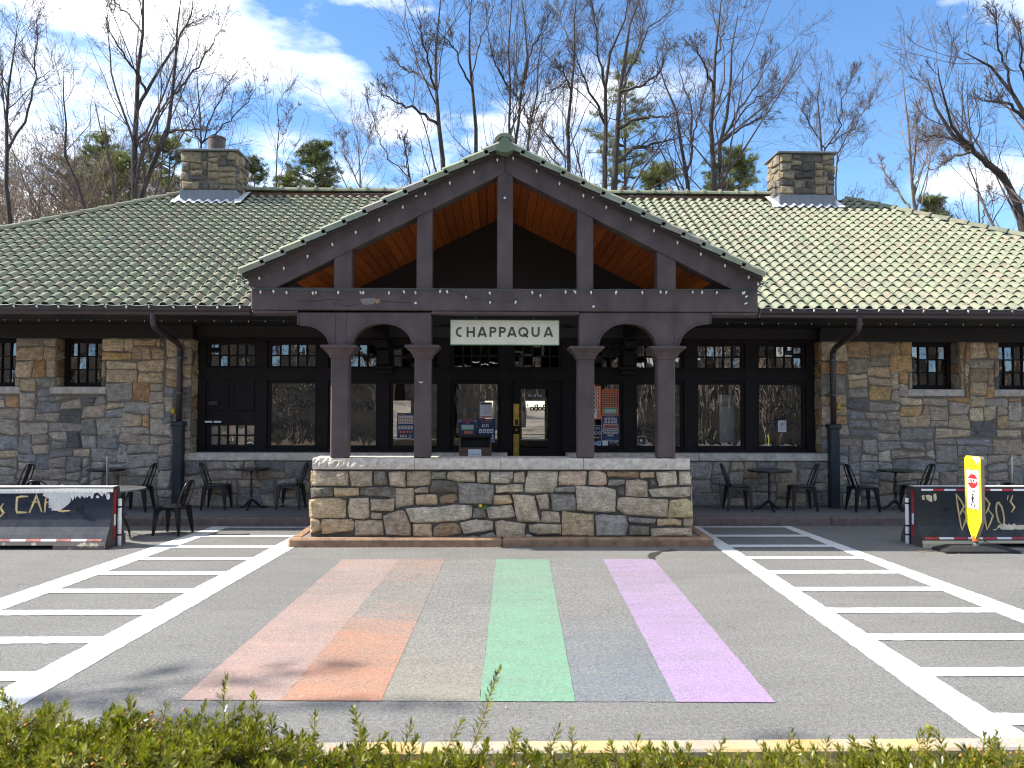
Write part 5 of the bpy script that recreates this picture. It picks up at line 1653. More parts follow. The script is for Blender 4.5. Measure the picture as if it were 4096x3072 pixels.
# ------------------------------------------------------------------ posters and window lettering (flat prints behind the panes)
YPO = YG + .035 - .007
def poster(px0, px1, py0, py1, bg, items, name, label, cat='poster', Y=YPO):
    x0, x1 = XY(px0, Y, (py0 + py1) / 2), XY(px1, Y, (py0 + py1) / 2); cx = (px0 + px1) / 2
    z0, z1 = at_y(cx, py1, Y).z, at_y(cx, py0, Y).z
    mats = [M[bg]]; q = MB()
    q.box(x0, x1, Y, Y + .003, z0, z1, 0)
    W, H = x1 - x0, z1 - z0
    def mi(nm):
        if M[nm] not in mats: mats.append(M[nm])
        return mats.index(M[nm])
    lay = 0
    for it in items:
        kind = it[0]; lay += 1; yy = Y - .0006 - .00015 * lay
        if kind == 'r':
            _, a, b, c, d, nm = it
            q.add([(x0 + a * W, yy, z1 - d * H), (x0 + c * W, yy, z1 - d * H), (x0 + c * W, yy, z1 - b * H), (x0 + a * W, yy, z1 - b * H)], [(0, 1, 2, 3)], mi(nm))
        elif kind == 'g':
            _, a, b, c, d, nc, nr, nm, nm2 = it
            cw, ch_ = (c - a) / nc, (d - b) / nr
            for i in range(nc):
                for j in range(nr):
                    u0, v0 = a + cw * (i + .12), b + ch_ * (j + .1); u1, v1 = a + cw * (i + .88), b + ch_ * (j + .9)
                    q.add([(x0 + u0 * W, yy, z1 - v1 * H), (x0 + u1 * W, yy, z1 - v1 * H), (x0 + u1 * W, yy, z1 - v0 * H), (x0 + u0 * W, yy, z1 - v0 * H)], [(0, 1, 2, 3)], mi(nm))
                    if nm2:
                        um, vm = (u0 + u1) / 2, (v0 + v1) / 2; r = .26
                        P = [(x0 + (um + (u1 - u0) * r * math.cos(t)) * W, yy - .0003, z1 - (vm + .04 * (v1 - v0) + (v1 - v0) * r * math.sin(t)) * H) for t in np.linspace(0, 6.283, 7)[:-1]]
                        q.add(P[::-1], [tuple(range(6))], mi(nm2))
        elif kind == 't':
            _, u, v, h, s, nm = it
            put_text(q, s, h * H * 1.35, (x0 + u * W, yy, z1 - v * H), EX, EZ, 0, mi(nm), .9)
        elif kind == 'c':
            _, u, v, r, nm, nm2 = it
            for rr_, n_, dy in ((r, nm, 0), (r * .72, nm2, -.0003)):
                if n_ is None: continue
                P = [(x0 + u * W + rr_ * W * math.cos(t), yy + dy, z1 - v * H + rr_ * W * math.sin(t)) for t in np.linspace(0, 6.283, 13)[:-1]]
                q.add(P, [tuple(range(12))], mi(n_))
    o = q.build(name, mats)
    return tag(o, label, cat)
poster(1588, 1656, 1652, 1754, 'print_navy', [('t', .3, .05, .045, 'GREELEY', 'print_orange'), ('r', .06, .12, .96, .42, 'print_grey'), ('g', .08, .16, .94, .40, 8, 2, 'print_skin', 'print_black'), ('g', .06, .48, .96, .66, 5, 1, 'print_grey', 'print_skin'), ('c', .22, .74, .07, 'print_orange', None), ('c', .42, .74, .07, 'print_orange', None), ('c', .62, .74, .07, 'print_orange', None), ('c', .82, .74, .07, 'print_orange', None), ('g', .16, .84, .60, .97, 3, 1, 'print_skin', 'print_grey'), ('c', .78, .91, .08, 'text_white', 'print_navy'), ('t', .5, .095, .04, 'GIRLS SWIMMING & DIVING', 'text_white')],
       'team_poster', 'navy team poster with group photo and orange discs in window left of second column')
poster(1834, 1906, 1672, 1745, 'print_navy', [('t', .5, .07, .09, 'HORACE GREELEY', 'print_orange'), ('t', .5, .18, .09, 'VARSITY SOCCER', 'print_orange'), ('t', .5, .28, .09, '2023', 'print_orange'), ('r', .15, .36, .85, .68, 'print_green'), ('g', .17, .38, .83, .62, 8, 2, 'text_white', 'print_skin'), ('g', .3, .7, .8, .88, 4, 1, 'print_orange', 'print_skin'), ('g', .08, .88, .9, 1.0, 6, 1, 'print_orange', 'print_skin'), ('c', .06, .17, .06, 'text_white', 'print_navy'), ('c', .94, .17, .06, 'text_white', 'print_navy')],
       'team_poster', 'navy and orange team poster with field photo above the trash cabinet, left one')
poster(1908, 1981, 1676, 1772, 'print_navy', [('t', .5, .05, .06, 'Horace Greeley', 'print_orange'), ('t', .5, .13, .06, 'Varsity Soccer', 'print_orange'), ('g', .24, .20, .66, .36, 2, 1, 'print_grey', 'print_black'), ('g', .10, .40, .92, .60, 4, 1, 'paper', 'print_black'), ('g', .10, .62, .92, .84, 4, 1, 'paper', 'print_black'), ('c', .88, .9, .08, 'text_white', 'print_navy')],
       'team_poster', 'navy team poster with white portrait squares above the trash cabinet, right one')
poster(1920, 1968, 1609, 1671, 'paper', [('r', .04, .04, .96, .15, 'print_black'), ('r', .04, .9, .96, .98, 'print_red')] + [('r', .3, .22 + .13 * k, .95, .235 + .13 * k, 'print_red') for k in range(5)] + [('r', .3, .25 + .13 * k, .9, .30 + .13 * k, 'print_grey') for k in range(5)] + [('c', .15, .26 + .13 * k, .05, 'print_grey', None) for k in range(5)] + [('t', .5, .075, .05, 'NOTICE', 'print_red')][:0],
       'paper_notice', 'white paper notice with red lines in window left of the door', 'notice')
poster(1890, 1908, 1630, 1641, 'print_black', [('t', .5, .5, .8, 'PER', 'print_blue')], 'small_sign', 'small dark sticker with blue letters in window left of the door', 'sticker')
poster(2304, 2405, 1543, 1677, 'print_orange', [('g', .04, .04, .34, .9, 2, 6, 'print_grey', 'print_black'), ('g', .66, .03, .97, .83, 2, 6, 'print_grey', 'print_black'), ('r', .40, .70, .82, .97, 'paper')],
       'team_poster', 'orange team poster partly hidden behind the third porch column')
poster(2408, 2475, 1558, 1658, 'print_orange', [('t', .5, .05, .045, 'HORACE GREELEY VARSITY', 'print_black'), ('t', .5, .10, .045, 'FIELD HOCKEY 2023', 'print_black'), ('g', .03, .14, .97, .70, 5, 4, 'print_black', 'print_grey'), ('r', .12, .73, .88, .97, 'print_green'), ('g', .15, .78, .85, .94, 9, 1, 'text_white', 'print_skin')],
       'team_poster', 'orange poster with rows of portraits right of the third porch column')
poster(2406, 2478, 1660, 1764, 'print_navy', [('r', 0, 0, 1, .012, 'text_white'), ('r', 0, .985, 1, 1, 'text_white'), ('r', 0, 0, .018, 1, 'text_white'), ('r', .982, 0, 1, 1, 'text_white'), ('t', .5, .045, .04, 'HORACE GREELEY HOCKEY', 'print_red'), ('t', .5, .085, .035, 'VARSITY HOCKEY', 'text_white'), ('g', .14, .11, .88, .32, 4, 2, 'print_grey', 'print_skin'), ('r', .1, .34, .93, .54, 'text_white'), ('r', .115, .35, .915, .53, 'print_skin'), ('g', .14, .38, .9, .52, 10, 1, 'print_red', 'print_black'), ('g', .03, .55, .97, .64, 8, 1, 'print_grey', 'print_skin'), ('g', .08, .64, .93, .73, 7, 1, 'print_grey', 'print_skin'), ('g', .32, .74, .68, .83, 3, 1, 'print_grey', 'print_skin'), ('t', .5, .93, .07, 'GREELEY', 'print_blue')],
       'team_poster', 'dark blue hockey poster with white border below the orange portrait poster')
poster(2377, 2405, 1702, 1750, 'print_black', [('r', 0, 0, 1, .02, 'text_white'), ('r', 0, .97, 1, 1, 'text_white'), ('t', .45, .2, .12, 'smoking', 'text_white'), ('t', .5, .34, .05, 'or E-cigarette Use', 'text_white'), ('c', .25, .62, .22, 'text_white', 'print_black'), ('c', .78, .62, .22, 'text_white', 'print_black'), ('r', .12, .61, .38, .63, 'text_white'), ('r', .65, .61, .91, .63, 'text_white')],
       'window_sticker', 'black no smoking sticker beside the dark hockey poster', 'sticker')
poster(2434, 2477, 1763, 1780, 'print_black', [('t', .5, .35, .42, 'NO PETS', 'text_white'), ('t', .5, .8, .2, 'EXCEPT SERVICE ANIMALS', 'print_blue')], 'window_sticker', 'black NO PETS sticker at the foot of the window with orange posters', 'sticker')
poster(2410, 2431, 1760, 1782, 'paper', [('c', .5, .5, .35, 'print_grey', 'paper'), ('r', 0, 0, 1, .1, 'print_green')], 'window_sticker', 'small white sticker with green edge beside the NO PETS sticker', 'sticker')
poster(2389, 2404, 1764, 1782, 'paper', [('r', .1, .15, .9, .85, 'print_blue')], 'window_sticker', 'small pale blue square sticker at foot of the window with orange posters', 'sticker')
poster(2376, 2388, 1762, 1782, 'print_navy', [('c', .5, .6, .4, 'text_white', 'print_blue')], 'window_sticker', 'small round blue and white sticker next to the third column', 'sticker')
poster(2304, 2309, 1748, 1781, 'print_red', [('r', .1, .4, .9, .6, 'paper')], 'window_sticker', 'narrow red sticker left of the third porch column', 'sticker')
poster(2551, 2585, 1746, 1780, 'print_black', [('r', 0, 0, 1, .035, 'text_white'), ('r', 0, .965, 1, 1, 'text_white'), ('r', 0, 0, .035, 1, 'text_white'), ('r', .965, 0, 1, 1, 'text_white'), ('c', .38, .42, .10, 'text_white', None), ('r', .25, .5, .6, .58, 'text_white'), ('r', .1, .82, .5, .84, 'print_grey')], 'window_sticker', 'square black card with white outline low in window left of the fourth column', 'sticker')
# sheet coloured as the reflection in the window behind the fourth column
gm, n_, l_, b_ = new_mat('magenta_and_silver_reflection')
vv = coord(n_, l_, 'pos', (1, 1, .45))
wv = n_.new('ShaderNodeTexWave'); wv.inputs['Scale'].default_value = 3.2; wv.inputs['Distortion'].default_value = 9.0; wv.inputs['Detail'].default_value = 2; l_.new(vv, wv.inputs['Vector'])
l_.new(ramp(n_, l_, wv.outputs[1], [(0.0, (0.10, 0.004, 0.05)), (.35, (0.22, 0.01, 0.09)), (.5, (0.45, 0.40, 0.38)), (.62, (0.28, 0.02, 0.03)), (.8, (0.12, 0.12, 0.05)), (1, (0.02, 0.01, 0.02))]), b_.inputs['Base Color'])
MATS['window_reflection'] = gm; M['window_reflection'] = gm
q = MB()
zt_, zb_ = ZY(1610, YPO + .3), ZY(1705, YPO + .3)
xa_, xb_ = XY(2548, YPO + .3, 1650), XY(2735, YPO + .3, 1650)
V = []
for i in range(25):
    x = xa_ + (xb_ - xa_) * i / 24; yy = YPO + .3 + .03 * math.sin(i * 1.1)
    V += [(x, yy, zb_ + .12 * math.sin(i * .55) ** 2), (x, yy, zt_ + .06 * math.sin(i * .5 + 1) + (.12 if i > 14 else 0))]
q.add(V, [(2 * i, 2 * i + 2, 2 * i + 3, 2 * i + 1) for i in range(24)])
tag(q.build('reflection_sheet', gm), 'sheet painted as a magenta and silver reflection inside window behind the fourth column', 'painted_reflection')

def seal(cx, cy, label):
    Y = YG + .035 - .004
    c = at_y(cx, cy, Y); r = 64 * Y / FPX
    q = MB()
    def ring(r0, r1, n=40):
        V = []
        for k in range(n):
            a = 2 * math.pi * k / n
            V += [c + Vector((r0 * math.cos(a), 0, r0 * math.sin(a))), c + Vector((r1 * math.cos(a), 0, r1 * math.sin(a)))]
        q.add(V, [(2 * k, 2 * ((k + 1) % n), 2 * ((k + 1) % n) + 1, 2 * k + 1) for k in range(n)])
    ring(r * .96, r); ring(r * .50, r * .53)
    for s, mid, sgn, sp in (("BOBO'S CAFE", 90, -1, 14.5), ('NEW YORK', 270, 1, 16)):
        for k, ch in enumerate(s):
            if ch == ' ': continue
            a = R(mid + sgn * sp * (k - (len(s) - 1) / 2)); rad = r * .745
            put_text(q, ch, r * .36, c + Vector((rad * math.cos(a), -.0002, rad * math.sin(a))), EX, EZ, .002, 0, 1.0, a - math.pi / 2 if sgn < 0 else a + math.pi / 2)
    put_text(q, 'EST', r * .28, c + Vector((0, -.0002, r * .2)), EX, EZ, .001); put_text(q, '2015', r * .28, c + Vector((0, -.0002, -r * .22)), EX, EZ, .001)
    q.add([c + Vector((-r * .5, 0, -.004)), c + Vector((r * .5, 0, -.004)), c + Vector((r * .5, 0, .004)), c + Vector((-r * .5, 0, .004))], [(0, 1, 2, 3)])
    tag(q.build('window_seal', M['decal']), label, 'decal')
seal(1168, 1656, 'round black cafe seal lettered on the bay window left of the porch')
seal(3127, 1664, 'round black cafe seal lettered on the rightmost bay window')
# reversed lettering on the door glass
YD = YG + .02
c = at_y(2136, 1632, YD)
dlt = thing('door_lettering', 'mirrored dark lettering on the glass of the porch door', 'lettering', tuple(c))
for k, ch in enumerate("BoBo's"):
    q = MB(); put_text(q, ch, .17, c + Vector((.20 - .08 * k, 0, 0)), -EX, EZ, .003); q.build('letter', M['decal'], dlt)
c2 = at_y(2140, 1583, YD)
for k, ch in enumerate('am 8:30'):
    if ch != ' ':
        q = MB(); put_text(q, ch, .06, c2 + Vector((.12 - .04 * k, 0, 0)), -EX, EZ, .001); q.build('letter', M['text_white'], dlt)
# parking notice seen against the rightmost window
poster(3112, 3145, 1682, 1728, 'paper', [('r', .06, .05, .94, .95, 'print_grey'), ('t', .5, .4, .3, 'P', 'print_black')], 'window_card', 'grey upright card below the seal in the rightmost bay window', 'sign')
poster(2875, 2938, 1580, 1770, 'print_blue', [('r', 0, 0, 1, .16, 'text_white'), ('r', 0, .18, 1, .2, 'text_white'), ('r', .05, .22, .95, .98, 'print_grey'), ('r', .1, .25, .9, .95, 'paper')], 'drinks_cooler_front', 'pale blue lit cooler front inside window right of the fourth column', 'cooler', YPO + .6)

# ------------------------------------------------------------------ concrete barriers
BH = .855
def barrier_profile(h=BH):
    return [(-.305, 0.0), (-.305, .055), (-.29, .10), (-.235, .20), (-.175, .30), (-.145, .40), (-.125, .55), (-.105, .78), (-.095, h - .02), (-.08, h), (.08, h), (.095, h - .02), (.105, .78), (.125, .55), (.145, .40), (.175, .30), (.235, .20), (.29, .10), (.305, .055), (.305, 0)]
def make_barrier(name, label, x_end, Yc, sgn, length, body, slot_at):
    """x_end: the end seen in the picture; the barrier runs away from it by sgn*length"""
    t = thing(name, label, 'barrier', (x_end + sgn * length / 2, Yc, 0))
    pr_ = barrier_profile()
    body_p = [p for p in pr_ if p[1] >= .10]
    x1 = x_end + sgn * length
    q = MB(); q.prism([(x_end, Yc + a, b) for a, b in body_p], (sgn * length, 0, 0))
    bo = q.build('barrier_body', body, t)
    # foot with a drain slot
    foot = [p for p in pr_ if p[1] <= .10]
    xs_ = x_end + sgn * slot_at
    q = MB(); q.prism([(x_end + sgn * .0, Yc + a, b) for a, b in foot], (sgn * slot_at, 0, 0)); q.prism([(x1 - sgn * .5, Yc + a, b) for a, b in foot], (sgn * .5, 0, 0))
    q.prism([(xs_ + sgn * .001, Yc + a * (1 if abs(b - .1) < .03 else .99), max(b, .062)) for a, b in foot], (sgn * (length - slot_at - .502), 0, 0))
    return t, bo, q
# left barrier
XL_E = at_y(454, 1950, 11.38).x
YLB = 11.16 + .305
bl, blb, ft = make_barrier('concrete_barrier', 'navy concrete barrier with gold CAFE lettering and peeling white top, left of the crosswalk', XL_E, YLB, -1, 3.05, M['barrier_navy'], .72)
ft.build('barrier_foot', M['foot_peel'], bl)
# plane of the upper face
p_lo, p_hi = Vector((0, YLB - .145, .40)), Vector((0, YLB - .095, BH - .02))
def upper_pt(zx, zy, off, Yc=YLB, f5=lambda x, y: (x * .36166, 1800 + y * .36166)):
    a, b = Vector((0, Yc - .145 - off, .40)), Vector((0, Yc - .095 - off, BH - .02))
    n = Vector((1, 0, 0)).cross(b - a).normalized()
    return at_plane(*f5(zx, zy), a, n)
def upper_pt(zx, zy, off, Yc=YLB, f5=lambda x, y: (x * .36166, 1800 + y * .36166)):
    """point of the photograph laid on the barrier's curved front face"""
    pr_ = sorted([p for p in barrier_profile() if p[0] < 0], key=lambda p: p[1])
    best = None
    for a, b in zip(pr_, pr_[1:]):
        A_, B2_ = Vector((0, Yc + a[0], a[1])), Vector((0, Yc + b[0], b[1]))
        n = Vector((1, 0, 0)).cross(B2_ - A_).normalized()
        if n.y > 0: n = -n
        q_ = at_plane(*f5(zx, zy), A_ + n * off, n)
        e = max(a[1] - q_.z, q_.z - b[1], 0)
        if best is None or e < best[0]: best = (e, q_)
    return best[1]
NF = Vector((0, -1, .115)).normalized()
q = MB(); 
white = [(-700, 445), (1252, 418), (1252, 462), (1238, 470), (1215, 462), (1200, 474), (1185, 468), (1168, 505), (1150, 470), (1136, 512), (1118, 508), (1100, 486), (1075, 470), (1040, 482), (1030, 528), (1010, 540), (1000, 512), (985, 505), (965, 530), (950, 512), (938, 538), (925, 520), (900, 508), (888, 540), (870, 520), (848, 506), (838, 545), (826, 512), (812, 548), (800, 560), (790, 525), (776, 580), (745, 610), (705, 640), (672, 662), (640, 672), (600, 668), (560, 666), (585, 650), (545, 640), (528, 628), (552, 618), (530, 600), (545, 585), (535, 560), (545, 545), (520, 520), (490, 515), (472, 500), (485, 478), (-700, 484)]
P = [upper_pt(x, y, .0025) for x, y in white]
q.poly(P); q.build('peeling_white_paint', M['offwhite'], blb)
q = MB(); q.add([(XL_E - .002, YLB - .082, BH + .002), (XL_E - 3.0, YLB - .082, BH + .002), (XL_E - 3.0, YLB + .082, BH + .002), (XL_E - .002, YLB + .082, BH + .002)], [(0, 3, 2, 1)])
q.build('white_top_paint', M['offwhite'], blb)
q = MB()
for pts in ([(1060, 525), (1062, 508), (1078, 502), (1094, 510), (1096, 530), (1078, 534)], [(1175, 500), (1190, 480), (1212, 482), (1218, 520), (1205, 548), (1190, 550), (1178, 535)]):
    q.poly([upper_pt(x, y, .003) for x, y in pts])
q.build('paint_flake', M['offwhite'], blb)
def brush(strokes, w, fn, parent, off=.004):
    q = MB()
    for s in strokes:
        P = [fn(x, y, off) for x, y in s]; ribbon(q, P, w, NF, 0, True)
        ribbon(q, [p + NF * .0012 + Vector((0, 0, w * .12)) for p in P], w * .28, NF, 1, True)
    return q
kz = .36166 * 11.33 / FPX
CAFE = [[(312, 513), (230, 515), (190, 525), (183, 600), (180, 660), (190, 690), (300, 690)], [(322, 698), (365, 600), (405, 505), (430, 590), (463, 688)], [(352, 578), (440, 575)], [(508, 525), (500, 600), (496, 692)], [(508, 532), (530, 530)], [(504, 580), (540, 578)], [(640, 676), (700, 676), (775, 670)], [(-5, 745), (40, 695), (5, 640), (38, 590)]]
for grp in ([0], [1, 2], [3, 4, 5], [6], [7]):
    brush([CAFE[k] for k in grp], 25 * kz, upper_pt, blb).build('painted_letter', [M['gold'], M['pale_gold']], blb)
q = MB(); c = upper_pt(884, 660, .004)
q.lathe([(.001, .012), (.03, .012), (.034, .004), (.05, 0.0), (.052, .006)], 14, tuple(c + Vector((0, -.012, 0))), axis='y'); q.build('lifting_hole', M['barrier_dark'], blb)
def tape(xa, xb, z, Yc, sgn_, mats, step, h, parent, prof=None):
    """red and white reflective tape along a barrier"""
    q = MB(); n = int(abs(xb - xa) / step); d = (xb - xa) / max(n, 1)
    pr_ = sorted([p for p in barrier_profile() if p[0] < 0], key=lambda p: p[1])
    def yof(zz):
        for a, b in zip(pr_, pr_[1:]):
            if a[1] <= zz <= b[1] and b[1] > a[1]: return a[0] + (b[0] - a[0]) * (zz - a[1]) / (b[1] - a[1])
        return -.1
    for i in range(n):
        a, b = xa + d * i, xa + d * (i + 1)
        y0, y1 = Yc + yof(z) - .0035, Yc + yof(z + h) - .0035
        q.add([(a, y0, z), (b, y0, z), (b, y1, z + h), (a, y1, z + h)], [(0, 1, 2, 3) if b > a else (3, 2, 1, 0)], i % 2)
    q.build('reflective_tape', mats, parent)
tape(XL_E - .06, XL_E - 3.0, .115, YLB, -1, [M['pinkred_tape'], M['white_tape']], .2, .03, blb)
# end face strip and white delineator tube
def end_strip(xe, sg, Yc, parent, ya):
    q = MB(); zs = [.12, .30, .46, .62, .80]
    for i in range(4):
        q.add([(xe + sg * .004, Yc + ya - .028, zs[i]), (xe + sg * .004, Yc + ya + .028, zs[i]), (xe + sg * .004, Yc + ya + .028, zs[i + 1]), (xe + sg * .004, Yc + ya - .028, zs[i + 1])], [(0, 1, 2, 3) if sg > 0 else (3, 2, 1, 0)], 1 if i == 1 else 0)
    q.build('end_reflector', [M['red_tape'], M['white_tape']], parent)
q = MB(); e = [(XL_E + .0025, YLB + a, b) for a, b in barrier_profile()]; q.poly(e); q.build('bare_end', M['barrier_end'], bl)
end_strip(XL_E, 1, YLB, bl, -.035)
def delineator(x, y, label):
    t = thing('delineator_tube', label, 'post', (x, y, 0))
    q = MB(); q.lathe([(.024, .0), (.028, .02), (.027, .66), (.022, .675)], 14, (x, y, 0)); q.build('tube', M['white_plastic'], t, True)
    for z in (.16, .56) if x < 0 else (.14, .27, .60):
        q = MB(); q.lathe([(.0285, -.012), (.032, -.01), (.032, .01), (.0285, .012)], 14, (x, y, z)); q.build('strap', M['blackmat'], t, True)
delineator(XL_E + .045, YLB + .02, 'white plastic tube strapped to the right end of the CAFE barrier')
# right barrier
YRB = 11.24 + .305
XR_E = at_y(3658, 1960, YRB - .1).x
br, brb, ft = make_barrier('concrete_barrier', "charcoal concrete barrier with gold BoBo's lettering and cream foot, right of the crosswalk", XR_E, YRB, 1, 3.05, M['barrier_dark'], .78)
ft.build('barrier_foot', M['foot_cream'], br)
f6 = lambda x, y: (3300 + x * .35986, 1780 + y * .35986)
up_r = lambda zx, zy, off: upper_pt(zx, zy, off, YRB, f6)
BOBO = [[(1455, 540), (1475, 680), (1500, 840), (1522, 950)], [(1458, 545), (1505, 610), (1545, 680), (1500, 770), (1493, 780)], [(1530, 715), (1575, 790), (1555, 860), (1522, 950)],
        [(1740, 540), (1758, 680), (1778, 830), (1800, 945)], [(1742, 545), (1790, 600), (1830, 650), (1810, 720), (1785, 765)], [(1815, 720), (1868, 785), (1840, 860), (1800, 945)],
        [(1962, 890), (1930, 850), (1908, 770), (1902, 700), (1912, 645), (1930, 638), (1965, 690), (1985, 770), (1993, 840), (1985, 885), (1962, 892)], [(2035, 560), (2028, 612)], [(2088, 555), (2062, 630), (2108, 690), (2072, 750)]]
for grp in ([0, 1, 2], [3, 4, 5], [6], [7], [8]):
    brush([BOBO[k] for k in grp], 21 * .36 * 11.4 / FPX, up_r, brb).build('painted_letter', [M['gold'], M['pale_gold']], brb)
q = MB()
for pts in ([(1860, 945), (1905, 930), (1930, 890), (1975, 885), (2000, 872), (2030, 890), (2045, 872), (2070, 892), (2100, 870), (2130, 890), (2300, 885), (2300, 935), (2140, 940), (2100, 935), (2080, 945), (2040, 940), (2000, 942), (1960, 940), (1930, 915), (1900, 948)],
            [(1115, 560), (1150, 552), (1190, 565), (1192, 632), (1165, 628), (1130, 605)], [(1205, 545), (1235, 540), (1242, 600), (1225, 625), (1208, 612)], [(1072, 565), (1105, 555), (1108, 612), (1080, 605)]):
    q.poly([up_r(x, y, .003) for x, y in pts])
q.build('paint_flake', M['cream'], brb)
q = MB(); q.add([(XR_E + .002, YRB - .082, BH + .002), (XR_E + 3.0, YRB - .082, BH + .002), (XR_E + 3.0, YRB + .082, BH + .002), (XR_E + .002, YRB + .082, BH + .002)], [(0, 1, 2, 3)]); q.build('white_top_paint', M['offwhite'], brb)
tape(XR_E + .1, XR_E + 3.0, .795, YRB, 1, [M['white_tape'], M['red_tape']], .17, .028, brb)
tape(XR_E + .05, XR_E + 3.0, .118, YRB, 1, [M['red_tape'], M['white_tape']], .21, .028, brb)
c = up_r(1355, 720, .004); q = MB(); q.lathe([(.001, .012), (.022, .012), (.026, .004), (.034, 0.0), (.036, .006)], 14, tuple(c + Vector((0, -.012, 0))), axis='y'); q.build('lifting_hole', M['barrier_dark'], brb)
q = MB(); e = [(XR_E - .0025, YRB + a, b) for a, b in barrier_profile()][::-1]; q.poly(e); q.build('bare_end', M['barrier_end'], br)
end_strip(XR_E, -1, YRB, br, -.05)
delineator(XR_E - .045, YRB + .03, "white plastic tube strapped to the left end of the BoBo's barrier")

# ------------------------------------------------------------------ in-street crossing sign
SB = at_z(3905, 2196, 0.0)
SB = Vector((at_y(3905, 2190, 10.95).x, 10.95, 0))
cs = thing('crossing_sign', "yellow green STOP for pedestrians paddle sign on black rubber base before the BoBo's barrier", 'sign', (SB.x, SB.y, 0))
q = MB()
base = [(-.52, -.17, 0), (.52, -.17, 0), (.52, .2, 0), (-.52, .2, 0)]
top = [(-.36, -.09, .085), (.34, -.09, .085), (.34, .12, .085), (-.36, .12, .085)]
b2 = [(x, y, .03) for x, y, _ in base]
V = [(SB.x + x, SB.y + y, z) for x, y, z in base + b2 + top]
q.add(V, [(3, 2, 1, 0)] + [(i, (i + 1) % 4, 4 + (i + 1) % 4, 4 + i) for i in range(4)] + [(4 + i, 4 + (i + 1) % 4, 8 + (i + 1) % 4, 8 + i) for i in range(4)] + [(8, 9, 10, 11)])
q.build('rubber_base', M['blackmat'], cs)
q = MB(); q.lathe([(.045, 0), (.04, .03), (.025, .05), (.022, .09)], 12, (SB.x, SB.y, .085)); q.build('hinge', M['grey_metal'], cs)
pn = Vector((-math.cos(R(8)), -math.sin(R(8)), 0))        # the face is turned to traffic coming from the left
pe = Vector((0, 0, 1)).cross(pn)                          # reading direction
oc = Vector((SB.x - .02, SB.y - .02, 0))
def PP(u, z, w=0.0): return oc + pe * u + Vector((0, 0, z)) + pn * w
HW = .155
outl = [(-.035, .19), (-HW, .44), (-HW, 1.30), (-HW + .03, 1.335), (HW - .03, 1.335), (HW, 1.30), (HW, .44), (.035, .19)]
q = MB(); q.prism([PP(u, z, .03) for u, z in outl], -pn * .002)
q.build('yellow_face', M['yellow_sign'], cs)
q = MB(); q.prism([PP(u * .995, z, .0275) for u, z in outl], -pn * .055); q.build('paddle_body', simple('tan_plastic_back', (0.30, 0.22, 0.15), .5, .2, 8), cs)
q = MB(); q.prism([PP(u, z, .02) for u, z in [(-.034, .188), (-.09, .33), (.09, .33), (.034, .188)]], -pn * .05)
q.tube([(SB.x - .02, SB.y - .02, .15), (SB.x - .02, SB.y - .02, .22)], .04, 10); q.build('orange_neck', M['orange'], cs)
q = MB(); z0, z1 = .60, 1.14; a, b = -.115, .115
def flat(pts, w, mi): q.add([PP(u, z, w) for u, z in pts], [tuple(range(len(pts)))], mi)
flat([(a - .008, z0 - .008), (b + .008, z0 - .008), (b + .008, z1 + .008), (a - .008, z1 + .008)], .0312, 1)
flat([(a, z0), (b, z0), (b, z1), (a, z1)], .0318, 0)
oct_ = [(.100 * math.cos(R(22.5 + 45 * k)), .985 + .105 * math.sin(R(22.5 + 45 * k))) for k in range(8)]
flat(oct_, .0326, 2)
put_text(q, 'STOP', .088, PP(0, .985, .0334), pe, EZ, .002, 0, .82)
put_text(q, 'FOR', .05, PP(0, .84, .0326), pe, EZ, .001, 1, 1.0)
put_text(q, 'STATE', .062, PP(0, 1.27, .0326), pe, EZ, .001, 3, 1.0); put_text(q, 'LAW', .062, PP(0, 1.20, .0326), pe, EZ, .001, 3, 1.1)
put_text(q, 'WITHIN', .042, PP(0, .555, .0326), pe, EZ, 0, 3, 1.0); put_text(q, 'CROSSWALK', .036, PP(0, .50, .0326), pe, EZ, 0, 3, 1.0)
# walking figure
def disc(u, z, r, w, mi): flat([(u + r * math.cos(t), z + r * math.sin(t)) for t in np.linspace(0, 6.283, 13)[:-1]], w, mi)
disc(.0, .795, .016, .0326, 1)
for pts, wd in (([(0, .775), (-.006, .715)], .03), ([(-.004, .72), (.022, .67), (.028, .62)], .016), ([(-.006, .72), (-.022, .67), (-.045, .625)], .016), ([(0, .765), (.03, .735), (.045, .72)], .011), ([(0, .765), (-.03, .745), (-.04, .715)], .011)):
    ribbon(q, [PP(u, z, .0328) for u, z in pts], wd, pn, 1)
q.build('sign_print', [M['text_white'], M['print_black'], M['print_red'], M['text_faded']], cs)
q = MB(); flat([(-.03, 1.325), (.14, 1.325), (.142, 1.24), (.10, 1.27), (.07, 1.22), (.04, 1.29), (0, 1.30)], .0335, 0); q.build('worn_patch', M['text_white'], cs)

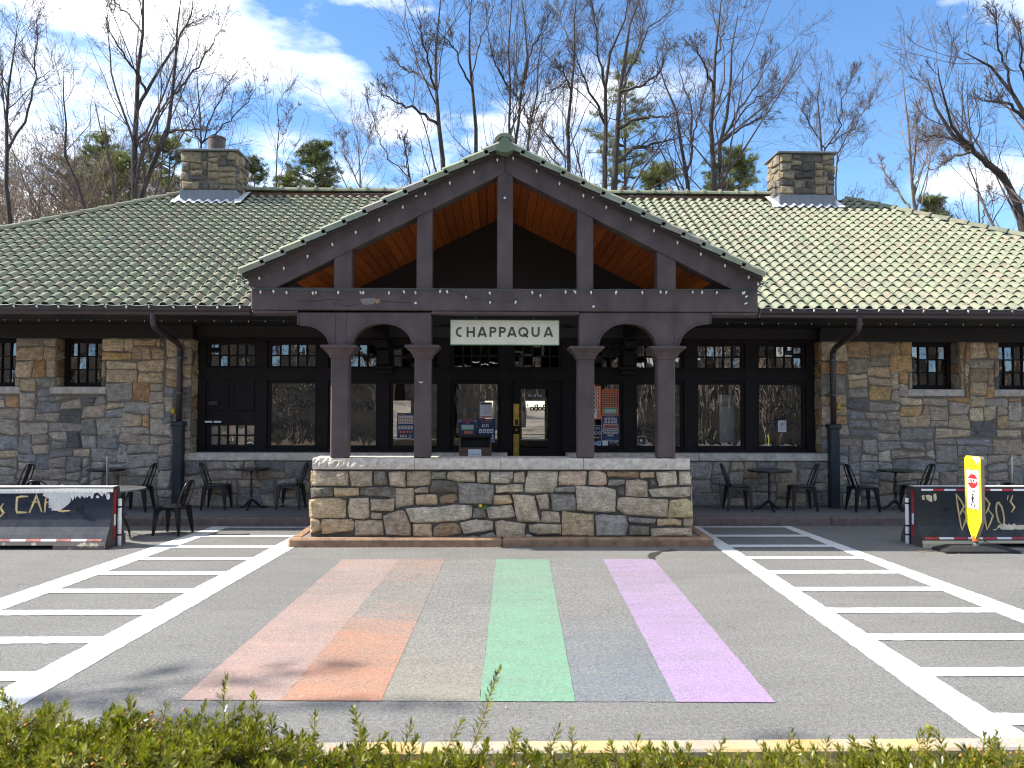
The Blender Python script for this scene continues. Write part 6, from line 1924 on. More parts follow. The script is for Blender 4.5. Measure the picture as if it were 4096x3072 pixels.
# ------------------------------------------------------------------ cafe chairs and tables
def chair_parts(t):
    """local: sits facing +x"""
    q = MB()
    # dished seat with a rolled edge
    ring = []
    for k in range(20):
        a = 2 * math.pi * k / 20; c_, s_ = math.cos(a), math.sin(a)
        e = 4.0; r = 1 / ((abs(c_) ** e + abs(s_) ** e) ** (1 / e))
        ring.append((c_ * r, s_ * r))
    V = [(x * .165, y * .165, .448) for x, y in ring] + [(x * .19, y * .185, .452) for x, y in ring] + [(x * .195, y * .19, .44) for x, y in ring] + [(x * .185, y * .18, .425) for x, y in ring]
    F = [tuple(range(20))]
    for r_ in range(3):
        for k in range(20): F.append((r_ * 20 + k, (r_ + 1) * 20 + k, (r_ + 1) * 20 + (k + 1) % 20, r_ * 20 + (k + 1) % 20))
    q.add(V, F); q.build('seat', M['black'], t)
    for sx in (-1, 1):
        for sy in (-1, 1):
            q = MB()
            a = Vector((sx * .165, sy * .16, .438)); b = Vector((sx * (.205 if sx > 0 else .225), sy * .205, 0))
            V = []
            for p, w in ((a, .036), (a.lerp(b, .5), .026), (b, .014)):
                for (dx, dy) in ((-1, -1), (1, -1), (1, 1), (-1, 1)): V.append(p + Vector((dx * w, dy * w, 0)))
            F = []
            for i in range(2):
                for k in range(4): F.append((i * 4 + k, i * 4 + (k + 1) % 4, (i + 1) * 4 + (k + 1) % 4, (i + 1) * 4 + k))
            F = [f[::-1] for f in F] + [(0, 1, 2, 3), (11, 10, 9, 8)]
            q.add(V, F); q.build('leg', M['black'], t)
    # arched aprons between the legs
    for side in range(4):
        q = MB(); V = []; n = 8
        for k in range(n + 1):
            u = -1 + 2 * k / n; zz = .425 - .015; drop = .012 + .10 * abs(u) ** 3.2
            for z in (zz + .012, zz - drop):
                spread = .172 + (.43 - z) * .095
                p = (u * .165 * (1 + (.43 - z) * .3), -spread) if side in (0, 2) else (spread, u * .16 * (1 + (.43 - z) * .3))
                if side == 2: p = (p[0], -p[1])
                if side == 3: p = (-p[0], p[1])
                V.append((p[0], p[1], z))
        q.add(V, [(2 * k, 2 * k + 1, 2 * k + 3, 2 * k + 2) for k in range(n)]); q.build('apron', M['black'], t)
    # back hoop
    q = MB(); pts = [(-.155, -.165, .44), (-.205, -.165, .58), (-.255, -.155, .72), (-.285, -.125, .80), (-.30, -.07, .835), (-.303, 0, .842), (-.30, .07, .835), (-.285, .125, .80), (-.255, .155, .72), (-.205, .165, .58), (-.155, .165, .44)]
    q.tube(pts, .012, 7); q.build('back_hoop', M['black'], t, True)
    q = MB(); q.prism([(-.165, -.055, .445), (-.165, .055, .445), (-.30, .06, .835), (-.30, -.06, .835)], (.006, 0, .003)); q.build('back_splat', M['black'], t)
PROTO = {}
def copy_thing(src, loc, rotz, label, group=None):
    t = src.copy(); COL.objects.link(t)
    t.location = loc; t.rotation_euler = (0, 0, rotz); t['label'] = label
    if group: t['group'] = group
    for ch in src.children:
        c = ch.copy(); COL.objects.link(c); c.parent = t
        c.matrix_parent_inverse = ch.matrix_parent_inverse.copy()
    return t
CG = 'black metal cafe chairs outside the station'
def chair(px, py, z, rot, label):
    p = at_z(px, py, z)
    if 'chair' not in PROTO:
        t = thing('cafe_chair', label, 'chair', (0, 0, 0), CG); chair_parts(t); PROTO['chair'] = t
        t.location = p; t.rotation_euler = (0, 0, rot)
        return t
    return copy_thing(PROTO['chair'], p, rot, label, CG)
chair(868, 2036, WALK_Z, R(2), 'black metal chair facing right, left of the small table under the panelled window')
chair(1162, 2034, WALK_Z, R(178), 'black metal chair facing left, beside the left end of the porch wall')
chair(2952, 2040, WALK_Z, R(-4), 'black metal chair facing right, just right of the porch wall')
chair(3206, 2040, WALK_Z, R(176), 'black metal chair facing left, next to the right downspout')
chair(3452, 2044, WALK_Z, R(0), 'black metal chair facing right, right of the right downspout')
chair(3666, 2040, WALK_Z, R(178), "black metal chair half hidden by the left end of the BoBo's barrier")
G2 = lambda px, Y, z: at_y(px, 1630, Y).x
def chair_xy(px, Y, z, rot, label):
    return copy_thing(PROTO['chair'], (G2(px, Y, z), Y, z), rot, label, CG)
chair_xy(3976, 12.55, 0, R(90), "black metal chair with only its back showing above the BoBo's barrier")
chair_xy(60, 14.1, WALK_Z, R(180), 'black metal chair facing left at the far left edge behind the CAFE barrier')
chair_xy(178, 12.75, 0, R(100), 'black metal chair top with pale scratch showing above the C of the CAFE barrier')
chair_xy(310, 12.05, 0, R(92), 'black metal chair back showing as a low arc above the middle of the CAFE barrier')
chair(548, 2044, WALK_Z, R(182), 'black metal chair facing left behind the round mesh table by the left downspout')
chair(690, 2136, 0, R(172), 'nearest black metal chair standing on the asphalt in the sun, facing left')

def bistro(px, py, z, r, label):
    p = at_z(px, py, z)
    key = 'bistro%.2f' % r
    TG = 'small round black pedestal tables along the wall'
    if key in PROTO: return copy_thing(PROTO[key], p, px * .01, label, TG)
    t = thing('pedestal_table', label, 'table', (0, 0, 0), TG); PROTO[key] = t
    q = MB(); q.lathe([(r * .3, .70), (r - .03, .705), (r - .005, .708), (r, .72), (r, .732), (r - .008, .742), (.01, .742)], 32); q.build('table_top', M['black'], t)
    q = MB(); q.lathe([(.03, .14), (.04, .16), (.026, .19), (.024, .30), (.034, .33), (.024, .36), (.02, .52), (.03, .55), (.018, .58), (.018, .66), (.05, .695), (.09, .70)], 14); q.build('pedestal', M['black'], t, True)
    for k in range(3):
        a = R(30 + 120 * k); c_, s_ = math.cos(a), math.sin(a)
        q = MB(); q.tube([(c_ * d, s_ * d, h_) for d, h_ in ((.015, .17), (.06, .14), (.12, .08), (.18, .035), (.23, .02), (.27, .022))], [.026, .024, .02, .017, .016, .02], 7); q.build('foot', M['black'], t, True)
    q = MB(); q.tube([(-.05, 0, .45), (.05, 0, .45)], .006, 6); q.tube([(.05, -.015, .465), (.05, .015, .435)], .006, 5); q.build('height_screw', M['black'], t)
    t.location = p; return t
bistro(1004, 2036, WALK_Z, .31, 'small black pedestal table between two chairs left of the porch wall')
bistro(3078, 2042, WALK_Z, .40, 'wider black pedestal table between two chairs right of the porch wall')
bistro(3584, 2042, WALK_Z, .32, "small black pedestal table near the left end of the BoBo's barrier")
bistro(424, 2040, WALK_Z, .33, 'small black pedestal table by the stone wall behind the CAFE barrier')
# larger mesh table with scrolled legs
TK = Vector((G2(462, 12.3, 0), 12.3, 0))
t = thing('garden_table', 'round grey mesh table with curved iron legs behind the end of the CAFE barrier', 'table', TK)
q = MB(); q.lathe([(.44, .715), (.455, .715), (.46, .727), (.455, .738), (.44, .738), (.01, .738)], 36, TK); q.build('table_top', M['grey_metal'], t)
for k in range(4):
    a = R(-20 + 90 * k); c_, s_ = math.cos(a), math.sin(a)
    q = MB(); q.tube([TK + Vector((c_ * d, s_ * d, h_)) for d, h_ in ((.36, .71), (.30, .66), (.20, .52), (.16, .40), (.19, .28), (.26, .17), (.31, .07), (.33, .0))], .012, 7); q.build('leg', M['black'], t, True)
q = MB(); q.tube([TK + Vector((.18 * math.cos(a), .18 * math.sin(a), .33)) for a in np.linspace(0, 6.283, 19)], .008, 6); q.build('leg_ring', M['black'], t, True)
# bare umbrella posts
for px, Y, lab in ((435, 12.45, 'grey steel umbrella post rising above the CAFE barrier'), (4047, 12.4, "grey steel umbrella post rising above the BoBo's barrier near the right edge")):
    x = G2(px, Y, 0); zt_ = at_y(px, 1830, Y).z
    t = thing('umbrella_post', lab, 'post', (x, Y, 0))
    q = MB(); q.lathe([(.019, .05), (.019, zt_ - .01), (.015, zt_)], 12, (x, Y, 0)); q.build('pole', M['grey_metal'], t, True)
    q = MB(); q.lathe([(.24, 0), (.24, .04), (.2, .055), (.03, .06)], 24, (x, Y, 0)); q.build('base_plate', M['black'], t)

# ------------------------------------------------------------------ small things on the building
for px, py, lab in ((694, 1643, 'small yellow bell hung beside the left downspout'), (3352, 1625, 'small yellow bell hung beside the right downspout')):
    c = at_y(px, py, Y_WALL - .09)
    t = thing('yellow_bell', lab, 'bell', (c.x, c.y, c.z - .06))
    q = MB(); q.lathe([(.001, -.065), (.03, -.062), (.05, -.04), (.052, -.03), (.042, 0), (.034, .03), (.015, .055), (.001, .06)], 14, tuple(c)); q.build('bell_cup', M['yellow_bell'], t, True)
    q = MB(); q.tube([c + Vector((0, 0, .055)), c + Vector((0, .05, .07)), c + Vector((0, .1, .07))], .006, 5); q.build('bell_arm', M['black'], t)
c = at_y(642, 1372, Y_EAVE + .9)
q = MB()
for k in range(6):
    rr_ = .035 + .008 * k
    q.tube([c + Vector((rr_ * .6 * math.cos(a) + .01 * k, .02 * math.sin(k), 1.25 * rr_ * math.sin(a) - .03 * (k % 2))) for a in np.linspace(.2 * k, 6.3 + .2 * k, 15)], .004, 5)
q.tube([c + Vector((0, 0, .05)), c + Vector((.01, -.05, .18)), c + Vector((.0, -.1, .33))], .004, 5)
tag(q.build('cable_coil', M['wire']), 'tangled green cable coil hanging from the left downspout elbow', 'cable')
# dandelion in the porch wall
c = at_y(1928, 2026, Y_PW - .05)
t = thing('dandelion', 'yellow dandelion growing from a joint in the porch wall', 'plant', tuple(c))
q = MB(); rr = random.Random(2)
for k in range(13):
    a = rr.uniform(0, 6.28); L_ = rr.uniform(.05, .1); d = Vector((math.cos(a), -.35 - .3 * rr.random(), math.sin(a) * .45)); s = Vector((-d.z, 0, d.x)).normalized() * .011
    q.add([c, c + d * L_ * .5 + s, c + d * L_, c + d * L_ * .5 - s], [(0, 1, 2, 3)])
q.build('leaves', M['leaf_green'], t)
fc = at_y(1922, 2022, Y_PW - .10)
q = MB()
for k in range(18):
    a = 2 * math.pi * k / 18; d = Vector((math.cos(a), -.4, math.sin(a)));
    q.add([fc, fc + d * .02 + Vector((.004 * -math.sin(a), 0, .004 * math.cos(a))), fc + d * .024, fc + d * .02 - Vector((.004 * -math.sin(a), 0, .004 * math.cos(a)))], [(0, 1, 2, 3)])
q.build('flower', M['petal'], t)

# ------------------------------------------------------------------ string lights
def bulb_mesh(name, s):
    q = MB(); q.lathe([(.011 * s, .0), (.013 * s, -.004 * s), (.013 * s, -.026 * s)], 8, mi=1); q.lathe([(.011 * s, -.026 * s), (.0155 * s, -.04 * s), (.0145 * s, -.055 * s), (.008 * s, -.072 * s), (.001, -.08 * s)], 8, mi=0)
    me = bpy.data.meshes.new(name); me.from_pydata(q.v, [], q.f); me.materials.append(M['bulb']); me.materials.append(M['wire']); me.polygons.foreach_set('material_index', q.mi); me.polygons.foreach_set('use_smooth', [True] * len(q.f)); me.update()
    return me
BULB = bulb_mesh('bulb', .95)
SMALL = bulb_mesh('small_bulb', .6)
def string_lights(pts, spacing, label, wire_mat, sag, rng, start=.3, tilt=.35, bulb=BULB, wr=.0045, up=False):
    """pts: polyline of the string"""
    pts = [Vector(p) for p in pts]
    t = thing('string_lights', label, 'string lights', tuple(pts[0]))
    seg = [(b - a).length for a, b in zip(pts, pts[1:])]; tot = sum(seg)
    def at(s):
        for a, b, l in zip(pts, pts[1:], seg):
            if s <= l: return a.lerp(b, s / l)
            s -= l
        return pts[-1].copy()
    n = int((tot - start) / spacing) + 1
    anchors = [0] + [start + spacing * i for i in range(n)] + [tot]
    wp = []
    for a, b in zip(anchors, anchors[1:]):
        for k in range(4):
            f = k / 4; p = at(a + (b - a) * f); p.z -= sag * 4 * f * (1 - f) * min(1, (b - a) / spacing); wp.append(p)
    wp.append(pts[-1])
    q = MB(); q.tube(wp, wr, 5); q.build('wire', wire_mat, t)
    for i in range(n):
        p = at(start + spacing * i) + Vector((0, -.012, 0))
        e = Matrix.Translation(p) @ Matrix.Rotation(rng.uniform(-tilt, tilt) + (math.pi if up and rng.random() < .5 else 0), 4, 'Y') @ Matrix.Rotation(rng.uniform(-.3, .5), 4, 'X')
        link('bulb', bulb, t, None, e)
rr = random.Random(12)
Yg = Y_EAVE - .165
zL = ZG_T + .012
gl = at_y(1003, 1240, YT + .3).x - .5; gr = at_y(3033, 1240, YT + .3).x + .55
string_lights([(-11, Yg, zL), (gl, Yg, zL)], .372, 'string of pale bulbs along the gutter left of the porch', M['cord'], .02, rr, .1, .5)
string_lights([(gr, Yg, zL), (11, Yg, zL)], .372, 'string of pale bulbs along the gutter right of the porch', M['cord'], .02, rr, .1, .5)
zl2 = Z_SOF - .02
string_lights([(-11, 13.75, zl2), (gl + .6, 13.75, zl2)], .30, 'string of small bulbs under the soffit left of the porch', M['wire'], .01, rr, .1, .6, SMALL)
string_lights([(gr - .5, 13.75, zl2), (11, 13.75, zl2)], .30, 'string of small bulbs under the soffit right of the porch', M['wire'], .01, rr, .1, .6, SMALL)
PL = [G8(66, 612), G8(175, 570), G8(300, 508), G8(520, 398), G8(760, 265), G8(960, 172), G8(1060, 120)]
string_lights([at_y(x, y, YT - .03) for x, y in PL], .385, 'bulb string running up the left gable rafter', M['wire'], .012, rr, .08, .15)
PRr = [G8(1085, 108), G8(1200, 172), G8(1390, 272), G8(1690, 420), G8(1880, 515), G8(2080, 612)]
string_lights([at_y(x, y, YT - .03) for x, y in PRr], .385, 'bulb string running down the right gable rafter', M['wire'], .012, rr, .10, .15)
yb_ = YT - .04
B1 = [G8(60, 658), G8(250, 664), G8(450, 662), G8(700, 663), G8(840, 656), G8(930, 684), G8(1020, 702), G8(1110, 703), G8(1190, 684), G8(1265, 658), G8(1500, 663), G8(1800, 660), G8(2090, 665)]
string_lights([at_y(x, y, yb_) for x, y in B1], .37, 'bulb string swagged along the tie beam above the sign', M['wire'], .006, rr, .12, .25)
B2 = [G8(60, 656), G8(400, 664), G8(760, 658), G8(1000, 664), G8(1400, 660), G8(1760, 660), G8(2080, 662)]
string_lights([at_y(x, y, yb_ - .014) for x, y in B2], .62, 'second bulb string lying straight along the tie beam', M['wire'], .006, rr, .3, .4)
# loose end with bulbs at both gable feet
for pts, lab in (([G8(60, 615), G8(40, 640), G8(10, 620), G8(-20, 612)], 'loose bulb string end at the left foot of the gable'), ([G8(2085, 615), G8(2100, 650), G8(2125, 640), G8(2140, 625)], 'loose bulb string end at the right foot of the gable'), ([G8(2056, 668), G8(2056, 725)], 'short plug lead hanging from the right end of the tie beam')):
    string_lights([at_y(x, y, YT - .05) for x, y in pts], .11, lab, M['wire'], .01, rr, .05, 1.2)
# round white reflectors on the timber
for x, y, lab in ((719, 286, 'left rafter'), (1075, 293, 'king post'), (1429, 292, 'right rafter'), (716, 716, 'tie beam left of the sign'), (1432, 730, 'tie beam right of the sign'), (1355, 668, 'tie beam top edge')):
    p = at_y(*G8(x, y), YT - .014)
    q = MB(); q.lathe([(.001, -.008), (.006, -.008), (.0065, -.005), (.017, -.005), (.018, 0)], 12, tuple(p), axis='y')
    tag(q.build('button_hook', M['white_plastic']), 'small round white hook screwed to the ' + lab, 'hook')

# ------------------------------------------------------------------ trees
def tubes(P, Rr, n):
    """P (N,S,3), R (N,S) -> verts, quads"""
    N, S_, _ = P.shape
    T = np.gradient(P, axis=1); T /= np.linalg.norm(T, axis=2, keepdims=True) + 1e-9
    d0 = P[:, -1] - P[:, 0]; d0 /= np.linalg.norm(d0, axis=1, keepdims=True) + 1e-9
    ref = np.where(np.abs(d0[:, 2:3]) < .8, np.array([[0, 0, 1.]]), np.array([[1., 0, 0]]))
    ref = np.repeat(ref[:, None], S_, 1)
    U = np.cross(T, ref); U /= np.linalg.norm(U, axis=2, keepdims=True) + 1e-9
    V = np.cross(T, U)
    a = np.arange(n) * 2 * np.pi / n
    ring = P[:, :, None] + Rr[:, :, None, None] * (np.cos(a)[None, None, :, None] * U[:, :, None] + np.sin(a)[None, None, :, None] * V[:, :, None])
    v = ring.reshape(-1, 3)
    idx = np.arange(N * S_ * n).reshape(N, S_, n)
    q = np.stack([idx[:, :-1], np.roll(idx, -1, 2)[:, :-1], np.roll(idx, -1, 2)[:, 1:], idx[:, 1:]], -1).reshape(-1, 4)
    return v, q
def grow_children(P, Rr, rng, k, tmin, ang, lratio, rratio, S_, up, wob, lmin=.0, tmax=1.0, base_bias=1.0):
    """k children on every branch"""
    N, S0, _ = P.shape
    L0 = np.linalg.norm(np.diff(P, axis=1), axis=2).sum(1)
    t = tmin + (tmax - tmin) * rng.random((N, k)) ** base_bias
    f = t * (S0 - 1); i0 = np.minimum(f.astype(int), S0 - 2); w = f - i0
    ii = np.arange(N)[:, None]
    start = P[ii, i0] * (1 - w)[..., None] + P[ii, i0 + 1] * w[..., None]
    r0 = (Rr[ii, i0] * (1 - w) + Rr[ii, i0 + 1] * w)
    tan = P[ii, i0 + 1] - P[ii, i0]; tan /= np.linalg.norm(tan, axis=2, keepdims=True) + 1e-9
    rv = rng.normal(size=(N, k, 3)); rv -= (rv * tan).sum(2, keepdims=True) * tan; rv /= np.linalg.norm(rv, axis=2, keepdims=True) + 1e-9
    A = np.radians(ang[0] + (ang[1] - ang[0]) * rng.random((N, k)))[..., None]
    d = tan * np.cos(A) + rv * np.sin(A)
    L = L0[:, None] * lratio * (1.15 - .65 * t) * (.6 + .7 * rng.random((N, k)))
    start, d, L, r0 = start.reshape(-1, 3), d.reshape(-1, 3), L.ravel(), r0.ravel()
    M_ = len(L)
    pts = np.zeros((M_, S_, 3)); pts[:, 0] = start
    step = (L / (S_ - 1))[:, None]
    for s in range(1, S_):
        d = d + rng.normal(size=(M_, 3)) * wob; d[:, 2] += up
        d /= np.linalg.norm(d, axis=1, keepdims=True)
        pts[:, s] = pts[:, s - 1] + d * step
    rb = np.minimum(r0 * rratio * (.7 + .5 * rng.random(M_)), r0 * .9)
    tp = np.linspace(1, .28, S_)[None]
    return pts, np.maximum(rb[:, None] * tp, .0045), L
def resample(pts, n):
    pts = np.array(pts, float); s = np.r_[0, np.cumsum(np.linalg.norm(np.diff(pts, axis=0), axis=1))]
    u = np.linspace(0, s[-1], n)
    return np.stack([np.interp(u, s, pts[:, k]) for k in range(3)], 1)
def bare_tree(name, label, stems, seed, mat_b, mat_t, k=(9, 7, 6, 5), ang=(22, 52), up=(.06, .05, .03, .02), lr=(.42, .50, .52, .5), twig=.008, tmin=.22, wob=.105):
    """stems: list of (list of 3d points, r base, r tip)"""
    rng = np.random.default_rng(seed)
    base = stems[0][0][0]
    t = thing(name, label, 'tree', tuple(base), 'bare trees behind the station')
    P0l, R0l = [], []
    for j, (pts, rb, rt_) in enumerate(stems):
        pts = [np.array(p, float) for p in pts]
        if j:
            # a limb leaves the stem it belongs to, never thicker than that stem there
            best = None
            for Pq, Rq in zip(P0l, R0l):
                dd = np.linalg.norm((Pq - pts[0]) * np.array([1, .3, 1]), axis=1); m_ = int(dd.argmin())
                if best is None or dd[m_] < best[0]: best = (dd[m_], Pq[m_], Rq[m_])
            sh = best[1] - pts[0]
            pts = [best[1]] + [p + sh * (1 - (i + 1) / len(pts)) for i, p in enumerate(pts[1:])]
            rb = min(rb, best[2] * .8)
        q_ = resample(pts, 14)
        q_[1:-1] += rng.normal(size=q_[1:-1].shape) * .05
        P0l.append(q_); R0l.append(np.linspace(1, 0, 14) ** .85 * (rb - rt_) + rt_)
    P0, R0 = np.stack(P0l), np.stack(R0l)
    v, f = tubes(P0, R0, 8)
    link('trunk', np_mesh('trunk', v, f, mat_b, smooth=True), t)
    lv = []
    P1, R1, L1 = grow_children(P0, R0, rng, k[0], tmin, ang, lr[0], .42, 8, up[0], wob, base_bias=.8)
    P2, R2, L2 = grow_children(P1, R1, rng, k[1], .12, (22, 55), lr[1], .5, 6, up[1], wob * 1.0)
    P3, R3, L3 = grow_children(P2, R2, rng, k[2], .08, (20, 58), lr[2], .6, 4, up[2], wob * 1.0)
    P4, R4, L4 = grow_children(P3, R3, rng, k[3], .06, (20, 60), lr[3], .7, 3, up[3], wob * 1.0)
    # extra leaders: stems' own fine growth near their tips
    va, fa = [], []; off = 0
    for P_, R_, n_ in ((P1, np.maximum(R1, .010), 5), (P2, np.maximum(R2, .0085), 3), (P3, np.clip(R3, twig * .8, twig * 1.8), 3), (P4, np.clip(R4, twig * .7, twig), 3)):
        v, f = tubes(P_, R_, n_); va.append(v); fa.append(f + off); off += len(v)
    link('crown', np_mesh('crown', np.concatenate(va), np.concatenate(fa), mat_t), t)
    return t
def stem(px_pts, Y, dY=0.0, ground=0.0):
    """stem measured on the photograph at distance Y; dY lets the top lean in depth; runs on down to the ground"""
    n = len(px_pts); out = []
    for i, (x, y) in enumerate(px_pts):
        p = at_y(x, y, Y + dY * i / max(1, n - 1)); out.append((p.x, p.y, p.z))
    b = out[0]; d = (b[0] - out[1][0]) / max(.1, (out[1][2] - b[2]))
    foot = (b[0] + d * (b[2] - ground) * .3, b[1], ground)
    return [foot] + out
Z1 = lambda *p: [(x * .6329, y * .6329) for x, y in p]
Z2 = lambda *p: [(1300 + x * .6781, y * .6781) for x, y in p]
Z3 = lambda *p: [(2700 + x * .6311, y * .6311) for x, y in p]
TB_ = [
 # label, distance, stems(px), base radius, options
 ('slim bare tree at the left edge of the sky', 38, [Z1((70, 1420), (35, 1000), (45, 700), (70, 430), (110, 160)), Z1((60, 1050), (160, 850), (230, 560), (245, 100)), Z1((40, 900), (5, 700), (-30, 400))], .17, {}),
 ('short pale bare tree leaning over the left hip of the roof', 44, [Z1((275, 1420), (200, 1230), (120, 1050), (60, 900)), Z1((210, 1250), (240, 1050), (300, 850))], .15, {'pale': 1}),
 ('crooked bare tree between the left edge and the tall twin trees', 40, [Z1((545, 1340), (490, 1190), (440, 1100), (415, 900), (395, 640), (405, 420)), Z1((600, 1350), (500, 1230), (470, 1160))], .14, {}),
 ('tall straight bare tree left of the left chimney', 37, [Z1((845, 1290), (850, 1000), (860, 700), (878, 360), (905, 60), (915, -250)), Z1((860, 640), (940, 480), (1100, 270), (1180, 120), (1250, -120)), Z1((850, 520), (800, 400), (690, 220), (640, 60)), Z1((880, 250), (800, 130), (720, 40), (690, -60))], .24, {}),
 ('leaning bare tree whose limb reaches towards the left chimney', 36, [Z1((870, 1285), (960, 1060), (1040, 900), (1075, 680), (1100, 420), (1125, 120), (1150, -60)), Z1((1080, 690), (1180, 560), (1290, 400), (1400, 180)), Z1((1030, 930), (1130, 900), (1230, 870), (1330, 840)), Z1((960, 1060), (920, 980), (870, 880))], .20, {}),
 ('fan shaped bare tree behind the left chimney', 50, [Z1((1270, 960), (1275, 800), (1250, 560), (1240, 360)), Z1((1270, 940), (1340, 760), (1430, 560), (1500, 460)), Z1((1275, 950), (1420, 830), (1560, 680), (1620, 560)), Z1((1265, 950), (1190, 760), (1130, 560))], .16, {}),
 ('small bare sapling right of the left chimney', 40, [Z1((1745, 1215), (1745, 1060), (1770, 900), (1760, 720), (1750, 640)), Z1((1745, 1020), (1800, 880), (1870, 700))], .07, {'k': (8, 5, 4, 3)}),
 ('hazy low bare tree left of the gable', 55, [Z2((210, 1130), (205, 980), (190, 820), (160, 700)), Z2((205, 1080), (120, 900), (80, 720)), Z2((208, 1060), (270, 900), (280, 780))], .14, {'pale': 1}),
 ('low crooked bare tree left of the gable roof slope', 42, [Z2((515, 1110), (480, 930), (450, 770)), Z2((500, 1040), (370, 930), (310, 780), (260, 620), (250, 560)), Z2((620, 1030), (560, 920), (500, 780))], .12, {}),
 ('tall bare tree above the left slope of the gable', 38, [Z2((697, 1030), (690, 850), (655, 620), (645, 430), (660, 200), (690, -80)), Z2((655, 560), (600, 380), (570, 220), (540, 60)), Z2((690, 800), (560, 690), (450, 640), (330, 560)), Z2((650, 600), (540, 480), (440, 420), (390, 350))], .21, {}),
 ('bare tree just left of the gable peak', 38, [Z2((900, 925), (890, 740), (870, 600), (852, 400), (850, 200), (870, -60)), Z2((880, 640), (820, 480), (740, 300), (660, 190)), Z2((885, 500), (900, 320), (960, 130), (1010, 0))], .18, {}),
 ('slender bare tree rising from behind the gable finial', 40, [Z2((1092, 830), (1092, 600), (1080, 330), (1085, 120), (1110, -100)), Z2((1090, 560), (1010, 420), (960, 240))], .13, {}),
 ('leaning bare tree right behind the gable finial', 40, [Z2((1112, 850), (1160, 620), (1190, 400), (1185, 200), (1150, -80)), Z2((1175, 500), (1215, 300), (1300, 130), (1350, 30))], .15, {}),
 ('forked bare tree over the right side of the gable peak', 41, [Z2((1195, 910), (1205, 760), (1240, 600), (1250, 400), (1290, 180)), Z2((1210, 740), (1160, 620), (1110, 540)), Z2((1215, 700), (1320, 560), (1420, 480))], .15, {}),
 ('straight bare tree above the right slope of the gable', 39, [Z2((1430, 1010), (1440, 760), (1455, 480), (1470, 220), (1490, -80)), Z2((1425, 920), (1320, 790), (1240, 680)), Z2((1450, 560), (1400, 420), (1370, 380)), Z2((1470, 250), (1400, 100), (1370, 10))], .17, {}),
 ('tall bare tree with a leaning left limb, right of the gable', 37, [Z2((1650, 1130), (1655, 820), (1660, 540), (1680, 320), (1760, 120), (1800, -80)), Z2((1655, 680), (1590, 540), (1510, 380), (1470, 290)), Z2((1660, 560), (1610, 300), (1600, 120), (1560, -40))], .20, {}),
 ('big spreading bare tree with long low limbs right of the gable', 36, [Z2((1695, 1110), (1720, 850), (1745, 600), (1760, 350), (1800, 120), (1880, -60)), Z2((1730, 760), (1850, 700), (1990, 690), (2110, 640)), Z2((1720, 1040), (1830, 930), (1990, 880), (2130, 820)), Z2((1750, 540), (1850, 330), (1900, 180), (2050, 60)), Z2((1740, 620), (1870, 560), (1960, 480), (2030, 300))], .25, {}),
 ('forked bare tree over the ridge right of the gable', 38, [Z2((2150, 1110), (2110, 850), (2070, 660), (2010, 520), (1950, 330)), Z2((2160, 1090), (2190, 880), (2185, 700), (2120, 520), (2090, 330)), Z2((2180, 820), (2220, 640), (2280, 400))], .20, {}),
 ('tall straight bare tree left of the right chimney', 37, [Z3((240, 1215), (232, 900), (238, 620), (262, 330), (270, 100), (300, -80)), Z3((245, 500), (180, 330), (120, 240)), Z3((262, 330), (330, 150), (340, 0))], .22, {}),
 ('many-stemmed bare tree next to the right chimney', 38, [Z3((285, 1215), (300, 900), (345, 600), (360, 350), (400, 100)), Z3((295, 960), (420, 720), (520, 560), (620, 390)), Z3((290, 1000), (400, 870), (560, 780), (620, 700)), Z3((320, 820), (430, 690), (560, 590), (700, 500))], .20, {}),
 ('round-crowned purple-brown bare tree behind the right chimney', 48, [Z3((930, 960), (915, 800), (900, 620), (930, 450)), Z3((930, 940), (1040, 760), (1060, 600), (1140, 440)), Z3((935, 940), (830, 760), (760, 640)), Z3((940, 930), (1120, 800), (1230, 660))], .18, {'k': (12, 7, 5, 3)}),
 ('thin bare tree just right of the right chimney', 42, [Z3((1020, 1230), (1020, 1000), (1080, 860), (1200, 700)), Z3((1020, 1120), (1050, 930), (1160, 820))], .09, {'k': (8, 5, 5, 4)}),
 ('pale bare tree over the right hip of the roof', 40, [Z3((1515, 1360), (1505, 1100), (1480, 900), (1460, 640), (1440, 440)), Z3((1520, 1330), (1400, 1180), (1290, 1020)), Z3((1560, 1330), (1540, 1080), (1560, 880), (1530, 700)), Z3((1520, 1200), (1590, 1010), (1700, 880))], .15, {'pale': 1, 'k': (12, 5, 4, 3)}),
 ('large old bare tree leaning in from the right edge', 30, [Z3((2230, 1540), (2190, 1330), (2080, 1130), (1960, 1010), (1820, 935), (1720, 830), (1690, 740), (1600, 500)), Z3((2260, 1120), (2080, 1000), (1960, 900), (1870, 820), (1760, 620), (1700, 420)), Z3((1820, 935), (1730, 960), (1660, 1050)), Z3((2000, 920), (1850, 840), (1640, 830), (1530, 780))], .26, {'k': (12, 5, 4, 3), 'up': (.13, .08, .04, .03)}),
 ('upper crown of a bare tree entering at the top right corner', 29, [Z3((2330, 1500), (2300, 900), (2200, 640), (2060, 480), (1930, 370), (1830, 330)), Z3((2240, 700), (2100, 590), (2000, 600), (1960, 600)), Z3((2200, 640), (2120, 420), (2060, 200), (2050, 60)), Z3((2290, 800), (2230, 450), (2200, 200))], .24, {'k': (12, 5, 4, 3)}),
 ('small bare tree at the lower right edge of the roof', 36, [Z3((1940, 1450), (1915, 1300), (1920, 1150), (1900, 1060)), Z3((1930, 1400), (1980, 1250), (2040, 1170))], .08, {'k': (8, 5, 4, 3)}),
]
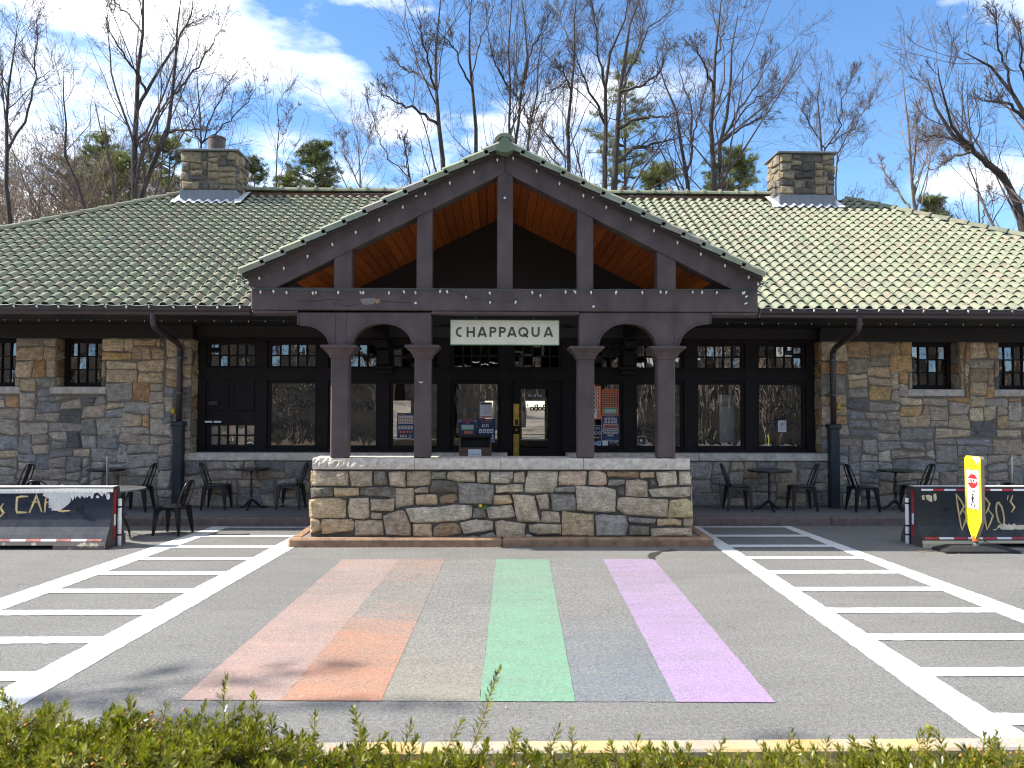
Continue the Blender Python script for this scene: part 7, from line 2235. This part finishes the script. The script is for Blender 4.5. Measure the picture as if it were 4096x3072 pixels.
for i, (lab, Yd, st_, r0, opt) in enumerate(TB_):
    stems_ = []
    rg = random.Random(i)
    for j, s in enumerate(st_):
        dd = rg.uniform(1.5, 4) * rg.choice((-1, 1))
        P = stem(s, Yd, 0) if j == 0 else [tuple(at_y(x, y, Yd + (k_ / (len(s) - 1)) * dd)) for k_, (x, y) in enumerate(s)]
        rb = r0 * (1.15 if j == 0 else .75)
        stems_.append((P, rb, .016 if j == 0 else .012))
    pale = opt.get('pale')
    bare_tree('bare_tree', lab, stems_, 100 + i, M['bark_pale'] if pale else M['bark'], M['twig_pale'] if pale else M['twig'], k=opt.get('k', (13, 5, 4, 3)), up=opt.get('up', (.11, .09, .06, .04)), lr=(.34, .52, .58, .6), twig=.0046 * Yd / 38)
# a tree outside the frame on the left whose thin shadow falls across the near road
bare_tree('bare_tree', 'bare tree standing left of the picture whose branch shadows lie on the near road', [([(-16.5, 3.4, 0), (-16.4, 3.5, 5), (-16.2, 3.9, 10), (-16.0, 4.6, 15.5)], .22, .03), ([(-16.4, 3.5, 6), (-15.9, 4.8, 9), (-15.2, 6.3, 12)], .10, .015), ([(-16.3, 3.6, 8), (-16.6, 4.6, 11), (-16.2, 6.0, 14)], .11, .02)], 77, M['bark'], M['twig'], k=(8, 6, 5, 5), lr=(.26, .5, .5, .5), twig=.013)

# evergreens --------------------------------------------------------------
def pine_tree(label, px, py_top, py_bot, Y, half_px, seed, mat, dens=1.0, open_=False):
    rng = np.random.default_rng(seed)
    top, bot = at_y(px, py_top, Y), at_y(px, py_bot, Y)
    H = top.z; hw = 1.35 * half_px * Y / FPX
    t = thing('pine_tree', label, 'pine', (top.x, Y, 0), 'evergreens behind the station')
    P = np.array([[(top.x, Y, 0), (top.x, Y, H * .5), (top.x, Y, H)]], float)
    v, f = tubes(np.stack([resample(P[0], 8)]), np.linspace(.16 if not open_ else .2, .03, 8)[None], 7)
    link('trunk', np_mesh('trunk', v, f, M['bark'], smooth=True), t)
    zb = max(bot.z - 2.5, 1.0)
    nb = int((60 if open_ else 75) * dens)
    z = zb + (H - zb) * rng.random(nb) ** .85
    a = rng.random(nb) * 6.283
    fr = 1 - (z - zb) / (H - zb)
    L = hw * (.3 + .8 * np.sqrt(np.clip(fr, 0, 1))) * (.55 + .6 * rng.random(nb))
    S_ = 5; d = np.stack([np.cos(a), np.sin(a), .02 + .35 * (1 - fr)], 1)
    br_ = np.zeros((nb, S_, 3)); br_[:, 0] = np.stack([np.full(nb, top.x), np.full(nb, Y), z], 1)
    for s in range(1, S_):
        d = d + rng.normal(size=(nb, 3)) * .08; d[:, 2] += .03; d /= np.linalg.norm(d, axis=1, keepdims=True)
        br_[:, s] = br_[:, s - 1] + d * (L / (S_ - 1))[:, None]
    v, f = tubes(br_, np.repeat(np.linspace(.04, .012, S_)[None], nb, 0), 4)
    link('branches', np_mesh('branches', v, f, M['bark'], smooth=False), t)
    # needle tufts along the outer part of each branch
    nt = int(9 if not open_ else 7)
    u = .35 + .65 * rng.random((nb, nt)); fi = u * (S_ - 1); i0 = np.minimum(fi.astype(int), S_ - 2); w = (fi - i0)[..., None]
    ii = np.arange(nb)[:, None]
    c = (br_[ii, i0] * (1 - w) + br_[ii, i0 + 1] * w).reshape(-1, 3) + rng.normal(size=(nb * nt, 3)) * np.array([.2, .2, .08])
    nn = 26
    dirs = rng.normal(size=(len(c), nn, 3)); dirs[..., 2] = dirs[..., 2] * .7 + .45
    dirs /= np.linalg.norm(dirs, axis=2, keepdims=True)
    ln = .20 + .16 * rng.random((len(c), nn, 1))
    tip = c[:, None] + dirs * ln; cc = np.repeat(c[:, None], nn, 1) + rng.normal(size=dirs.shape) * .06
    sd = np.cross(dirs, rng.normal(size=dirs.shape)); sd /= np.linalg.norm(sd, axis=2, keepdims=True) + 1e-9
    sd *= .016
    vv = np.stack([cc - sd, cc + sd, tip], 2).reshape(-1, 3); ff = np.arange(len(vv)).reshape(-1, 3)
    link('needles', np_mesh('needles', vv, ff, mat), t)
pine_tree('bushy pine top poking up at the far left behind the bare trees', 420, 560, 800, 52, 120, 1, M['pine'], 1.0)
pine_tree('dark pine behind the crooked tree on the left', 300, 640, 860, 58, 130, 2, M['pine_dark'])
pine_tree('yellow-green pine behind the tall twin trees on the left', 520, 640, 840, 50, 120, 3, M['pine'])
pine_tree('pine filling the gap left of the left chimney', 680, 570, 800, 54, 110, 4, M['pine'])
pine_tree('dark pine peeping out right behind the left chimney', 1020, 640, 790, 54, 55, 5, M['pine_dark'], .7)
pine_tree('bushy dark pine over the ridge between chimney and gable', 1265, 600, 790, 50, 115, 6, M['pine_dark'], 1.2)
pine_tree('small pine left of the bushy ridge pine', 1165, 700, 800, 52, 70, 7, M['pine'], .7)
pine_tree('tall airy pine between bare trunks right of the gable', 2500, 240, 780, 46, 130, 8, M['pine'], 1.0, True)
pine_tree('low yellow-green pine over the ridge right of the gable', 2640, 680, 800, 48, 100, 9, M['pine'], .8)
pine_tree('low pine left of the right chimney', 2920, 625, 790, 46, 120, 10, M['pine'], 1.1)
pine_tree('small pine top over the right hip of the roof', 3725, 800, 900, 46, 70, 12, M['pine_dark'], .8)

# hillside and thicket on the left --------------------------------------------
hv, hf = [], []
nx_, ny_ = 60, 24
def hill_z(x, y):
    k = 1 / (1 + math.exp((x + 16 + (y - 60) * .12) / 4.5))
    r = min(1, max(0, (y - 30) / 24.0))
    return 12.5 * k * r * r * (3 - 2 * r) + .5 * math.sin(x * .3) * math.sin(y * .2) * r + 1.5 * r
for j in range(ny_ + 1):
    for i in range(nx_ + 1):
        x = -110 + 200 * i / nx_; y = 26 + 114 * j / ny_
        hv.append((x, y, hill_z(x, y) + .03))
for j in range(ny_):
    for i in range(nx_): a = j * (nx_ + 1) + i; hf.append((a, a + 1, a + nx_ + 2, a + nx_ + 1))
struct(link('wooded_hill', np_mesh('wooded_hill', np.array(hv), np.array(hf), M['hill'], smooth=True)))
def thicket(n, xr, yr, hr, seed, k, zf, rad):
    rng = np.random.default_rng(seed)
    x = rng.uniform(*xr, n); y = rng.uniform(*yr, n); h = rng.uniform(*hr, n)
    S_ = 6; P = np.zeros((n, S_, 3)); P[:, 0] = np.stack([x, y, np.array([zf(a, b) for a, b in zip(x, y)]) - .4], 1)
    d = np.stack([rng.normal(0, .25, n), rng.normal(0, .25, n), np.ones(n)], 1)
    for s in range(1, S_):
        d = d + rng.normal(size=(n, 3)) * .16; d[:, 2] += .05; d /= np.linalg.norm(d, axis=1, keepdims=True)
        P[:, s] = P[:, s - 1] + d * (h / (S_ - 1))[:, None]
    R0 = np.linspace(1, .3, S_)[None] * rng.uniform(.6, 1.4, n)[:, None] * rad
    va, fa, off = [], [], 0
    P1, R1, _ = grow_children(P, R0, rng, k[0], .2, (20, 60), .5, .55, 5, .05, .2)
    P2, R2, _ = grow_children(P1, R1, rng, k[1], .15, (20, 65), .5, .6, 4, .03, .22)
    P3, R3, _ = grow_children(P2, R2, rng, k[2], .1, (20, 65), .5, .7, 3, .02, .22)
    for P_, R_, n_ in ((P, R0, 5), (P1, np.maximum(R1, .014), 3), (P2, np.maximum(R2, .012), 3), (P3, np.maximum(R3, .010), 3)):
        v, f = tubes(P_, R_, n_); va.append(v); fa.append(f + off); off += len(v)
    return np.concatenate(va), np.concatenate(fa)
v, f = thicket(230, (-44, -17), (42, 60), (4, 8), 5, (7, 6, 4), hill_z, .045)
tag(link('thicket', np_mesh('thicket', v, f, M['twig_pale'])), 'tangle of pale bare brush on the slope behind the left end of the station', 'brush', kind='stuff')
# the wood across the road behind the viewpoint: it is what the windows mirror
def zb_hill(x, y): return .1 + max(0, (-y - 13)) * .317
v, f = thicket(110, (-34, 34), (-30, -12), (7, 13), 9, (5, 4, 2), zb_hill, .17)
tag(link('facing_wood', np_mesh('facing_wood', v, f, M['bark_lit'])), 'bare wood across the road seen only as reflections in the station windows', 'wood', kind='stuff')
mb = MB(); mb.add([(-80, -13, .076), (80, -13, .076), (80, -38, 8), (-80, -38, 8), (80, -90, 9), (-80, -90, 9)], [(3, 2, 1, 0), (5, 4, 2, 3)])
struct(mb.build('facing_bank', M['bank']))

# ------------------------------------------------------------------ yew hedge in the foreground
def sprig(rng, L, nn, nl=.027, nw=.0062, curl=.14):
    """verts/faces of one shoot growing along +z"""
    S_ = 7; p = np.zeros((S_, 3)); d = np.array([0, 0, 1.]); 
    for s in range(1, S_):
        d = d + rng.normal(size=3) * curl; d[2] = abs(d[2]); d /= np.linalg.norm(d); p[s] = p[s - 1] + d * L / (S_ - 1)
    sv, sf = tubes(p[None], np.linspace(.0016, .0009, S_)[None], 3)
    u = np.linspace(.06, 1, nn); fi = u * (S_ - 1); i0 = np.minimum(fi.astype(int), S_ - 2); w = (fi - i0)[:, None]
    c = p[i0] * (1 - w) + p[i0 + 1] * w
    t_ = p[i0 + 1] - p[i0]; t_ /= np.linalg.norm(t_, axis=1, keepdims=True)
    a = np.arange(nn) * 2.4 + rng.normal(size=nn) * .4
    ref = np.cross(t_, np.array([[1., .2, .1]])); ref /= np.linalg.norm(ref, axis=1, keepdims=True); b = np.cross(t_, ref)
    rad = ref * np.cos(a)[:, None] + b * np.sin(a)[:, None]
    open_ = np.radians(rng.uniform(48, 82, nn) * (1 - .6 * u ** 4))[:, None]
    nd = t_ * np.cos(open_) + rad * np.sin(open_)
    ln = (nl * rng.uniform(.7, 1.1, nn) * (1 - .35 * u ** 5))[:, None]
    sd = np.cross(nd, t_); sd /= np.linalg.norm(sd, axis=1, keepdims=True) + 1e-9; sd *= nw / 2
    m = c + nd * ln * .55 + np.cross(sd, nd) * .0; tip = c + nd * ln + t_ * ln * .12
    q = np.stack([c, m + sd, tip, m - sd], 1).reshape(-1, 3)
    nf = np.arange(nn * 4).reshape(-1, 4)
    return sv, sf, q, nf
rng = np.random.default_rng(21)
HY0, HY1 = 1.45, 2.12
def hedge_top(x):
    # top of the hedge along its far edge, measured at 2 m
    xs_ = [-1.6, -1.3, -1.15, -1.0, -.9, -.8, -.72, -.62, -.52, -.42, -.3, -.18, -.05, .1, .3, .5, .8, 1.1, 1.4, 1.7]
    ys_ = [2835, 2848, 2852, 2868, 2862, 2872, 2868, 2905, 2935, 3000, 3015, 3010, 3030, 3030, 3035, 3038, 3035, 3035, 3036, 3035]
    y = np.interp(x, xs_, ys_)
    y = y + 14 * np.sin(x * 23.0 + 1) + 12 * np.sin(x * 41.0) + 9 * np.sin(x * 67 + 2)
    return 2 - (y - 1630) * 2.0 / FPX
hedge = thing('yew_hedge', 'clipped green yew hedge with orange buds along the bottom edge of the picture', 'hedge', (0, 1.9, .075))
VAR = [sprig(rng, L, nn) for L, nn in ((.07, 40), (.08, 44), (.06, 36), (.09, 48), (.075, 42), (.085, 46))]
NS = 6600
sx_ = rng.uniform(-1.75, 1.75, NS)
sy_ = rng.uniform(HY0, HY1, NS)
side = rng.random(NS) < .25
depth = np.abs(rng.normal(0, .035, NS))
ztop = hedge_top(sx_) + rng.normal(0, .013, NS) - .055 - np.where(sy_ > 2.0, (sy_ - 2.0) * .5, 0)
sz_ = np.where(side, ztop - rng.random(NS) * .5, ztop - depth)
sy_ = np.where(side, HY1 - .03 + rng.normal(0, .02, NS), sy_)
dx = rng.normal(0, .75, NS); dy = rng.normal(0, .75, NS) + np.where(side, .7, 0.0); dz = np.where(side, .75, 1.0) + rng.random(NS) * .3
D = np.stack([dx, dy, dz], 1); D /= np.linalg.norm(D, axis=1, keepdims=True)
A = np.cross(D, rng.normal(size=D.shape)); A /= np.linalg.norm(A, axis=1, keepdims=True); Bv = np.cross(D, A)
Rm = np.stack([A, Bv, D], 2)
scl = rng.uniform(.75, 1.15, NS)
vi = rng.integers(0, len(VAR), NS)
nv, nf_, stv, stf = [], [], [], []; o1 = o2 = 0
pos = np.stack([sx_, sy_, sz_], 1)
for k, (sv, sf, q, nf) in enumerate(VAR):
    ids = np.where(vi == k)[0]
    T_ = np.einsum('nij,kj->nki', Rm[ids], q) * scl[ids, None, None] + pos[ids, None]
    nv.append(T_.reshape(-1, 3)); nf_.append((nf[None] + (np.arange(len(ids)) * len(q))[:, None, None]).reshape(-1, 4) + o1); o1 += len(ids) * len(q)
    T_ = np.einsum('nij,kj->nki', Rm[ids], sv) * scl[ids, None, None] + pos[ids, None]
    stv.append(T_.reshape(-1, 3)); stf.append((sf[None] + (np.arange(len(ids)) * len(sv))[:, None, None]).reshape(-1, 4) + o2); o2 += len(ids) * len(sv)
o = link('needles', np_mesh('needles', np.concatenate(nv), np.concatenate(nf_), M['yew']), hedge); o['kind'] = 'stuff'
o = link('twigs', np_mesh('twigs', np.concatenate(stv), np.concatenate(stf), M['yew_stem']), hedge); o['kind'] = 'stuff'
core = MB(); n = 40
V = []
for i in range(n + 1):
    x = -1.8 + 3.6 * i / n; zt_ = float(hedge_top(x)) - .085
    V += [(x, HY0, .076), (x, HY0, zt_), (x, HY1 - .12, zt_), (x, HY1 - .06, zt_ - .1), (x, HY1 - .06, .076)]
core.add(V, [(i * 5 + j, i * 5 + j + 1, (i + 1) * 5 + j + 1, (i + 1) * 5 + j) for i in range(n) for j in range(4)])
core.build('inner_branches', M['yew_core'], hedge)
# buds
nb = 750; bx = rng.normal(0, .5, nb); cl_ = rng.integers(0, 40, nb); cxs = rng.uniform(-1.6, 1.6, 40); cys = rng.uniform(1.7, 2.1, 40)
bx = cxs[cl_] + rng.normal(0, .035, nb); by = cys[cl_] + rng.normal(0, .035, nb); bz = hedge_top(bx) - rng.uniform(.0, .07, nb)
oc8 = np.array([[1, 0, 0], [-1, 0, 0], [0, 1, 0], [0, -1, 0], [0, 0, 1], [0, 0, -1]]) ; of = np.array([[0, 2, 4], [2, 1, 4], [1, 3, 4], [3, 0, 4], [2, 0, 5], [1, 2, 5], [3, 1, 5], [0, 3, 5]])
bs = rng.uniform(.003, .006, nb)
bv = (oc8[None] * bs[:, None, None] + np.stack([bx, by, bz], 1)[:, None]).reshape(-1, 3); bf = (of[None] + (np.arange(nb) * 6)[:, None, None]).reshape(-1, 3)
o = link('buds', np_mesh('buds', bv, bf, M['yew_cone']), hedge); o['kind'] = 'stuff'
# tall single shoots standing above the clipped top
def shoot(px0, py0, px1, py1, Y, seed, nn=46):
    rg = np.random.default_rng(seed)
    a, b = at_y(px0, py0, Y), at_y(px1, py1, Y + .02)
    L = (b - a).length
    sv, sf, q, nf = sprig(rg, L, int(nn * L / .12), .027, .0055, .06)
    e = sv[-3:].mean(0); d0 = np.array(b - a); 
    dz_ = d0 / np.linalg.norm(d0); ax = np.cross(dz_, [0, 1, 0.]); ax /= np.linalg.norm(ax); by_ = np.cross(dz_, ax); m = np.stack([ax, by_, dz_], 1)
    def tf(v): return v @ m.T + np.array(a)
    s = link('shoot', np_mesh('shoot', tf(sv) , sf, M['yew_stem']), hedge)
    link('shoot_needles', np_mesh('shoot_needles', tf(q), nf, M['yew']), s)
for i, a in enumerate(((898, 2920, 905, 2705, 2.05), (1882, 3010, 1984, 2668, 2.0), (988, 3050, 955, 2868, 1.95), (1240, 3050, 1272, 2856, 2.0), (1600, 3040, 1640, 2882, 2.02), (1780, 3010, 1850, 2892, 2.05), (3150, 3050, 3165, 2925, 2.05), (3660, 3060, 3692, 2932, 2.0), (3932, 3060, 3942, 2942, 2.0), (4000, 3050, 3990, 2935, 2.05), (40, 2930, 45, 2800, 1.95), (250, 2920, 262, 2822, 2.0), (470, 2930, 462, 2820, 2.0), (640, 2930, 662, 2815, 2.0), (2060, 3050, 2050, 2925, 2.03), (2200, 3050, 2202, 2900, 2.0), (2290, 3050, 2300, 2925, 2.0), (2540, 3060, 2545, 2945, 2.0), (2860, 3060, 2880, 2955, 2.0), (3300, 3060, 3310, 2960, 2.0))):
    shoot(*a, 500 + i)
